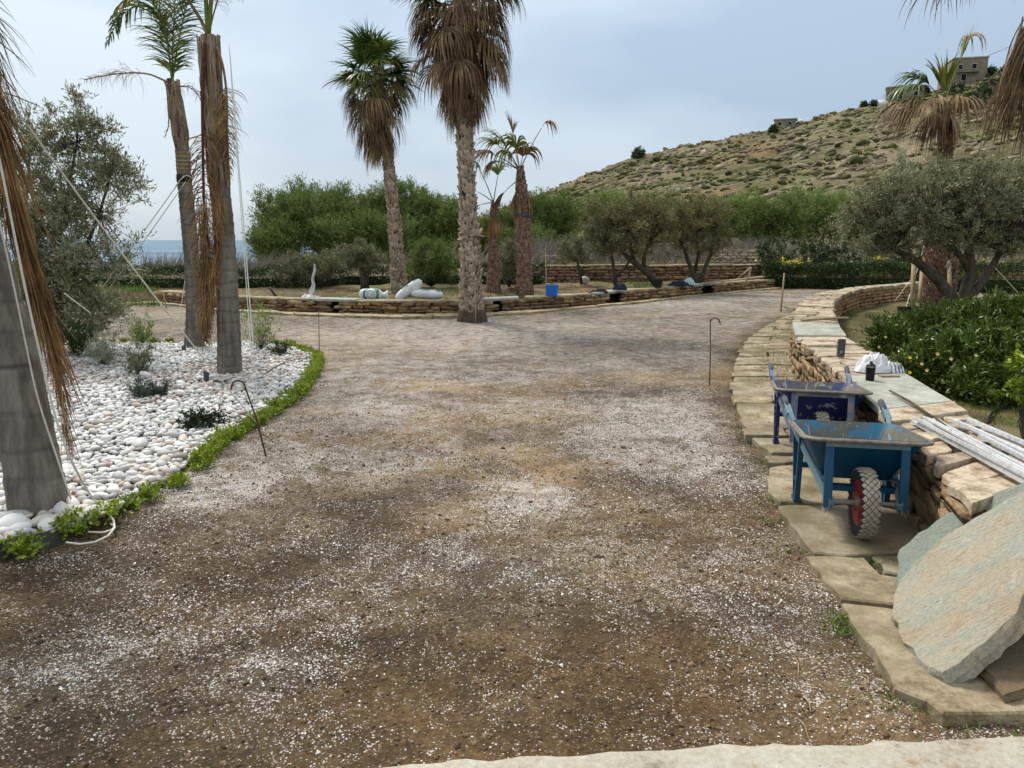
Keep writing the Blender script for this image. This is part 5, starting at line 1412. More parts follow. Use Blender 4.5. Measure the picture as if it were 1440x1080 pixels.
# ------------------------------------------------------------------ small plants of the pebble bed
def plant_mesh(kind, seed):
    g = np.random.default_rng(seed)
    if kind == 'box':
        V, F, r, *_ = crown([(np.array([0, 0, 0.055]), np.array([0.085, 0.085, 0.05]))], 34, 11, 0.026, 0.016, 0.035, g, 0.5, 0.2)
    return mesh_np('foliage', V, F, m['lime_leaf'], rnd=r)
pv = [plant_mesh('box', 500 + i) for i in range(5)]
border = []
front = [(38, 782, 1.15), (104, 752, 1.25), (118, 745, 1.1), (150, 733, 1.1), (185, 716, 0.95), (213, 703, 0.9), (246, 684, 1.0)]
path = resample(gl([(276, 662), (292, 646), (320, 624), (350, 604), (372, 592), (400, 574), (424, 554), (440, 530), (447, 514), (444, 503), (428, 497), (410, 491), (385, 487)]), 0.088)
for i, (u, v, s_) in enumerate(front): border.append((G(u, v), s_))
g = np.random.default_rng(44)
for p in path: border.append((np.array([p[0] + g.normal(0, 0.015), p[1] + g.normal(0, 0.02), 0]), g.uniform(0.85, 1.2)))
for u in [118, 140, 158, 176, 200, 214, 222, 234, 243]: border.append((G(u + g.normal(0, 2), 484), g.uniform(0.8, 1.2)))
flabels = ['separate lime green plant on the soil outside the dark edging strip, nearest the camera', 'yellow green plant at the right end of the dark edging strip', 'yellow green plant whose leaves touch the loose rope end', 'lime green plant inside the loop of white rope', 'lime green plant just past the rope loop, beside it',
           'small lime plant with bare soil on both sides, second before the continuous row', 'small lime plant with bare soil on both sides, last before the continuous row']
nf = len(front); nb = nf + len(path)
_rod = G(376, 643)[:2]
anchors = [(0, 'near end of the unbroken row', 'that begins the unbroken row, nearest the camera'), (int(np.linalg.norm(path - _rod, axis=1).argmin()), 'one beside the rusty hooked rod', 'right beside the foot of the rusty hooked rod'),
           (int(path[:, 0].argmax()), 'one on the outermost bend', 'on the outermost bend of the curved row'), (len(path) - 1, 'far end of the unbroken row', 'that ends the unbroken row behind the pebbles')]
ordw = ['first', 'second', 'third', 'fourth', 'fifth', 'sixth', 'seventh', 'eighth', 'ninth', 'tenth', 'eleventh', 'twelfth', 'thirteenth', 'fourteenth', 'fifteenth', 'sixteenth', 'seventeenth', 'eighteenth', 'nineteenth', 'twentieth', '21st', '22nd', '23rd', '24th', '25th', '26th', '27th', '28th', '29th', '30th']
for i, (p, s_) in enumerate(border):
    lab = flabels[i] if i < nf else ('small lime green plant in the unbroken curved row edging the pebble bed' if i < nb else 'small green plant in the gappy row along the far edge of the pebble bed')
    if nf <= i < nb:
        sd_ = min(anchors, key=lambda t_: abs(i - nf - t_[0])); k_ = abs(i - nf - sd_[0])
        if k_ == 0: lab = 'lime green edging plant ' + sd_[2]
        else: lab = ordw[k_ - 1] + ' edging plant from the ' + sd_[1] + (', nearer the camera' if i - nf < sd_[0] else ', farther back')
    elif i >= nb:
        lab = ordw[i - nb] + ' from the left of the small plants along the far edge of the pebbles'
    gr = 'edging plants nearest the camera' if i < nf else ('edging plants in the unbroken row' if i < nb else 'edging plants along the far edge')
    o = obj('edging_plant', pv[i % 5], None, (p[0], p[1], 0.0), (0, 0, g.uniform(0, 6.28)), (s_ * (0.95 if i < nf else 0.8), s_ * (0.95 if i < nf else 0.8), s_ * g.uniform(0.75, 0.98)))
    tag(o, lab, 'plant', gr, 'thing')

def bedplant(name, label, u, v, h, w, ncl, per, L, W, leafm, seed, up=0.8, cr=0.08):
    b = G(u, v, 0.03)
    return tree(name, label, 'plant', (b[0], b[1], 0.03), [], [(b + [0, 0, h * 0.55], np.array([w / 2, w / 2, h * 0.45])), (b + [0, 0, h * 0.3], np.array([w * 0.4, w * 0.4, h * 0.28]))], ncl, per, L, W, cr, m[leafm], m['olive_bark'], seed, up=up, inner=0.15, limb=0.006, frac=0.8)
bedplant('olive_green_shrub', 'upright olive green shrub in the middle row of the pebble bed', 198, 530, 0.42, 0.34, 60, 30, 0.035, 0.012, 'olive_leaf_grey', 401)
bedplant('lavender_plant', 'low blue grey lavender mound in front of the upright shrub', 205, 562, 0.19, 0.30, 60, 34, 0.035, 0.006, 'lavender_leaf', 402, 0.9, 0.06)
bedplant('lavender_plant', 'blue grey lavender sprig touching the right side of the larger lavender mound', 228, 559, 0.14, 0.16, 26, 30, 0.03, 0.006, 'lavender_leaf', 403, 0.9, 0.05)
bedplant('low_dark_plant', 'low dark green plant with round leaves alone among the pebbles near the rusty hook', 284, 603, 0.12, 0.34, 80, 22, 0.026, 0.02, 'deep_leaf', 404, 0.4, 0.05)
bedplant('silver_plant', 'pale silvery dry looking plant between two green ones', 146, 516, 0.42, 0.42, 70, 26, 0.04, 0.008, 'silver_leaf', 405, 0.9, 0.1)
bedplant('spiky_green_plant', 'dark green spiky plant left of the silvery one', 112, 504, 0.42, 0.36, 60, 30, 0.06, 0.012, 'hedge_leaf', 406, 1.2, 0.1)
bedplant('yellow_green_shrub', 'taller yellow green shrub behind the upright shrub at the back of the pebbles', 200, 484, 0.44, 0.4, 50, 30, 0.04, 0.012, 'tamarisk_leaf_light', 407, 1.1, 0.12)
bedplant('sparse_shrub', 'sparse twiggy shrub right of the ringed palm at the back of the pebbles', 368, 494, 0.62, 0.6, 60, 16, 0.05, 0.014, 'tamarisk_leaf_light', 408, 1.0, 0.16)
bedplant('low_green_plant', 'small green tuft at the foot of the sparse twiggy shrub', 392, 500, 0.16, 0.34, 30, 24, 0.04, 0.014, 'hedge_leaf', 409, 0.6, 0.06)
bedplant('dark_green_plant', 'dark green plant half hidden behind the leaning palm trunk at the frame edge', -4, 650, 0.3, 0.34, 60, 24, 0.05, 0.02, 'deep_leaf', 410, 0.7, 0.09)
bedplant('small_green_plant', 'small green sprig at the back between the leaning palm and the spiky plant', 48, 484, 0.16, 0.3, 26, 22, 0.04, 0.014, 'tamarisk_leaf_light', 411, 0.8, 0.06)

# ------------------------------------------------------------------ palms
def pv3(*ps): return [np.array(p, float) for p in ps]
def curve(pts, n=24):
    """smooth polyline through points"""
    P = np.array(pts, float); s = np.concatenate([[0], np.cumsum(np.linalg.norm(np.diff(P, axis=0), axis=1))]); q = np.linspace(0, s[-1], n)
    R = np.stack([np.interp(q, s, P[:, k]) for k in range(3)], 1)
    for _ in range(max(2, n // 8)): R[1:-1] = (R[:-2] + 2 * R[1:-1] + R[2:]) / 4
    return R

def ringed_trunk(parent, pts, radii, ringstep, rng, name='trunk'):
    """grey smooth trunk with leaf scar rings"""
    P = np.array(pts, float); s = np.concatenate([[0], np.cumsum(np.linalg.norm(np.diff(P, axis=0), axis=1))])
    n = int(s[-1] / 0.022); q = np.linspace(0, s[-1], n); C = np.stack([np.interp(q, s, P[:, k]) for k in range(3)], 1)
    r = np.interp(q, s, radii); seg = 28
    rings = []; z = 0.05
    while z < s[-1]: rings.append(z); z += ringstep * rng.uniform(0.75, 1.3)
    rings = np.array(rings); tilt = rng.normal(0, 0.02, len(rings)); ph = rng.uniform(0, 6, len(rings))
    V = []; att = []
    for i in range(n):
        for k in range(seg):
            a = 2 * PI * k / seg; dz = q[i] - (rings + tilt * np.cos(a - ph)); j = np.abs(dz).argmin(); d = abs(dz[j])
            g_ = math.exp(-(d / 0.012) ** 2); bulge = 0.006 * math.exp(-((dz[j] + 0.03) / 0.03) ** 2)
            rr = r[i] * (1 + 0.025 * (vnoise(np.array(a * 1.5), np.array(q[i] * 3.0), 4) - 0.5)) - 0.006 * g_ + bulge
            V.append(C[i] + np.array([math.cos(a) * rr, math.sin(a) * rr, 0])); att.append(g_ * (0.35 + 0.5 * float(vnoise(np.array(a * 1.3), np.array(q[i] * 5.0), 8))))
    F = [(i * seg + k, i * seg + (k + 1) % seg, (i + 1) * seg + (k + 1) % seg, (i + 1) * seg + k) for i in range(n - 1) for k in range(seg)]
    return build_np(name, V, F, m['ring_bark'], parent, smooth=True, attrs={'ring': att})

def pinnate(path, L, W, per, rng, side=1.0, fwd=0.5, grav=0.6, t0=0.12, up=0.0, steps=5, taper=True, wig=0.05, splay=0.15):
    """leaflets both sides of a rachis"""
    P = np.array(path); s = np.concatenate([[0], np.cumsum(np.linalg.norm(np.diff(P, axis=0), axis=1))])
    n = int(per); q = np.repeat(np.linspace(t0, 0.995, n), 2) + rng.normal(0, 0.004, 2 * n); q = np.clip(q, 0, 1)
    C = np.stack([np.interp(q * s[-1], s, P[:, k]) for k in range(3)], 1)
    T = np.stack([np.interp(np.clip(q + 0.03, 0, 1) * s[-1], s, P[:, k]) - np.interp(np.clip(q - 0.03, 0, 1) * s[-1], s, P[:, k]) for k in range(3)], 1)
    T /= np.linalg.norm(T, axis=1, keepdims=True)
    ov = P[-1] - P[0]; ref = np.cross(ov, [0, 0, 1.0])
    if np.linalg.norm(ref) < 0.25 * np.linalg.norm(ov): ref = np.array([1.0, 0.25, 0])
    ref /= np.linalg.norm(ref)
    S_ = ref[None] - T * (T @ ref)[:, None]; S_ /= np.linalg.norm(S_, axis=1, keepdims=True)
    sg = np.tile([1, -1], n)[:, None]
    d = S_ * sg * side + T * fwd + np.array([0, 0, up]) + rng.normal(0, splay, C.shape)
    ll = L * (np.clip(np.sin(np.clip(q * 0.9 + 0.12, 0, 1) * PI) ** 0.6, 0.25, 1) if taper else 1) * rng.uniform(0.8, 1.15, 2 * n)
    V, F, k = blades(C, d, ll, W, grav, rng, steps, wig=wig)
    return V, F, np.repeat(rng.uniform(0, 1, 2 * n), k)

def frond(parent, path, mat_leaf_, mat_stem, L, W, per, rng, label=None, rach=(0.012, 0.004), **kw):
    path = curve(path, 22); V, F, r = pinnate(path, L, W, per, rng, **kw)
    o = build_np('frond', V, F, m[mat_leaf_], parent, rnd=r)
    mb = MB().tube([tuple(p) for p in path], list(np.linspace(rach[0], rach[1], len(path))), 6)
    off = np.array(wloc(o))
    me = mb.mesh('stalk', m[mat_stem], True, off); obj('stalk', me, o)
    if label: o['label'] = label
    return o

rg = np.random.default_rng(1001)
# --- leaning grey palm at the left frame edge
b = G(54, 726, 0.0); aY = b[1]
palmA = thing('ringed_palm', 'thick grey leaning palm trunk at the left frame edge with dry brown fronds hanging', 'palm tree', (b[0], b[1], 0), 'smooth ringed palms in the pebble bed')
tp = [b + [0, 0.02, -0.05], D(40, 620, aY + 0.06), D(18, 500, aY + 0.12), D(-22, 360, aY + 0.18), D(-80, 200, aY + 0.3), D(-130, 60, aY + 0.4), D(-165, -60, aY + 0.5)]
ringed_trunk(palmA, tp, [0.166, 0.143, 0.132, 0.128, 0.12, 0.115, 0.11], 0.23, rg)
hang = curve([D(-165, -60, aY + 0.45), D(-90, -10, aY + 0.1), D(-30, 90, aY), D(2, 200, aY - 0.02), D(22, 300, aY - 0.04), D(48, 400, aY - 0.04), D(76, 490, aY), D(88, 560, aY), D(97, 625, aY)], 30)
def strands(parent, name, path, n, L, W, rng, mat, t0=0.2, t1=0.95, spread=0.1, side=0.12, grav=0.5, label=None, wig=0.05, narrow=True):
    q = rng.uniform(t0, t1, n); p = at(path, q); tan_ = at(path, np.clip(q + 0.03, 0, 1)) - at(path, np.clip(q - 0.03, 0, 1)); tan_ /= np.linalg.norm(tan_, axis=1, keepdims=True)
    p = p + rng.normal(0, spread, p.shape) * np.array([1, 0.7, 0.3]) * (1 - 0.6 * q[:, None] if narrow else 1)
    d = tan_ + rng.normal(0, side, p.shape)
    rem = L * rng.uniform(0.5, 1.2, n)
    V, F, k = blades(p, d, rem, W, grav, rng, 6, wig=wig)
    o = build_np(name, V, F, m[mat], parent, rnd=np.repeat(rng.uniform(0, 1, n), k))
    if label: o['label'] = label
    return o
strands(palmA, 'dry_frond', hang, 620, 0.55, 0.009, rg, 'rust_frond', 0.22, 0.80, 0.042, 0.05, 0.1, 'rust brown hanging frond', 0.03)
strands(palmA, 'dry_frond', hang, 240, 0.30, 0.005, rg, 'rust_frond', 0.55, 0.97, 0.04, 0.13, 0.3, 'rust brown frond tip with frayed ends', 0.06)
wisp = curve([D(-165, -60, aY + 0.45), D(-80, -40, aY + 0.2), D(-30, 10, aY), D(-8, 90, aY), D(5, 200, aY), D(12, 300, aY)], 20)
strands(palmA, 'dry_frond', wisp, 200, 0.42, 0.007, rg, 'dead_frond', 0.3, 0.9, 0.05, 0.3, 0.6, 'pale dry wisps', 0.1)
path_mb = MB().tube([tuple(p) for p in hang], list(np.linspace(0.018, 0.005, len(hang))), 6)
build(path_mb, 'stalk', m['rust_frond'], palmA)
frond(palmA, [D(-165, -60, aY + 0.5), D(-120, -180, aY + 0.2), D(-40, -260, aY - 0.2), D(60, -200, aY - 0.5)], 'palm_green', 'palm_green', 0.5, 0.03, 60, rg, grav=0.7)

# --- slim ringed palm with green fronds (behind)
b = G(273, 493, 0.0); bY = b[1]
palmB = thing('ringed_palm', 'slimmer ringed palm with a black band and green fronds, left of the other trunk', 'palm tree', (b[0], b[1], 0), 'smooth ringed palms in the pebble bed')
tp = [b + [0, 0, -0.05], D(274, 440, bY), D(271, 380, bY), D(264, 300, bY), D(259, 250, bY), D(256, 205, bY)]
ringed_trunk(palmB, tp, [0.15, 0.122, 0.108, 0.102, 0.096, 0.094], 0.12, rg)
sh = [D(256, 208, bY), D(253, 190, bY), D(249, 165, bY), D(245, 140, bY), D(242, 118, bY)]
build(MB().tube(sh, [0.094, 0.106, 0.096, 0.08, 0.055], 14), 'crownshaft', m['sheath'], palmB, smooth=True)
def sheath_strips(parent, path, r, n, rng, Lr=(0.3, 0.9), w=0.05, top_flare=0.0, mat='sheath'):
    """overlapping dry leaf-base strips wrapped round the trunk"""
    for i in range(n):
        a = rng.uniform(0, 2 * PI); q0 = rng.uniform(0, 0.7); L = rng.uniform(*Lr); q1 = min(1.0, q0 + L)
        qs = np.linspace(q0, q1, 7); C = at(path, qs); R = np.interp(qs, np.linspace(0, 1, len(r)), r)
        mb = MB(); V = []; ww = w * rng.uniform(0.6, 1.5)
        for j, (c, rr) in enumerate(zip(C, R)):
            fl = rr + 0.010 + rng.uniform(0, 0.008) + top_flare * (j / 6) ** 3 * rng.uniform(0, 1)
            wj = ww * (1 - 0.75 * (j / 6) ** 1.5) / rr
            for t_ in (-1, -0.35, 0.35, 1):
                an = a + t_ * wj * 0.5; rad_ = fl * (1 - 0.03 * abs(t_))
                V.append(c + np.array([math.cos(an), math.sin(an), 0]) * rad_)
        F = [(4 * j + k, 4 * j + k + 1, 4 * j + k + 5, 4 * j + k + 4) for j in range(6) for k in range(3)]
        mb.add(V, F); build(mb, 'leaf_base', m[mat], parent, smooth=True)
sheath_strips(palmB, np.array([D(257, 215, bY), D(253, 190, bY), D(247, 150, bY), D(242, 112, bY)]), [0.096, 0.109, 0.09, 0.062], 16, rg, (0.4, 0.9), 0.11, 0.05)
# cracked rings under the crownshaft and the black band
mb = MB(); cc = D(259, 251, bY); mb.lathe([(0.099, -0.055), (0.104, -0.05), (0.104, 0.05), (0.099, 0.055)], cc, 24); build(mb, 'black_band', m['black_plastic'], palmB, smooth=True)
for vv in (215, 221, 227, 232, 238):
    c = D(257.5 + (vv - 215) * 0.05, vv, bY); mb = MB().lathe([(0.1, -0.012), (0.106, -0.006), (0.106, 0.006), (0.1, 0.012)], c, 20); o = build(mb, 'scar_ring', m['rust_frond'], palmB)
top = D(242, 118, bY)
frond(palmB, [top, D(236, 60, bY), D(222, 15, bY), D(198, 5, bY), D(172, 18, bY), D(150, 60, bY - 0.05)], 'palm_green', 'palm_yellow_green', 0.40, 0.022, 64, rg, 'green frond arching left', grav=0.9, fwd=0.7, t0=0.3, splay=0.12)
frond(palmB, [top, D(238, 70, bY), D(228, 25, bY), D(210, -8, bY - 0.2), D(180, -5, bY - 0.4), D(152, 30, bY - 0.5)], 'palm_yellow_green', 'palm_yellow_green', 0.36, 0.02, 60, rg, 'green frond arching left', grav=0.9, fwd=0.7, t0=0.3, splay=0.15)
frond(palmB, [top, D(243, 60, bY + 0.1), D(246, 0, bY + 0.2), D(248, -60, bY + 0.3), D(230, -110, bY + 0.4)], 'palm_green', 'palm_yellow_green', 0.50, 0.02, 80, rg, 'upright green frond', grav=0.55, fwd=0.9, t0=0.06, splay=0.12)
frond(palmB, [top, D(250, 62, bY), D(262, 8, bY), D(280, -40, bY - 0.2), D(300, -60, bY - 0.4)], 'palm_green', 'palm_yellow_green', 0.42, 0.018, 66, rg, 'green frond leaning right', grav=0.7, fwd=0.8, t0=0.1, splay=0.14)
frond(palmB, [top, D(238, 70, bY - 0.1), D(226, 25, bY - 0.15), D(222, -30, bY - 0.2), D(235, -70, bY - 0.3)], 'palm_yellow_green', 'palm_yellow_green', 0.45, 0.018, 70, rg, 'yellowing upright frond', grav=0.9, fwd=0.7, t0=0.08, splay=0.16)
frond(palmB, [top, D(228, 112, bY - 0.05), D(212, 104, bY - 0.1), D(190, 102, bY - 0.15), D(160, 104, bY - 0.2), D(118, 112, bY - 0.25)], 'dry_tip', 'dead_frond', 0.38, 0.006, 46, rg, 'dead frond stretching left with wispy leaflets', grav=1.4, fwd=0.15, side=0.35, t0=0.35, wig=0.12, rach=(0.014, 0.006))
frond(palmB, [top, D(252, 122, bY - 0.1), D(264, 121, bY - 0.1), D(276, 130, bY - 0.1), D(284, 142, bY - 0.1)], 'dead_frond', 'dead_frond', 0.22, 0.006, 26, rg, 'short dead frond reaching right', grav=1.4, fwd=0.2, side=0.3, t0=0.2, wig=0.12, rach=(0.012, 0.004))
frond(palmB, [D(244, 125, bY - 0.1), D(236, 150, bY - 0.15), D(238, 175, bY - 0.15), D(232, 192, bY - 0.15)], 'dead_frond', 'dead_frond', 0.12, 0.008, 14, rg, 'withered remnant', grav=1.0, side=0.3, wig=0.15)

# --- nearer ringed palm with brown hanging fronds
b = G(323, 530, 0.0); cY = b[1]
palmC = thing('ringed_palm', 'ringed palm wrapped in dead brown fronds, nearest the small black spotlight', 'palm tree', (b[0], b[1], 0), 'smooth ringed palms in the pebble bed')
tp = [b + [0, 0, -0.05], D(322, 470, cY), D(319, 400, cY), D(316, 340, cY), D(313, 300, cY), D(308, 260, cY)]
ringed_trunk(palmC, tp, [0.146, 0.132, 0.122, 0.116, 0.112, 0.11], 0.145, rg)
shp = np.array([D(309, 275, cY), D(306, 220, cY), D(301, 160, cY), D(297, 110, cY), D(293, 50, cY)])
build(MB().tube([tuple(p) for p in shp], [0.108, 0.108, 0.104, 0.098, 0.085], 14), 'crownshaft', m['sheath'], palmC, smooth=True)
sheath_strips(palmC, shp, [0.108, 0.108, 0.105, 0.099, 0.085], 34, rg, (0.3, 0.95), 0.12, 0.04)
sheath_strips(palmC, shp, [0.112, 0.112, 0.109, 0.103, 0.09], 14, rg, (0.3, 0.7), 0.06, 0.04, 'dead_frond')
h1 = curve([D(287, 60, cY - 0.13), D(284, 110, cY - 0.16), D(285, 180, cY - 0.16), D(286, 260, cY - 0.17), D(288, 340, cY - 0.17), D(290, 420, cY - 0.16), D(289, 480, cY - 0.16)], 30)
frond(palmC, h1, 'rust_frond', 'rusty_steel', 0.34, 0.012, 150, rg, 'dead brown frond hanging down the left of the trunk', grav=1.5, fwd=0.35, side=0.6, t0=0.28, wig=0.1, rach=(0.02, 0.008), splay=0.25)
strands(palmC, 'dry_frond', h1, 420, 0.42, 0.008, rg, 'rust_frond', 0.48, 0.93, 0.035, 0.11, 0.3, 'golden brown mat of hanging leaflets', 0.05, False)
h2 = curve([D(302, 250, cY - 0.16), D(306, 300, cY - 0.17), D(302, 350, cY - 0.17), D(296, 420, cY - 0.16), D(292, 480, cY - 0.16)], 20)
strands(palmC, 'dry_frond', h2, 300, 0.36, 0.008, rg, 'rust_frond', 0.0, 0.8, 0.035, 0.16, 0.35, 'brown leaflets matted on the front of the trunk', 0.07, False)
h3 = curve([D(305, 66, cY - 0.08), D(314, 90, cY - 0.1), D(319, 130, cY - 0.1), D(320, 180, cY - 0.1), D(322, 250, cY - 0.1)], 20)
frond(palmC, h3, 'rust_frond', 'dead_frond', 0.26, 0.009, 90, rg, 'dead frond hanging down the right of the trunk', grav=1.5, fwd=0.4, side=0.5, t0=0.3, wig=0.12, rach=(0.016, 0.005), splay=0.25)
topc = D(293, 52, cY)
frond(palmC, [topc, D(284, 30, cY), D(268, 5, cY), D(245, -30, cY), D(200, -60, cY)], 'palm_yellow_green', 'dead_frond', 0.4, 0.014, 60, rg, 'frond with a dark stalk leaning left', grav=0.8, t0=0.5, rach=(0.022, 0.008))
frond(palmC, [topc, D(290, 10, cY), D(286, -60, cY), D(280, -140, cY), D(250, -220, cY)], 'palm_green', 'palm_yellow_green', 0.5, 0.02, 70, rg, 'upright green frond', grav=0.5, t0=0.25, rach=(0.026, 0.008))
frond(palmC, [topc, D(296, 10, cY), D(302, -60, cY), D(314, -140, cY), D(350, -200, cY)], 'palm_green', 'palm_yellow_green', 0.5, 0.02, 70, rg, 'upright green frond', grav=0.5, t0=0.25, rach=(0.026, 0.008))
frond(palmC, [topc, D(300, 20, cY), D(312, -18, cY), D(322, -30, cY - 0.1), D(336, -22, cY - 0.1), D(338, 0, cY - 0.1)], 'dry_tip', 'dead_frond', 0.24, 0.006, 50, rg, 'thin dead frond curling right', grav=1.2, t0=0.35, wig=0.14, rach=(0.01, 0.004))

# --- fan palms
def fan_mesh(elev, Lp, R, spread, nseg, droop, rng, W, leafm, stemm, tips=True):
    e = np.array([math.cos(elev), 0, math.sin(elev)]); path = [np.zeros(3)]; d = e.copy()
    for k in range(5):
        path.append(path[-1] + d * Lp / 5); d = d + np.array([0, 0, -1]) * 0.07; d /= np.linalg.norm(d)
    b_ = path[-1]; y = np.array([0, 1.0, 0]); nn = np.cross(d, y)
    ph = np.linspace(-spread, spread, nseg) + rng.normal(0, 0.03, nseg)
    D_ = np.cos(ph)[:, None] * d + np.sin(ph)[:, None] * y + nn * (np.abs(np.sin(ph)) * 0.25)[:, None] + rng.normal(0, 0.03, (nseg, 3))
    Ls = R * (0.72 + 0.28 * np.cos(ph * 0.7)) * rng.uniform(0.88, 1.08, nseg)
    V, F, k = blades(np.repeat(b_[None], nseg, 0), D_, Ls, W, droop, rng, 7, prof=(0.35, 0.9, 1.0, 0.9, 0.5, 0.25, 0.08), wdir=np.repeat(nn[None], nseg, 0), wig=0.02 + 0.03 * (droop > 1))
    r = np.repeat(rng.uniform(0, 1, nseg), k)
    me = mesh_np('frond', V, F, m[leafm], rnd=r)
    st = MB().tube([tuple(p) for p in path], list(np.linspace(0.016, 0.008, 6)), 5).mesh('stalk', m[stemm], True)
    return me, st

BOOT = (np.array([(0, 0.0, -0.6), (-0.5, 0.03, -0.1), (0.5, 0.03, -0.1), (-0.22, 0.42, 0.5), (0.22, 0.42, 0.5), (0, 0.05, 0.55), (0, 0.30, 0.25)]),
        np.array([(0, 2, 6), (0, 6, 1), (1, 6, 3), (6, 2, 4), (1, 3, 5), (2, 5, 4)]))
def booted_trunk(parent, pts, radii, rng, size, mat, bark='palm_core', flare=0.4):
    P = curve(pts, 40); s = np.concatenate([[0], np.cumsum(np.linalg.norm(np.diff(P, axis=0), axis=1))]); L = s[-1]
    rr = lambda q: np.interp(q, np.linspace(0, 1, len(radii)), radii)
    qs = np.linspace(0, 1, 40)
    build(MB().tube([tuple(p) for p in P], list(rr(qs) * 0.96), 16), 'trunk', m[bark], parent, smooth=True)
    pos, ang, sc = [], [], []; z = 0.0; i = 0
    while z < L:
        q = z / L; r = rr(q); per = max(5, int(2 * PI * r / (size * 0.62))); 
        for k in range(per):
            a = 2 * PI * (k + 0.5 * (i % 2)) / per + rng.normal(0, 0.05); c = at(P, q)
            pos.append(c + np.array([math.cos(a) * r * 0.96, math.sin(a) * r * 0.96, rng.normal(0, size * 0.12)])); ang.append(a - PI / 2)
            s_ = size * rng.uniform(0.75, 1.25); sc.append((s_ * 0.8, s_ * flare * rng.uniform(0.6, 1.5), s_))
        z += size * 0.55; i += 1
    ang = np.array(ang); n = len(ang); Z = np.zeros(n); O = np.ones(n)
    R = np.stack([np.cos(ang), -np.sin(ang), Z, np.sin(ang), np.cos(ang), Z, Z, Z, O], 1).reshape(n, 3, 3)
    Rt = R @ rotmats(n, rng, 0.12) @ np.eye(3) if False else R
    V, F = scatter(BOOT[0], BOOT[1], np.array(pos), Rt, np.array(sc)); V = V + rng.normal(0, size * 0.03, V.shape)
    return build_np('leaf_bases', V, F, m[mat], parent, rnd=np.clip((rng.uniform(0.0, 0.5, n)[:, None] + np.array([0.0, 0.12, 0.12, 0.5, 0.5, 0.3, 0.35])[None]).ravel(), 0, 1), kind='stuff')

def place_fans(parent, top, specs, rng):
    """specs: (mesh pair list, count, height range below top, radius, tilt)"""
    pl = np.array(wloc(parent))
    for meshes, azs, zr, r0, scl, lab in specs:
        for a in azs:
            me, st = meshes[rng.integers(len(meshes))]
            zz = rng.uniform(*zr); p = top + np.array([math.cos(a) * r0, math.sin(a) * r0, -zz]) - pl
            s_ = rng.uniform(*scl); o = obj('frond', me, parent, tuple(p), (rng.normal(0, 0.12), rng.normal(0, 0.08), a), s_)
            obj('stalk', st, o)
            if lab: o['label'] = lab

fr = np.random.default_rng(2002)
greens = [fan_mesh(rad(e), Lp, 0.85, rad(115), 30, 0.5, fr, 0.062, 'palm_green', 'palm_yellow_green') for e, Lp in ((75, 0.5), (55, 0.6), (35, 0.65), (15, 0.6))]
mixed = [fan_mesh(rad(e), Lp, 0.85, rad(95), 28, 1.4, fr, 0.050, 'palm_yellow_green', 'palm_yellow_green') for e, Lp in ((25, 0.5), (5, 0.5), (-15, 0.45))]
drys = [fan_mesh(rad(e), Lp, 0.95, rad(75), 30, 2.6, fr, 0.036, 'dead_frond', 'dead_frond') for e, Lp in ((20, 0.55), (0, 0.5), (-20, 0.5), (-35, 0.45))]
skirts = [fan_mesh(rad(e), 0.45, 0.95, rad(32), 26, 1.8, fr, 0.034, 'dead_frond', 'dead_frond') for e in (-68, -74, -80)]
skirtsb = skirts + [fan_mesh(rad(e), 0.4, 0.9, rad(30), 24, 2.0, fr, 0.03, 'dry_tip', 'dead_frond') for e in (-70, -78)]
drysb = drys[1:] + [fan_mesh(rad(e), 0.45, 0.9, rad(60), 24, 3.0, fr, 0.03, 'dry_tip', 'dead_frond') for e in (5, -25)]
mixed += [fan_mesh(rad(-5), 0.5, 0.85, rad(90), 26, 2.2, fr, 0.045, 'dry_tip', 'palm_yellow_green')]
def az(n, rng, a0=0): return list(a0 + np.linspace(0, 2 * PI, n, endpoint=False) + rng.normal(0, 0.15, n))

# thick fan palm standing in the drive
b = G(664, 452, 0.0); dY = b[1]
palmD = thing('fan_palm', 'tallest shaggy fan palm standing in the drive, thick patterned trunk, brown skirt', 'palm tree', (b[0], b[1], 0), 'tall fan palms')
booted_trunk(palmD, [b + [0, 0, -0.05], D(662, 400, dY), D(660, 330, dY), D(656, 250, dY), D(653, 160, dY), D(651, 0, dY)], [0.235, 0.18, 0.145, 0.135, 0.13, 0.13, 0.13], fr, 0.18, 'palm_boot', flare=0.65)
mbx = MB().lathe([(0.29, -0.05), (0.31, 0.02), (0.29, 0.12), (0.265, 0.24)], b, 20); build(mbx, 'stump_base', m['bark'], palmD, smooth=True)
# torn collar of bark half way up
cpos = D(662, 330, dY); 
for k in range(16):
    a = 2 * PI * k / 16 + fr.normal(0, 0.1); T_ = MB(); c = cpos + np.array([math.cos(a), math.sin(a), 0]) * 0.16
    t1 = c + np.array([math.cos(a + 0.5), math.sin(a + 0.5), 0]) * 0.10 + np.array([0, 0, fr.uniform(-0.14, 0.16)])
    T_.bar(c, t1, 0.07, 0.02); build(T_, 'bark_flap', m['palm_boot'], palmD)
topD = D(650, -12, dY)
place_fans(palmD, topD, [(greens, az(10, fr), (-0.1, 0.1), 0.08, (0.85, 1.05), 'green fan frond'), (mixed, az(9, fr), (0.0, 0.35), 0.12, (0.85, 1.1), None),
                         (drys[:2], az(20, fr), (0.0, 0.8), 0.15, (0.75, 0.95), 'dry brown fan frond'), (drysb, az(26, fr), (0.2, 1.2), 0.17, (0.7, 0.98), 'dry brown fan frond'),
                         (skirts, az(26, fr), (0.4, 1.1), 0.2, (0.8, 1.05), 'dry brown fan frond'), (skirtsb, az(20, fr), (0.9, 1.75), 0.16, (0.6, 0.85), 'dry brown fan frond')], fr)
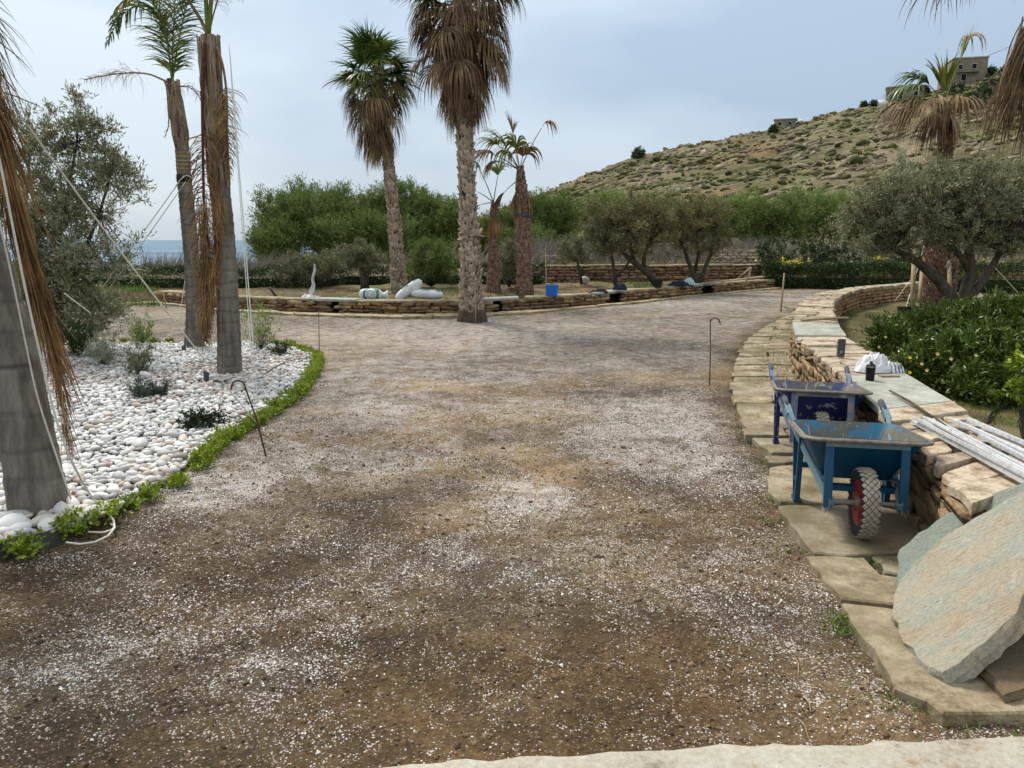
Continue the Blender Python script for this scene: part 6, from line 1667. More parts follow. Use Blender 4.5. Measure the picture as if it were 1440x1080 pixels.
# slim fan palm with the green head
eY = 20.0
b = D(561, 412, eY)
palmE = thing('fan_palm', 'slim fan palm with a green head and brown skirt rising behind the white sacks', 'palm tree', (b[0], b[1], b[2]), 'tall fan palms')
booted_trunk(palmE, [b + [0, 0, -0.25], D(560, 380, eY), D(556, 330, eY), D(550, 270, eY), D(545, 215, eY), D(536, 150, eY), D(530, 100, eY)], [0.215, 0.17, 0.14, 0.125, 0.118, 0.115, 0.115], fr, 0.17, 'palm_boot', flare=0.6)
topE = D(527, 100, eY)
place_fans(palmE, topE, [(greens, az(15, fr), (-0.15, 0.2), 0.05, (0.8, 1.0), 'green fan frond'), (greens[1:], az(14, fr), (0.0, 0.45), 0.08, (0.8, 0.95), 'green fan frond'), (mixed, az(12, fr), (0.1, 0.5), 0.1, (0.8, 1.0), None),
                         (drys[1:], az(18, fr), (0.2, 0.95), 0.14, (0.75, 0.98), 'dry brown fan frond'), (skirts, az(24, fr), (0.45, 1.1), 0.17, (0.8, 1.0), 'dry brown fan frond'), (skirtsb, az(18, fr), (1.0, 1.6), 0.12, (0.55, 0.8), 'dry brown fan frond')], fr)
# half dead fan palm with the grey band
fY = 19.6
b = D(738, 414, fY)
palmF = thing('fan_palm', 'half dead fan palm with a dark band round its reddish trunk and ragged fronds', 'palm tree', tuple(b), 'half dead fan palms')
booted_trunk(palmF, [b + [0, 0, -0.25], D(737, 380, fY), D(736, 330, fY), D(735, 290, fY), D(733, 262, fY), D(731, 236, fY)], [0.25, 0.20, 0.17, 0.17, 0.19, 0.14, 0.07], fr, 0.14, 'palm_boot_red')
cb = D(736, 303, fY); build(MB().lathe([(0.17, -0.05), (0.215, -0.03), (0.22, 0.03), (0.18, 0.06)], cb, 20), 'dark_band', m['dark_grey_plastic'], palmF, smooth=True)
def own_fan(parent, base, az_, el, Lp, R, spread, nseg, droop, W, leafm, stemm, label=None):
    me, st = fan_mesh(el, Lp, R * 1.3, spread * 1.15, int(nseg * 1.5), droop, fr, W * 1.3, leafm, stemm)
    pl = np.array(wloc(parent)); o = obj('frond', me, parent, tuple(np.array(base) - pl), (0, 0, az_)); obj('stalk', st, o)
    if label: o['label'] = label
tF = D(731, 240, fY)
own_fan(palmF, tF, PI, rad(62), 0.75, 0.62, rad(70), 18, 0.9, 0.045, 'palm_yellow_green', 'palm_yellow_green', 'yellowing fan frond reaching up left')
own_fan(palmF, tF, PI, rad(38), 0.75, 0.75, rad(60), 18, 1.6, 0.035, 'dead_frond', 'palm_yellow_green', 'drooping dry frond far left')
own_fan(palmF, tF, PI + 0.3, rad(52), 0.8, 0.6, rad(60), 16, 1.4, 0.035, 'palm_yellow_green', 'palm_yellow_green')
own_fan(palmF, tF, PI * 0.9, rad(80), 0.9, 0.5, rad(40), 12, 0.6, 0.04, 'rust_frond', 'palm_yellow_green', 'rust brown upright frond')
own_fan(palmF, tF, 0.1, rad(66), 1.15, 0.55, rad(22), 10, 3.4, 0.03, 'rust_frond', 'palm_yellow_green', 'folded brown frond hanging at top right')
own_fan(palmF, tF, PI + 0.5, rad(80), 0.5, 0.62, rad(50), 14, 2.4, 0.045, 'palm_yellow_green', 'palm_yellow_green')
own_fan(palmF, tF, -0.9, rad(74), 0.35, 0.6, rad(50), 14, 3.0, 0.04, 'dead_frond', 'palm_yellow_green')
own_fan(palmF, tF, PI - 0.5, rad(60), 0.45, 0.6, rad(50), 14, 3.0, 0.04, 'palm_yellow_green', 'palm_yellow_green')
own_fan(palmF, tF, PI + 0.1, rad(30), 0.5, 0.6, rad(40), 16, 2.6, 0.04, 'rust_frond', 'palm_yellow_green', 'dry frond folded down beside the trunk')
own_fan(palmF, tF - [0, 0, 0.2], PI - 0.4, rad(-30), 0.5, 0.7, rad(25), 14, 2.6, 0.03, 'dead_frond', 'dead_frond')
own_fan(palmF, tF - [0, 0, 0.2], -0.3, rad(-60), 0.4, 0.5, rad(20), 12, 2.6, 0.03, 'dead_frond', 'dead_frond')
for k in range(6): own_fan(palmF, tF - [0, 0, 0.15], k * 1.05, rad(-75), 0.3, 0.55, rad(25), 12, 1.8, 0.03, 'dead_frond', 'dead_frond')
gY = 20.3
b = D(694, 408, gY)
palmG = thing('fan_palm', 'thinner half dead fan palm between the thick trunk and the banded one', 'palm tree', tuple(b), 'half dead fan palms')
booted_trunk(palmG, [b + [0, 0, -0.25], D(694, 380, gY), D(693, 350, gY), D(693, 318, gY), D(694, 285, gY)], [0.21, 0.17, 0.13, 0.11, 0.09, 0.05], fr, 0.12, 'palm_boot_red')
tG = D(694, 285, gY)
own_fan(palmG, tG, 0.6, rad(80), 0.7, 0.45, rad(45), 14, 1.0, 0.04, 'palm_yellow_green', 'palm_yellow_green')
own_fan(palmG, tG, PI, rad(70), 0.9, 0.6, rad(60), 16, 1.8, 0.035, 'palm_yellow_green', 'palm_yellow_green', 'browning fan frond bent left')
own_fan(palmG, tG, PI, rad(40), 0.5, 0.45, rad(35), 12, 2.8, 0.03, 'dead_frond', 'palm_yellow_green')
own_fan(palmG, tG, PI - 0.3, rad(0), 0.35, 0.6, rad(35), 14, 2.6, 0.035, 'rust_frond', 'dead_frond', 'brown frond drooping beside the trunk')
own_fan(palmG, tG, 0.2, rad(-55), 0.25, 0.5, rad(30), 12, 2.0, 0.035, 'rust_frond', 'dead_frond')
own_fan(palmG, tG - [0, 0, 0.1], -1.5, rad(-75), 0.25, 0.5, rad(30), 12, 2.0, 0.035, 'rust_frond', 'dead_frond')
# staked palm in the walled garden
hY = 17.5
b = D(1318, 436, hY)
palmH = thing('fan_palm', 'staked fan palm behind the big olive, its drooping crown against the hillside houses', 'palm tree', tuple(b))
booted_trunk(palmH, [b + [0, 0, -0.1], D(1319, 405, hY), D(1322, 370, hY), D(1326, 320, hY), D(1329, 250, hY), D(1330, 190, hY), D(1329, 150, hY)], [0.34, 0.36, 0.33, 0.24, 0.15, 0.125, 0.12, 0.10], fr, 0.17, 'palm_boot_red', flare=0.6)
tH = D(1328, 148, hY)
own_fan(palmH, tH, PI - 0.1, rad(38), 0.6, 0.75, rad(50), 20, 1.5, 0.05, 'palm_green', 'palm_yellow_green', 'green frond reaching left')
own_fan(palmH, tH, PI - 0.4, rad(58), 0.55, 0.75, rad(45), 20, 1.4, 0.045, 'palm_green', 'palm_yellow_green')
own_fan(palmH, tH, PI + 0.7, rad(75), 0.3, 0.62, rad(20), 11, 0.6, 0.05, 'palm_yellow_green', 'palm_yellow_green', 'half folded green frond')
own_fan(palmH, tH, -0.3, rad(78), 0.95, 0.6, rad(30), 14, 0.2, 0.05, 'palm_yellow_green', 'palm_yellow_green', 'upright folded green frond with brown tips')
own_fan(palmH, tH, 0.2, rad(76), 1.3, 0.6, rad(30), 14, 4.0, 0.02, 'dry_tip', 'palm_yellow_green', 'dry tips hanging at top right')
own_fan(palmH, tH, PI, rad(20), 0.55, 1.0, rad(50), 24, 1.9, 0.035, 'dead_frond', 'dead_frond', 'dry brown frond draped left')
own_fan(palmH, tH, PI + 0.6, rad(15), 0.5, 1.0, rad(45), 24, 2.2, 0.04, 'dead_frond', 'dead_frond', 'dry brown frond draped to the front left')
own_fan(palmH, tH, PI * 1.5, rad(18), 0.45, 0.9, rad(45), 24, 2.6, 0.04, 'dead_frond', 'dead_frond', 'dry brown frond draped over the front')
own_fan(palmH, tH, PI * 0.75, rad(10), 0.5, 0.9, rad(50), 22, 2.4, 0.035, 'dead_frond', 'dead_frond')
own_fan(palmH, tH, -0.9, rad(-50), 0.2, 0.7, rad(30), 18, 2.2, 0.035, 'dead_frond', 'dead_frond')
own_fan(palmH, tH, PI * 1.2, rad(-30), 0.3, 0.8, rad(40), 20, 2.4, 0.035, 'dead_frond', 'dead_frond')
# palm just outside the frame on the right, whose dry skirt hangs in
iY = 9.0
bI = D(1560, 500, iY); bI[2] = 0.0
palmI = thing('fan_palm', 'fan palm off the right frame edge, its dry brown skirt hanging into the picture', 'palm tree', tuple(bI))
tI = D(1500, -60, iY)
booted_trunk(palmI, [bI + [0, 0, -0.1], (bI + tI) / 2, tI], [0.2, 0.17, 0.15], fr, 0.12, 'palm_boot')
for (u0, v0, L_, n_, sp) in [(1462, 30, 1.05, 230, 0.09), (1440, 75, 0.85, 170, 0.07), (1490, 60, 1.2, 200, 0.1)]:
    st_ = D(u0, v0, iY); pth_ = curve([tI, (tI + st_) / 2 + [0, 0, 0.05], st_, st_ + [-0.08, 0, -0.35], st_ + [-0.12, 0, -0.7]], 16)
    strands(palmI, 'dry_frond', pth_, n_, L_ * 0.75, 0.016, fr, 'dead_frond', 0.35, 0.9, sp, 0.12, 0.6, 'dry brown skirt frond', 0.04, False)
arc = curve([tI, D(1440, -75, iY), D(1390, -60, iY), D(1345, -35, iY), D(1305, -15, iY)], 18)
frond(palmI, arc, 'dead_frond', 'dead_frond', 0.5, 0.012, 70, fr, 'dry frond arching over the top edge, tips hanging down', grav=2.2, fwd=0.1, side=0.25, t0=0.15, wig=0.06, taper=False)
place_fans(palmI, tI + np.array([0, 0, 0.1]), [(greens, az(8, fr), (-0.1, 0.1), 0.08, (0.9, 1.1), 'green fan frond')], fr)

# ------------------------------------------------------------------ wheelbarrows
def box_tray(mb_out, mb_in, mb_rim, TL, rim, bot, zt_f, zt_r, zb, rr=0.07, th=0.006):
    """tapered tray with rounded corners. rim (w_front, w_rear, y_front, y_rear); bot the same"""
    def ring(wf, wr, yf, yr, zf, zr, r, off=0.0):
        pts = []
        c = [(wf / 2 - r, yf - r, 0), (-wf / 2 + r, yf - r, 1), (-wr / 2 + r, yr + r, 2), (wr / 2 - r, yr + r, 3)]
        for (cx, cy, k) in c:
            for j in range(6):
                a = PI / 2 * k + PI / 2 * j / 5; x, y = cx + math.cos(a) * (r + off), cy + math.sin(a) * (r + off)
                t_ = (y - yr) / (yf - yr); pts.append((x, y, zr + (zf - zr) * t_))
        return pts
    top = ring(*rim, zt_f, zt_r, rr); lip = ring(*rim, zt_f - 0.012, zt_r - 0.012, rr, 0.022); bt = ring(*bot, zb, zb, rr * 0.7)
    mid = [tuple(np.array(a) * 0.5 + np.array(b_) * 0.5 + (np.array(a) - np.array(b_)) * 0.0) for a, b_ in zip(top, bt)]
    n = len(top)
    V = bt + mid + top + lip
    F = [(k * n + i, k * n + (i + 1) % n, (k + 1) * n + (i + 1) % n, (k + 1) * n + i) for k in range(2) for i in range(n)]
    mb_out.add(V[:3 * n], F + [tuple(reversed(range(n)))])
    c = np.array(bt).mean(0)
    Vi = [tuple(np.array(p) + (np.array([c[0], c[1], p[2]]) - np.array(p)) * 0.02 + [0, 0, th]) for p in bt + mid] + [tuple(np.array(p) + (np.array([c[0], c[1], p[2]]) - np.array(p)) * 0.015) for p in top]
    mb_in.add(Vi, [tuple(reversed(f)) for f in F] + [tuple(range(n))])
    mb_rim.tube(lip + lip[:1], 0.009, 6, cap=False)
    mb_rim.add(top + lip, [(i, (i + 1) % n, n + (i + 1) % n, n + i) for i in range(n)])

def wheelbarrow(label, paint, inside, steel, front_bar, loc, rz, tread=True, tilt=0.0, wrr=0.12):
    """local frame: +y towards the wheel, x to the side, axle above the origin"""
    w = thing('wheelbarrow', label, 'wheelbarrow', loc, 'wheelbarrows parked on the flagstone walk', rz)
    R, zax = 0.185, 0.185
    # wheel: tyre carcass, raised diamond tread blocks, rim, hub
    AX = Matrix(((0, 0, 1), (1, 0, 0), (0, 1, 0)))        # lathe axis z -> x
    wheel = obj('wheel', MB().lathe([(0.118, -0.027), (0.128, -0.036), (0.165, -0.041), (0.178, -0.034), (0.183, -0.018), (0.185, 0), (0.183, 0.018), (0.178, 0.034), (0.165, 0.041), (0.128, 0.036), (0.118, 0.027)], (0, 0, 0), 40, axis=AX).mesh('wheel', m['tyre_dark'], True), w, (0, 0, zax))
    tb = MB(); nb = 30
    for i in range(nb):
        for j, xx in enumerate((-0.032, -0.016, 0.0, 0.016, 0.032)):
            a = 2 * PI * (i + 0.5 * (j % 2)) / nb; rr = 0.1845 - (0.006 if j in (0, 4) else 0.0)
            c = Vector((xx, math.cos(a) * rr, math.sin(a) * rr)); rd = Vector((0, math.cos(a), math.sin(a))); tg = Vector((0, -math.sin(a), math.cos(a))); sx = Vector((1, 0, 0)) - rd * (0.25 * (1 if xx > 0 else -1) if j in (0, 4) else 0); sx.normalize()
            hw, hl, hh = 0.0148, 0.0178, 0.0035
            V = [c + sx * hw, c + tg * hl, c - sx * hw, c - tg * hl]; U = [p + rd * hh for p in [c + sx * hw * 0.8, c + tg * hl * 0.8, c - sx * hw * 0.8, c - tg * hl * 0.8]]
            tb.add(V + U, [(4, 5, 6, 7), (0, 1, 5, 4), (1, 2, 6, 5), (2, 3, 7, 6), (3, 0, 4, 7)])
    obj('tyre_tread', tb.mesh('tyre_tread', m['tyre_rubber']), wheel)
    rb = MB().lathe([(0.03, -0.022), (0.06, -0.014), (0.095, -0.026), (0.12, -0.034), (0.122, -0.03), (0.122, 0.03), (0.12, 0.034), (0.095, 0.026), (0.06, 0.014), (0.03, 0.022)], (0, 0, 0), 32, axis=AX)
    for k in range(5):
        a = 2 * PI * k / 5
        for sx in (-1, 1): rb.bar((sx * 0.022, math.cos(a) * 0.035, math.sin(a) * 0.035), (sx * 0.028, math.cos(a) * 0.112, math.sin(a) * 0.112), 0.02, 0.012, (1, 0, 0))
    obj('wheel_rim', rb.mesh('wheel_rim', m['rim_red'], False), wheel)
    ax = MB().tube([(-0.17, 0, zax), (0.17, 0, zax)], 0.013, 10); ax.lathe([(0.032, -0.05), (0.032, 0.05)], (0, 0, zax), 14, axis=AX)
    ax.lathe([(0.0, -0.005), (0.028, -0.005), (0.028, 0.012), (0, 0.012)], (0.155, 0, zax), 12, axis=AX)
    build(ax, 'axle', m['axle_steel'], w, world=False)
    # tray
    o1, i1, r1 = MB(), MB(), MB()
    box_tray(o1, i1, r1, 0, (0.60, 0.58, -0.0, -0.66), (0.36, 0.36, -0.20, -0.56), 0.53, 0.475, 0.255, 0.075)
    tray = build(o1, 'tray', m[paint], w, world=False, smooth=False)
    build(i1, 'tray_inside', m[inside], tray, world=False); build(r1, 'tray_rim', m['rim_edge'], tray, world=False, smooth=True)
    # long side rails from the axle to the grips
    for sx in (-1, 1):
        name = 'handle'
        h = MB().bar((sx * 0.165, 0.04, zax - 0.01), (sx * 0.285, -0.78, 0.47), 0.045, 0.025, (sx, 0, 0.2))
        h.bar((sx * 0.285, -0.78, 0.47), (sx * 0.29, -0.90, 0.505), 0.036, 0.036)
        hd = build(h, name, m[steel], w, world=False)
        gr = MB().tube([(sx * 0.29, -0.88, 0.50), (sx * 0.292, -1.01, 0.535)], 0.02, 10); build(gr, 'grip', m['grip_rubber'], hd, world=False, smooth=True)
    # hoop in front of the tray
    for sx in (-1, 1):
        fb = MB().bar((sx * 0.185, 0.03, 0.16), (sx * 0.185, -0.02, 0.485), 0.042, 0.02, (0, 1, 0))
        build(fb, 'front_brace', m[front_bar if front_bar == 'indigo_steel' else paint], w, world=False)
    build(MB().bar((-0.206, -0.02, 0.495), (0.206, -0.02, 0.495), 0.022, 0.03), 'front_bar', m[steel], w, world=False)
    # legs with cross bars
    for sx in (-1, 1):
        lg = MB().bar((sx * 0.25, -0.50, 0.40), (sx * 0.25, -0.53, 0.0), 0.03, 0.03, (0, 1, 0)); lg.bar((sx * 0.262, -0.66, 0.42), (sx * 0.25, -0.575, 0.0), 0.03, 0.022, (0, 1, 0)); lg.bar((sx * 0.25, -0.52, 0.13), (sx * 0.255, -0.615, 0.13), 0.025, 0.02)
        lg.bar((sx * 0.25, -0.50, 0.008), (sx * 0.25, -0.60, 0.008), 0.045, 0.016)
        build(lg, 'leg', m[paint], w, world=False)
    cb_ = MB().bar((-0.17, -0.10, 0.235), (0.17, -0.10, 0.235), 0.05, 0.03); cb_.bar((-0.25, -0.53, 0.23), (0.25, -0.53, 0.23), 0.03, 0.03); cb_.bar((-0.18, 0.0, 0.30), (-0.18, -0.35, 0.24), 0.03, 0.02); cb_.bar((0.18, 0.0, 0.30), (0.18, -0.35, 0.24), 0.03, 0.02)
    build(cb_, 'cross_bar', m[paint], w, world=False)
    # axle brackets
    bk = MB()
    for sx in (-1, 1): bk.box((sx * 0.178, 0.01, zax - 0.01), (0.006, 0.06, 0.07)); bk.bar((sx * 0.19, 0.02, 0.18), (sx * 0.205, 0.03, 0.13), 0.03, 0.004)
    build(bk, 'axle_bracket', m['axle_steel'], w, world=False)
    return w
pw = G(1229, 768, 0.05)
w1 = wheelbarrow('nearer wheelbarrow, bright blue tray, its red hubbed wheel facing the camera', 'blue_paint', 'blue_tray_inside', 'pale_blue_steel', 'blue_paint', (pw[0] - 0.01, pw[1] + 0.13, 0.052), rad(180 - 12))
w2 = wheelbarrow('farther wheelbarrow, dark indigo tray splashed with dried cement, behind the blue one', 'indigo_paint', 'indigo_tray_inside', 'indigo_steel', 'indigo_steel', (pw[0] + 0.30, pw[1] + 1.5, 0.045), rad(180 - 15))

# ------------------------------------------------------------------ things on the bench wall
c = G(1182, 502, ZW + 0.005)
mb = MB().lathe([(0.0, 0), (0.034, 0), (0.037, 0.004), (0.037, 0.168), (0.034, 0.174), (0.0, 0.174)], (0, 0, 0), 28)
sp_ = thing('speaker', 'grey cylindrical loudspeaker standing upright on the stone wall top', 'speaker', tuple(c))
build(mb, 'body', m['dark_grey_plastic'], sp_, world=False, smooth=False)
build(MB().lathe([(0, 0.1745), (0.022, 0.1745), (0.024, 0.1765), (0.0, 0.1785)], (0, 0, 0), 20), 'top_cap', m['black_plastic'], sp_, world=False)
lg = MB(); 
for (a0, a1, z) in [(-0.5, 0.5, 0)]:
    for k in range(10):
        t0, t1 = 2 * PI * k / 10, 2 * PI * (k + 1) / 10; f_ = lambda t_, r: (math.sin(-0.35 + math.cos(t_) * r / 0.037) * 0.0385, -math.cos(-0.35 + math.cos(t_) * r / 0.037) * 0.0385, 0.055 + math.sin(t_) * r)
        lg.add([f_(t0, 0.007), f_(t1, 0.007), f_(t1, 0.010), f_(t0, 0.010)], [(0, 1, 2, 3)])
build(lg, 'round_emblem', m['white_cloth'], sp_, world=False)
c = G(1223, 535, ZW + 0.012)
fl_ = thing('flask', 'black steel drinking flask with a narrow lid standing beside the white cloth', 'flask', tuple(c))
build(MB().lathe([(0, 0), (0.030, 0), (0.033, 0.004), (0.037, 0.11), (0.037, 0.115)], (0, 0, 0), 28), 'body', m['black_tin'], fl_, world=False, smooth=True)
build(MB().lathe([(0.0372, 0.110), (0.0378, 0.112), (0.0378, 0.117), (0.0372, 0.119)], (0, 0, 0), 28), 'steel_ring', m['steel'], fl_, world=False)
build(MB().lathe([(0.036, 0.119), (0.034, 0.128), (0.018, 0.138), (0.012, 0.142), (0.012, 0.154), (0.009, 0.158), (0, 0.158)], (0, 0, 0), 24), 'lid', m['black_plastic'], fl_, world=False, smooth=True)

def cloth_heap(name, label, cat, c, size, mat, seed, folds=0.35, nres=40, strap=None):
    """crumpled cloth: a draped heap with sharp folds"""
    g = np.random.default_rng(seed); n = nres
    u = np.linspace(-1, 1, n); U, W_ = np.meshgrid(u, u)
    r = np.sqrt(U ** 2 + W_ ** 2); rad_ = 1 + 0.25 * (fbm(np.arctan2(W_, U) * 1.2 + 5, r * 0, 3, seed) - 0.5) * 2
    Rr = np.maximum(np.abs(U), np.abs(W_)); ang = np.arctan2(W_, U)
    x = np.cos(ang) * Rr * rad_; y = np.sin(ang) * Rr * rad_
    h = np.clip(1 - Rr ** 2.2, 0, 1) ** 0.6
    rid = 1 - np.abs(2 * fbm(x * 2.4 + seed, y * 2.4, 3, seed) - 1) * 2
    h = h * (0.42 + 1.3 * folds * rid + 0.3 * (fbm(x * 5, y * 5, 2, seed + 3) - 0.5))
    V = np.stack([x * size[0] / 2, y * size[1] / 2, np.maximum(h, 0) * size[2]], 2).reshape(-1, 3)
    ii = (np.arange(n - 1)[:, None] * n + np.arange(n - 1)[None]).ravel(); F = np.stack([ii, ii + 1, ii + n + 1, ii + n], 1)
    o = obj(name, mesh_np(name, V, F, m[mat], smooth=True), None, tuple(c)); return tag(o, label, cat, None, 'thing')
c = G(1232, 524, ZW + 0.01)
o = cloth_heap('cloth_bundle', 'crumpled white cloth bundle behind the black flask on the wall', 'cloth', c + [0.02, 0.08, 0], (0.32, 0.26, 0.15), 'white_cloth', 5, 0.5)
st = MB().bar((0.12, 0.02, 0.05), (0.2, 0.0, 0.03), 0.1, 0.05); 
o2 = cloth_heap('folded_cloth', 'white and grey striped cloth lying right of the white bundle', 'cloth', G(1256, 524, ZW + 0.01) + [0.02, 0.04, 0], (0.22, 0.17, 0.075), 'white_cloth', 9, 0.6)
t = NT('striped_cloth'); ob = t.objco(); wv = t.n.new('ShaderNodeTexWave'); wv.inputs['Scale'].default_value = 9; wv.inputs['Distortion'].default_value = 2.0; t.l.new(ob, wv.inputs['Vector'])
t.done(t.ramp(wv.outputs['Fac'], [(0.45, S(214, 214, 214)), (0.6, S(120, 122, 126))]), 0.9, 0, 0.1); o2.data.materials[0] = m['striped_cloth']
c = G(1250, 530, ZW + 0.012); solo(MB().box(c + [0, 0, 0.008], (0.16, 0.05, 0.016)), 'stone_chip', m['sandstone'], 'thin brown stone offcut under the striped cloth', 'stone')
# aluminium profiles lying across the wall
al = np.random.default_rng(12)
bars = [((1284, 592), (1440, 676)), ((1292, 590), (1452, 676)), ((1300, 588), (1462, 674)), ((1308, 590), (1470, 680)), ((1314, 591), (1480, 678)), ((1288, 589), (1446, 671)), ((1340, 591), (1500, 662)), ((1348, 594), (1500, 668)), ((1362, 590), (1520, 656)), ((1370, 593), (1520, 664)), ((1378, 612), (1510, 680))]
desc = ['leftmost bar, its end nearest the wheelbarrows', 'second bar from the wheelbarrow side', 'third bar from the wheelbarrow side', 'thin bar in the middle of the left bundle', 'last bar of the left bundle', 'bar lying on top of the left bundle',
        'first bar of the right bundle', 'second bar of the right bundle', 'longest reaching bar of the right bundle', 'outermost bar, nearest the garden', 'short bar end sticking out between the two bundles']
for i, ((u0, v0), (u1, v1)) in enumerate(bars):
    z = ZW + 0.022 + (0.022 if i in (5, 3, 8) else 0) + 0.002 * i
    a, b_ = G(u0, v0, z), G(u1, v1, z); d = (b_ - a) / np.linalg.norm(b_ - a); b_ = a + d * 1.5
    mb = MB().bar(a, b_, 0.022 if i % 3 else 0.03, 0.012 if i % 2 else 0.02)
    sd = np.cross(d, [0, 0, 1]); mb.bar(a + sd * 0.008 + [0, 0, 0.010], b_ + sd * 0.008 + [0, 0, 0.010], 0.004, 0.008)
    solo(mb, 'metal_bar', m['aluminium'], 'white grey metal bar on the wall, ' + desc[i], 'metal bar', 'metal bars lying on the bench wall')
a, b_ = G(1251, 549, ZW + 0.03), G(1330, 600, ZW + 0.035)
solo(MB().tube([a, a * 0.6 + b_ * 0.4 + [0, 0, 0.012], b_], [0.006, 0.010, 0.012], 7), 'stick', m['bark'], 'thin brown stick lying over the large slate slab towards the metal bars', 'stick', smooth=True)
a, b_ = G(1126, 451, ZW + 0.02), G(1193, 447, ZW + 0.03)
solo(MB().tube([a, (a + b_) / 2 + [0, 0, 0.01], b_], [0.014, 0.02, 0.014], 7), 'stick', m['post_wood'], 'pale stick lying across the wall behind the farther slate seat', 'stick', smooth=True)

# ------------------------------------------------------------------ stakes, hooks, ropes
def hook(label, u, v, utop, vtop, side, r, lean, scale=1.0):
    b_ = G(u, v, 0.0); tpt = D(utop, vtop, b_[1] + lean); dirx = side
    pts = [b_ + [0, 0, -0.05], b_ + (tpt - b_) * 0.5 + [0.004, 0, 0]]
    R = 0.055 * scale; pts.append(tpt - [0, 0, R])
    ctr = tpt + np.array([dirx * R, 0, -R])
    for k in range(1, 9):
        a = PI - PI * k / 8 * 0.95; pts.append(ctr + np.array([math.cos(a) * R * dirx if dirx > 0 else -math.cos(a) * R, 0, math.sin(a) * R]))
    pts.append(pts[-1] + np.array([dirx * 0.01, 0, -0.03 * scale]))
    r_ = [r] * len(pts)
    solo(MB().tube(pts, r_, 8), 'hooked_rod', m['rusty_steel'], label, 'iron rod', smooth=True)
hook('rusty iron rod bent into a hook, leaning at the rim of the pebble bed', 376, 643, 344, 535, -1, 0.0065, 0.05, 0.9)
hook('upright rusty iron rod with a hooked top on the right of the drive', 998, 542, 999, 447, 1, 0.006, 0.0, 0.95)
def stake(name, label, cat, u, v, u1, v1, r0, r1, mat, z=0.0, bend=0.0):
    b_ = G(u, v, z); t_ = D(u1, v1, b_[1]); mid = (b_ + t_) / 2 + [bend, 0, 0]
    return solo(MB().tube([b_ + [0, 0, -0.04], mid, t_], [r0, (r0 + r1) / 2, r1], 7), name, m[mat], label, cat, smooth=True)
stake('stake', 'tall thin bamboo stake standing before the low wall by the blue tub', 'stake', 768, 434, 767, 348, 0.014, 0.009, 'bamboo', 0.0, 0.01)
stake('stake', 'thin bamboo stake in front of the thick fan palm trunk', 'stake', 669, 455, 668, 396, 0.011, 0.008, 'bamboo')
stake('stake', 'thin wooden stake beside the far end of the flagstone walk', 'stake', 1098, 438, 1103, 384, 0.02, 0.018, 'bamboo')
stake('stake', 'dark thin rod standing in front of the niche in the low wall', 'stake', 449, 497, 448, 424, 0.006, 0.005, 'rusty_steel')
stake('stake', 'thin pale stake standing in the niche of the low wall', 'stake', 463, 436, 462, 418, 0.012, 0.010, 'bamboo')
stake('stake', 'slanting dark stake in the raised garden left of the white hanging rag', 'stake', 388, 415, 378, 404, 0.03, 0.03, 'bark', 0.25)
stake('stake', 'small leaning stake at the left end of the low wall', 'stake', 234, 433, 229, 410, 0.02, 0.016, 'bamboo')

# white rag hanging on a stake on the low wall
zt = ZF + 0.05; b_ = D(440, 424, 17.9)
rag = thing('rag_on_stake', 'white rag tied to a thin stake standing on the low wall', 'rag', tuple(b_))
build(MB().tube([b_, D(441, 395, 17.9), D(443, 374, 17.9)], [0.015, 0.013, 0.012], 6), 'stake', m['bamboo'], rag, smooth=True)
mb = MB(); V = []; F = []
prof = [(442, 371, 3), (443, 380, 4), (439, 392, 2.5), (441, 400, 5), (438, 410, 8), (437, 415, 4)]
for (u, v, w_) in prof:
    for k in range(5): V.append(D(u + (k - 2) / 2 * w_ / 2, v, 17.86 - 0.03 * math.cos(k * 2.1 + v)))
F = [(i * 5 + k, i * 5 + k + 1, i * 5 + k + 6, i * 5 + k + 5) for i in range(5) for k in range(4)]
build(mb.add(V, F), 'rag', m['white_cloth'], rag, smooth=True)
cloth_heap('rag_heap', 'small white rag heaped at the foot of the stake on the low wall', 'rag', D(436, 421, 17.75) + [0, 0, -0.06], (0.62, 0.34, 0.13), 'white_cloth', 14, 0.8)
solo(MB().tube([D(430, 420, 17.6), D(434, 430, 17.5), D(437, 438, 17.45)], 0.012, 6), 'rag_strip', m['white_cloth'], 'strip of white rag hanging down the face of the low wall', 'rag')
a, b_ = D(470, 424, 17.75), D(512, 409, 17.9)
solo(MB().tube([a, b_], [0.016, 0.014], 7), 'tool_handle', m['bamboo'], 'pale wooden pole leaning from the seat slab onto the open sack', 'pole', smooth=True)

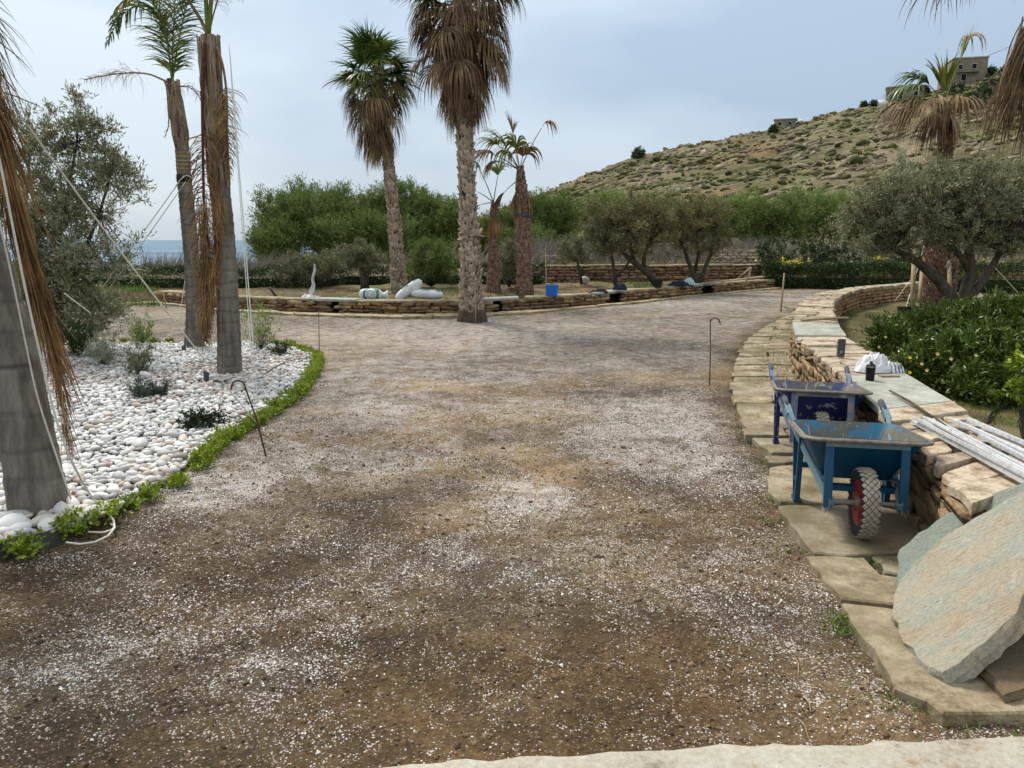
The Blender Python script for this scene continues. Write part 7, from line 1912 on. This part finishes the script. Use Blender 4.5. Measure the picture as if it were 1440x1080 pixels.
# sacks
def sack(name, label, c, L, W_, H, az_, tilt, matn, seed, open_end=False):
    nU, nV = 30, 24; V = []; F = []
    for i in range(nU + 1):
        t_ = -1 + 2 * i / nU; e = (1 - abs(t_) ** 4.5) ** 0.5
        if open_end and t_ > 0.45: e = (0.86 - 0.5 * math.sin(min(1, (t_ - 0.45) / 0.28) * PI / 2) * (1 if t_ < 0.72 else 1 - (t_ - 0.72) / 0.28)) if t_ < 1 else 0.9
        for k in range(nV):
            a = 2 * PI * k / nV; cx, cz = math.cos(a), math.sin(a)
            x = np.sign(cx) * abs(cx) ** 0.75 * W_ / 2 * (max(e, 0.25) ** 0.4 if not open_end else max(e, 0.1)); z = np.sign(cz) * abs(cz) ** 0.85 * H / 2 * (max(e, 0.02) if not open_end else max(e, 0.05))
            wr = 1 + 0.06 * (float(vnoise(np.array(t_ * 5 + seed), np.array(a * 2), seed)) - 0.5) + 0.05 * (float(vnoise(np.array(t_ * 16 + seed), np.array(a * 1.2), seed)) - 0.5) * abs(t_)
            V.append((t_ * L / 2, x * wr, z * wr))
    F = [(i * nV + k, i * nV + (k + 1) % nV, (i + 1) * nV + (k + 1) % nV, (i + 1) * nV + k) for i in range(nU) for k in range(nV)] + [tuple(reversed(range(nV)))]
    if not open_end: F.append(tuple(nU * nV + k for k in range(nV)))
    o = obj(name, MB().add(V, F).mesh(name, m[matn], True), None, tuple(c), (0, -tilt, az_)); return tag(o, label, 'sack', 'white sacks on the low wall', 'thing')
def sack_mat(name, band):
    t = NT(name); ob = t.objco(); sx = t.n.new('ShaderNodeSeparateXYZ'); t.l.new(ob, sx.inputs[0])
    def inside(sock, lo, hi): return t.math('MULTIPLY', t.math('GREATER_THAN', sock, lo), t.math('LESS_THAN', sock, hi))
    c = t.ramp(t.noise(8, 4), [(0.3, S(206, 208, 208)), (0.7, S(228, 230, 230))])
    x, y, z = sx.outputs[0], sx.outputs[1], sx.outputs[2]
    green = S(22, 110, 84)
    if band:
        msk = inside(x, -0.22, 0.14)
        # white roundel with small dark marks inside the green band
        def disc(cx, r, cz=0.02): return t.math('LESS_THAN', t.math('ADD', t.math('POWER', t.math('SUBTRACT', x, cx), 2.0), t.math('POWER', t.math('SUBTRACT', z, cz), 2.0)), r * r)
        msk = t.math('SUBTRACT', msk, disc(-0.04, 0.125), True)
        ringm = t.math('SUBTRACT', disc(-0.04, 0.1), disc(-0.04, 0.075), True)
        msk = t.math('MAXIMUM', msk, t.math('MULTIPLY', ringm, 0.7))
        marks = t.math('MULTIPLY', disc(-0.04, 0.06), t.math('GREATER_THAN', t.noise(40, 2, 0.5, t.mapv((1, 1, 2.2), src=ob)), 0.55))
        msk = t.math('MAXIMUM', msk, marks)
        stripe = t.math('MULTIPLY', inside(x, -0.255, -0.24), 1.0); msk = t.math('MAXIMUM', msk, t.math('MULTIPLY', stripe, 0.6))
    else:
        msk = t.math('MULTIPLY', t.math('MULTIPLY', inside(x, -0.12, 0.06), inside(y, -0.12, 0.10)), t.math('GREATER_THAN', z, 0.05))
        msk = t.math('MULTIPLY', msk, t.math('GREATER_THAN', t.noise(14, 3, 0.5, t.mapv((1, 2.5, 1), src=ob)), 0.46))
        msk = t.math('MAXIMUM', msk, t.math('MULTIPLY', t.math('MULTIPLY', inside(x, 0.2, 0.3), inside(y, -0.1, 0.08)), t.math('GREATER_THAN', z, 0.03)))
    c = t.mix(t.math('MULTIPLY', msk, 0.9), c, green)
    t.bump(t.noise(18, 4, 0.6, ob), 0.4, 0.01)
    t.done(c, 0.45, 0, 0.4)
sack_mat('sack_print', True); sack_mat('sack_plain', False)
sY = 17.75
sack('sack', 'open white plastic sack with a green printed band, mouth flaring to the right', D(525, 414.5, sY), 0.66, 0.32, 0.29, rad(4), rad(-2), 'sack_print', 3, True)
sack('sack', 'full white sack propped up at a slant against the slim palm', D(575, 408, sY + 0.05), 0.74, 0.30, 0.24, rad(8), rad(36), 'sack_plain', 5)
sack('sack', 'full white sack lying flat, right of the slanting one', D(601, 414, sY - 0.02), 0.72, 0.34, 0.22, rad(-4), rad(-3), 'sack_plain', 8)

# tubs, bucket and clothing on the low wall
def tub(label, c, r0, r1, h, mat, name='tub', handles=True, cat='tub'):
    t_ = thing(name, label, cat, tuple(c))
    build(MB().lathe([(0, 0.0), (r0, 0.0), (r1, h), (r1 + 0.008, h), (r1 + 0.008, h - 0.01), (r1 - 0.004, h - 0.005), (r0 - 0.006, 0.01), (0, 0.01)], (0, 0, 0), 26), 'body', m[mat], t_, world=False, smooth=False)
    if handles:
        for sx in (-1, 1):
            pts = [(sx * r1, -0.05, h - 0.01), (sx * (r1 + 0.01), -0.045, h + 0.04), (sx * (r1 + 0.01), 0.045, h + 0.04), (sx * r1, 0.05, h - 0.01)]
            q = MB().tube([Matrix.Rotation(0.9, 3, 'Z') @ Vector(p) for p in pts], 0.011, 7); build(q, 'handle', m['mint_cloth' if mat == 'blue_plastic' else mat], t_, world=False, smooth=True)
    return t_
c = D(776, 416, 18.3)
tub('bright blue plastic tub with pale handles standing on the low wall', c, 0.13, 0.155, 0.25, 'blue_plastic')
tub('black plastic bucket on the low wall by the leaning trunk', D(925, 404.5, 21.3), 0.105, 0.13, 0.22, 'black_plastic', 'bucket', False, 'bucket')
cloth_heap('clothing_heap', 'low heap of dark clothes on the low wall right of the blue tub', 'clothes', D(843, 412, 19.6), (0.46, 0.3, 0.11), 'black_cloth', 21, 0.5)
cloth_heap('clothing_heap', 'dark navy bundle of clothes on the niche seat slab', 'clothes', D(872, 409, 19.9) + [0, 0, 0.02], (0.40, 0.3, 0.20), 'navy_cloth', 22, 0.4)
cloth_heap('clothing_heap', 'spread navy jacket on the low wall beside the mint coloured bundle', 'clothes', D(955, 402, 22.2), (0.62, 0.36, 0.16), 'navy_cloth', 23, 0.4)
cloth_heap('cloth_bundle', 'round mint coloured bundle behind the navy jacket', 'cloth', D(969, 400, 22.6), (0.32, 0.3, 0.30), 'mint_cloth', 24, 0.2)
# white stick pair and pale plank near the end of the low wall
a, b_ = D(992, 399.5, 23.0), D(1072, 390.5, 24.6)
solo(MB().bar(a + [0, 0, 0.03], b_ + [0, 0, 0.03], 0.16, 0.035), 'plank', m['post_wood'], 'long pale plank lying along the top of the low wall', 'plank')
a, b_, c_ = D(1056, 376, 24.2), D(1038, 391, 24.1), D(1044, 403, 23.9)
solo(MB().tube([a, b_ ], [0.03, 0.02], 7), 'stick', m['post_wood'], 'shorter of two pale sticks crossing above the plank', 'stick', smooth=True)
solo(MB().tube([a + [0, 0.03, 0], D(1053, 390, 24.1) , c_], [0.035, 0.03, 0.03], 7), 'stick', m['post_wood'], 'thicker pale stick leaning over the front edge of the plank', 'stick', smooth=True)
# pale boulder and stakes behind
solo(MB().add(*[(lumpy(ICO1, np.random.default_rng(3), 0.2) * [0.14, 0.12, 0.13] + D(823, 394, 24.3)).tolist(), ICO1[1].tolist()]), 'boulder', m['white_plaster'], 'pale round stone under the small silvery olive', 'stone', smooth=True)

# props round the staked palm
def post(label, u0, v0, u1, v1, Y0, Y1, r=0.045):
    a, b_ = D(u0, v0, Y0), D(u1, v1, Y1)
    solo(MB().tube([a, (a + b_) / 2, b_], [r, r * 0.97, r * 0.94], 10), 'wooden_post', m['post_wood'], label, 'post', 'wooden props round the staked palm', smooth=True)
post('pale wooden prop standing in the black box, tallest on the left of the staked palm', 1283, 430, 1286, 350, 15.6, 16.6, 0.05)
post('short wooden prop between the black box and the patterned palm base', 1293, 424, 1297, 372, 15.9, 16.9, 0.04)
post('wooden prop right against the right side of the patterned palm base', 1337, 424, 1334, 366, 16.6, 17.2, 0.045)
post('separate wooden prop far right, seen between the olive limbs', 1362, 426, 1362, 352, 17.4, 17.6, 0.06)
b_ = D(1286, 446, 15.2); b_[2] = 0.0
bx = MB(); 
for (x0, y0, x1, y1) in [(-0.24, -0.17, 0.24, -0.17), (0.24, -0.17, 0.24, 0.17), (0.24, 0.17, -0.24, 0.17), (-0.24, 0.17, -0.24, -0.17)]:
    bx.add([(x0, y0, 0), (x1, y1, 0), (x1 * 1.12, y1 * 1.12, 0.3), (x0 * 1.12, y0 * 1.12, 0.3)], [(0, 1, 2, 3)])
    bx.add([(x0 * 0.94, y0 * 0.94, 0), (x1 * 0.94, y1 * 0.94, 0), (x1 * 1.07, y1 * 1.07, 0.3), (x0 * 1.07, y0 * 1.07, 0.3)], [(3, 2, 1, 0)])
    bx.add([(x0 * 1.12, y0 * 1.12, 0.3), (x1 * 1.12, y1 * 1.12, 0.3), (x1 * 1.07, y1 * 1.07, 0.3), (x0 * 1.07, y0 * 1.07, 0.3)], [(0, 1, 2, 3)])
bx.add([(-0.23, -0.16, 0.02), (0.23, -0.16, 0.02), (0.23, 0.16, 0.02), (-0.23, 0.16, 0.02)], [(0, 1, 2, 3)])
pt = tag(obj('planter_box', bx.mesh('planter_box', m['black_plastic']), None, tuple(b_)), 'black plastic box at the foot of the wooden props', 'box', None, 'thing')
hp = [D(1398, 596, 6.6), D(1392, 588, 6.7), D(1402, 578, 6.8), D(1425, 574, 6.9), D(1460, 578, 6.9)]
hp = [np.array([p[0], p[1], 0.06]) for p in [G(1388, 604), G(1392, 592), G(1405, 583), G(1430, 580), G(1480, 584)]]
solo(MB().tube([tuple(p) for p in curve(hp, 20)], 0.012, 7), 'garden_hose', m['black_plastic'], 'black hose curving through the weeds beside the bench wall', 'hose', smooth=True)
hp = [np.array([p[0], p[1], 0.75]) for p in [D(1400, 372, 24), D(1300, 370, 24.5)]]

# guy ropes
def rope(label, pts, r=0.005, sag=0.0, name='rope'):
    P = curve(pts, 30) if len(pts) > 2 else np.linspace(pts[0], pts[1], 24)
    if sag: P = P + np.array([0, 0, -1]) * (sag * np.sin(np.linspace(0, PI, len(P))))[:, None]
    return solo(MB().tube([tuple(p) for p in P], r, 6), name, m['rope'], label, 'rope', 'guy ropes of the palms', smooth=True)
band = D(259, 252, bY if False else palmB.location.y - 0.11)
r1 = G(92, 478, 0.03); 
rope('white guy rope from the black band of the slim ringed palm down left, upper strand', [band + [0, 0, 0.05], G(84, 482, 0.03)], 0.0065, 0.03)
rope('white guy rope from the black band of the slim ringed palm down left, lower strand', [band + [0.02, 0, -0.03], G(90, 486, 0.03)], 0.006, 0.05)
rope('turn of white rope knotted round the black band of the slim ringed palm', [D(247, 262, palmB.location.y - 0.1), D(254, 252, palmB.location.y - 0.13), D(262, 246, palmB.location.y - 0.13), D(271, 250, palmB.location.y - 0.1)], 0.007)
rope('long guy rope crossing in front of the young olive to the rusty hook', [D(-60, 40, 4.6), G(362, 597, 0.05)], 0.0055, 0.06)
rope('pair of thin ropes from the brown fronded palm to the edge of the pebbles', [D(322, 60, palmC.location.y - 0.1), G(363, 570, 0.05)], 0.0055, 0.0)
rope('second thin rope close beside the one right of the brown fronded palm', [D(324, 90, palmC.location.y - 0.1), G(359, 576, 0.05)], 0.004, 0.0)
rope('short rope over the pebbles just behind the upright shrub', [G(150, 478, 0.42), G(196, 506, 0.04)], 0.0055, 0.0)
rope('short rope crossing the paired guy ropes near the young olive', [D(90, 412, 10.0), D(127, 440, 10.0)], 0.007, 0.0)
rope('slack rope curving down behind the slim ringed palm', [D(262, 380, 12.2), D(255, 430, 12.0), D(240, 470, 11.6), G(222, 485, 0.04)], 0.005)
aYr = aY - 0.22
rope('thick white rope running down the leaning trunk, left of two', [D(-60, 60, aYr), D(-18, 240, aYr), D(15, 380, aYr + 0.05), D(52, 560, aYr + 0.1), D(100, 702, aYr + 0.12)], 0.0045)
rope('thick white rope along the edge of the hanging brown fronds, ending in a loose loop', [D(-50, 20, aYr), D(-5, 200, aYr), D(22, 340, aYr), D(42, 440, aYr), D(62, 520, aYr), D(84, 620, aYr), D(112, 672, aYr), G(132, 706, 0.06), G(150, 722, 0.05), G(170, 730, 0.03), G(175, 738, 0.02), G(168, 750, 0.015), G(140, 768, 0.012), G(110, 775, 0.012), G(96, 770, 0.012), G(93, 763, 0.012)], 0.006)
rope('loose end of white rope on the soil inside the loop', [G(124, 748, 0.015), G(145, 749, 0.015), G(158, 745, 0.015), G(161, 740, 0.015), G(156, 737, 0.02)], 0.005)
rope('guy rope slanting from the black planter box up to the staked palm', [G(1268, 452, 0.05), D(1284, 400, 16.6), D(1300, 345, 16.9)], 0.009)
rope('rope from the end of the bench wall up to the wooden props', [D(1258, 424, 16.5), D(1282, 392, 16.8)], 0.007)
rope('rope running down right from the big olive across the dark hedge', [D(1376, 352, 17), D(1432, 412, 17.5)], 0.009)
rope('knotted white rope round the top of the right hand wooden prop', [D(1330, 376, 16.4), D(1334, 368, 16.3), D(1338, 376, 16.4), D(1333, 384, 16.4)], 0.016)

# garden spotlights in the pebbles
def spot(label, u, v, h, r):
    b_ = G(u, v, 0.04); s_ = thing('garden_light', label, 'garden light', tuple(b_), 'garden lights among the pebbles')
    build(MB().tube([(0, 0, -0.02), (0, 0, h * 0.35)], 0.008, 8), 'spike', m['black_plastic'], s_, world=False)
    build(MB().lathe([(0, h * 0.3), (r * 0.8, h * 0.3), (r, h * 0.4), (r, h), (r * 0.85, h), (r * 0.8, h * 0.95), (0, h * 0.93)], (0, 0, 0), 20), 'lamp_body', m['dark_grey_plastic'], s_, world=False, smooth=False)
spot('small dark cylindrical spotlight at the foot of the brown fronded palm', 291, 541, 0.14, 0.028)
spot('small dark spotlight left of the slim ringed palm base', 259, 497, 0.10, 0.03)
b_ = G(48, 500, 0.07); o = thing('garden_light', 'flat dark lamp lying on the pebbles right of the leaning trunk', 'garden light', tuple(b_), 'garden lights among the pebbles')
build(MB().box((0, 0, 0.02), (0.14, 0.05, 0.05)), 'lamp_body', m['dark_grey_plastic'], o, world=False); build(MB().box((0, -0.027, 0.02), (0.12, 0.004, 0.03)), 'lens', m['steel'], o, world=False)
cbl = [G(296, 541, 0.06), G(304, 534, 0.07), G(312, 538, 0.07), G(318, 534, 0.07)]
solo(MB().tube([tuple(p) for p in curve(cbl, 12)], 0.008, 6), 'cable', m['black_plastic'], 'short black cable beside the spotlight on the pebbles', 'cable', smooth=True)
a, b_ = G(378, 522, 0.08), G(414, 505, 0.06)
solo(MB().tube([a, (a + b_) / 2 + [0, 0, 0.02], b_], [0.008, 0.007, 0.005], 6).tube([a, a + [-0.05, -0.03, 0.03]], [0.006, 0.003], 5), 'twig', m['dead_frond'], 'dry twig lying on the right part of the pebbles', 'twig', smooth=True)
a, b_ = G(366, 490, 0.08), G(402, 497, 0.06)
solo(MB().tube([a, b_], [0.006, 0.004], 6), 'twig', m['dead_frond'], 'thin pale twig at the back rim of the pebbles', 'twig', smooth=True)
# something red seen through the young olive
solo(MB().box(D(84, 384, 16), (0.10, 0.1, 0.14)), 'red_cloth', m['red_cloth'], 'small red thing glimpsed through the young olive', 'red thing')

# ------------------------------------------------------------------ houses and shrubs on the hill
def hill_at(u, v):
    """the point where the sight line through a pixel meets the hill"""
    r = ray(u, v); a = math.atan2(r[0], r[1]); q = np.linspace(0.05, 1.0, 500)
    x, y, z = hill_pt(np.full(500, a), q); el = (z - CAMZ) / np.hypot(x, y); e = r[2] / math.hypot(r[0], r[1])
    k = np.where(el >= e)[0]; k = k[0] if len(k) else 499
    return np.array([x[k], y[k], z[k]])
def house(label, u, v, Wm, Dm, Hm, rz, wins, matn='house_stone', parts=(), name='stone_house'):
    p = hill_at(u, v); h = thing(name, label, 'house', (p[0], p[1], p[2] - 1.0), 'houses on the hill', rz)
    build(MB().box((0, Dm / 2, Hm / 2), (Wm, Dm, Hm)), 'walls', m[matn], h, world=False)
    build(MB().box((0, Dm / 2, Hm + 0.12), (Wm + 0.5, Dm + 0.5, 0.24)), 'roof', m['concrete'], h, world=False)
    for (x, z, w_, hh) in wins:
        fr_ = MB(); fr_.box((x, -0.06, z + hh / 2 + 0.06), (w_ + 0.2, 0.14, 0.12)); fr_.box((x - w_ / 2 - 0.05, -0.06, z), (0.1, 0.14, hh)); fr_.box((x + w_ / 2 + 0.05, -0.06, z), (0.1, 0.14, hh)); fr_.box((x, -0.08, z - hh / 2 - 0.05), (w_ + 0.3, 0.2, 0.1))
        fo = build(fr_, 'window', m['concrete'], h, world=False); build(MB().box((x, -0.012, z), (w_, 0.03, hh)), 'pane', m['dark_opening'], fo, world=False)
    for (c_, s_) in parts: build(MB().box(c_, s_), 'annex', m[matn], h, world=False)
    return h
house('two storey stone house on the skyline at the right, behind the drooping palm', 1362, 118, 8.5, 7, 7.6, rad(-14), [(1.0, 5.4, 1.1, 1.2), (-2.4, 5.3, 1.0, 1.2), (-1.4, 2.6, 1.2, 1.6)], parts=[((-5.4, 2.0, 2.0), (2.8, 3.5, 4.0)), ((-0.5, -0.6, 3.9), (5.5, 1.2, 0.2))])
house('long low stone ruin with dark doorways left of the drooping palm', 1272, 141, 9.5, 5, 4.6, rad(-24), [(-3.4, 2.4, 1.1, 2.0), (-1.2, 2.4, 1.1, 2.0), (2.6, 2.6, 1.0, 1.2)])
house('small flat roofed stone hut on the skyline above the middle of the slope', 1104, 178, 5.6, 4, 2.8, rad(-20), [(-1.4, 1.7, 0.8, 0.8), (1.2, 1.7, 0.8, 0.8)])
house('low stone annex below the ruin, half sunk in the slope', 1262, 166, 6, 4, 2.8, rad(-20), [(0.5, 1.6, 0.9, 1.0)])
p = hill_at(1240, 140); solo(MB().add((ICO2[0] * [2.0, 2.0, 1.4] + p).tolist(), ICO2[1].tolist()), 'rendered_dome', m['white_plaster'], 'small pale dome on the skyline left of the ruin', 'dome', smooth=True)
p = hill_at(1126, 172); solo(MB().add((ICO2[0] * [0.9, 0.9, 0.8] + p).tolist(), ICO2[1].tolist()), 'rendered_dome', m['white_plaster'], 'tiny white dome beside the hut on the skyline', 'dome', smooth=True)
hb = [(1402, 128, 3.6, 2.6, 'round dark tree right of the two storey house'), (1380, 140, 3.0, 2.0, 'dark tree just below the two storey house'), (1345, 132, 2.6, 1.6, 'green bush below the left end of the two storey house'), (1425, 106, 3.0, 2.2, 'dark bush high at the right frame edge'), (1393, 96, 1.2, 1.3, 'small bush on the skyline right of the house'),
      (1300, 122, 1.8, 1.4, 'bush on the skyline between the ruin and the house'), (1230, 138, 0.8, 1.0, 'little bush on the skyline left of the pale dome'), (1216, 146, 0.8, 0.8, 'tiny bush on the skyline farther left of the pale dome'), (898, 222, 1.3, 1.6, 'lone bush on the skyline at the left part of the hill'), (1088, 186, 0.9, 0.8, 'small bush left of the hut on the skyline'),
      (1365, 156, 3.2, 1.3, 'pale green prickly thicket below the houses'), (1330, 160, 2.2, 1.2, 'grey green thicket under the drooping palm crown'), (1440, 140, 3.0, 2.0, 'dark bush behind the hanging dry fronds')]
for i, (u, v, rx, rz_, lab) in enumerate(hb):
    p = hill_at(u, v); g_ = np.random.default_rng(700 + i)
    tree('hill_bush', lab, 'bush', tuple(p), [], [(p + [0, 0, rz_ * 0.5], np.array([rx, rx, rz_]))], 46, 40, 0.5, 0.2, 0.7, m['scrub_leaf' if i > 9 else 'hedge_leaf'], m['grey_twig'], 700 + i, 'bushes on the hill', up=0.3, inner=0.2, limb=0.08, frac=0.3)
a, b_ = hill_at(1345, 100) + [0, 0, 5.5], hill_at(1440, 80) + [10, 0, 13]
solo(MB().tube([tuple(p) for p in (np.linspace(a, b_, 12) + np.array([0, 0, -1.0]) * np.sin(np.linspace(0, PI, 12))[:, None])], 0.05, 4), 'power_line', m['black_plastic'], 'thin power line running from the two storey house up to the right', 'cable')

# fallen bits on the pebbles, and more loose stones and stalks on the soil
g = np.random.default_rng(321); n = 900
x_ = g.uniform(-7.5, -1.6, n); y_ = g.uniform(3.6, 11.5, n); k_ = inpoly(x_, y_, BED); x_, y_ = x_[k_], y_[k_]; n = len(x_)
P_ = np.stack([x_, y_, np.full(n, 0.065)], 1); d_ = unit(g, n); d_[:, 2] = np.abs(d_[:, 2]) * 0.15
V, F = leaves(P_, d_, 0.035, 0.009, g)
tag(build_np('fallen_leaves', V, F, m['dead_frond'], rnd=np.repeat(g.uniform(0, 1, n), 4), kind='stuff'), 'dry leaf scraps fallen on the white pebbles')
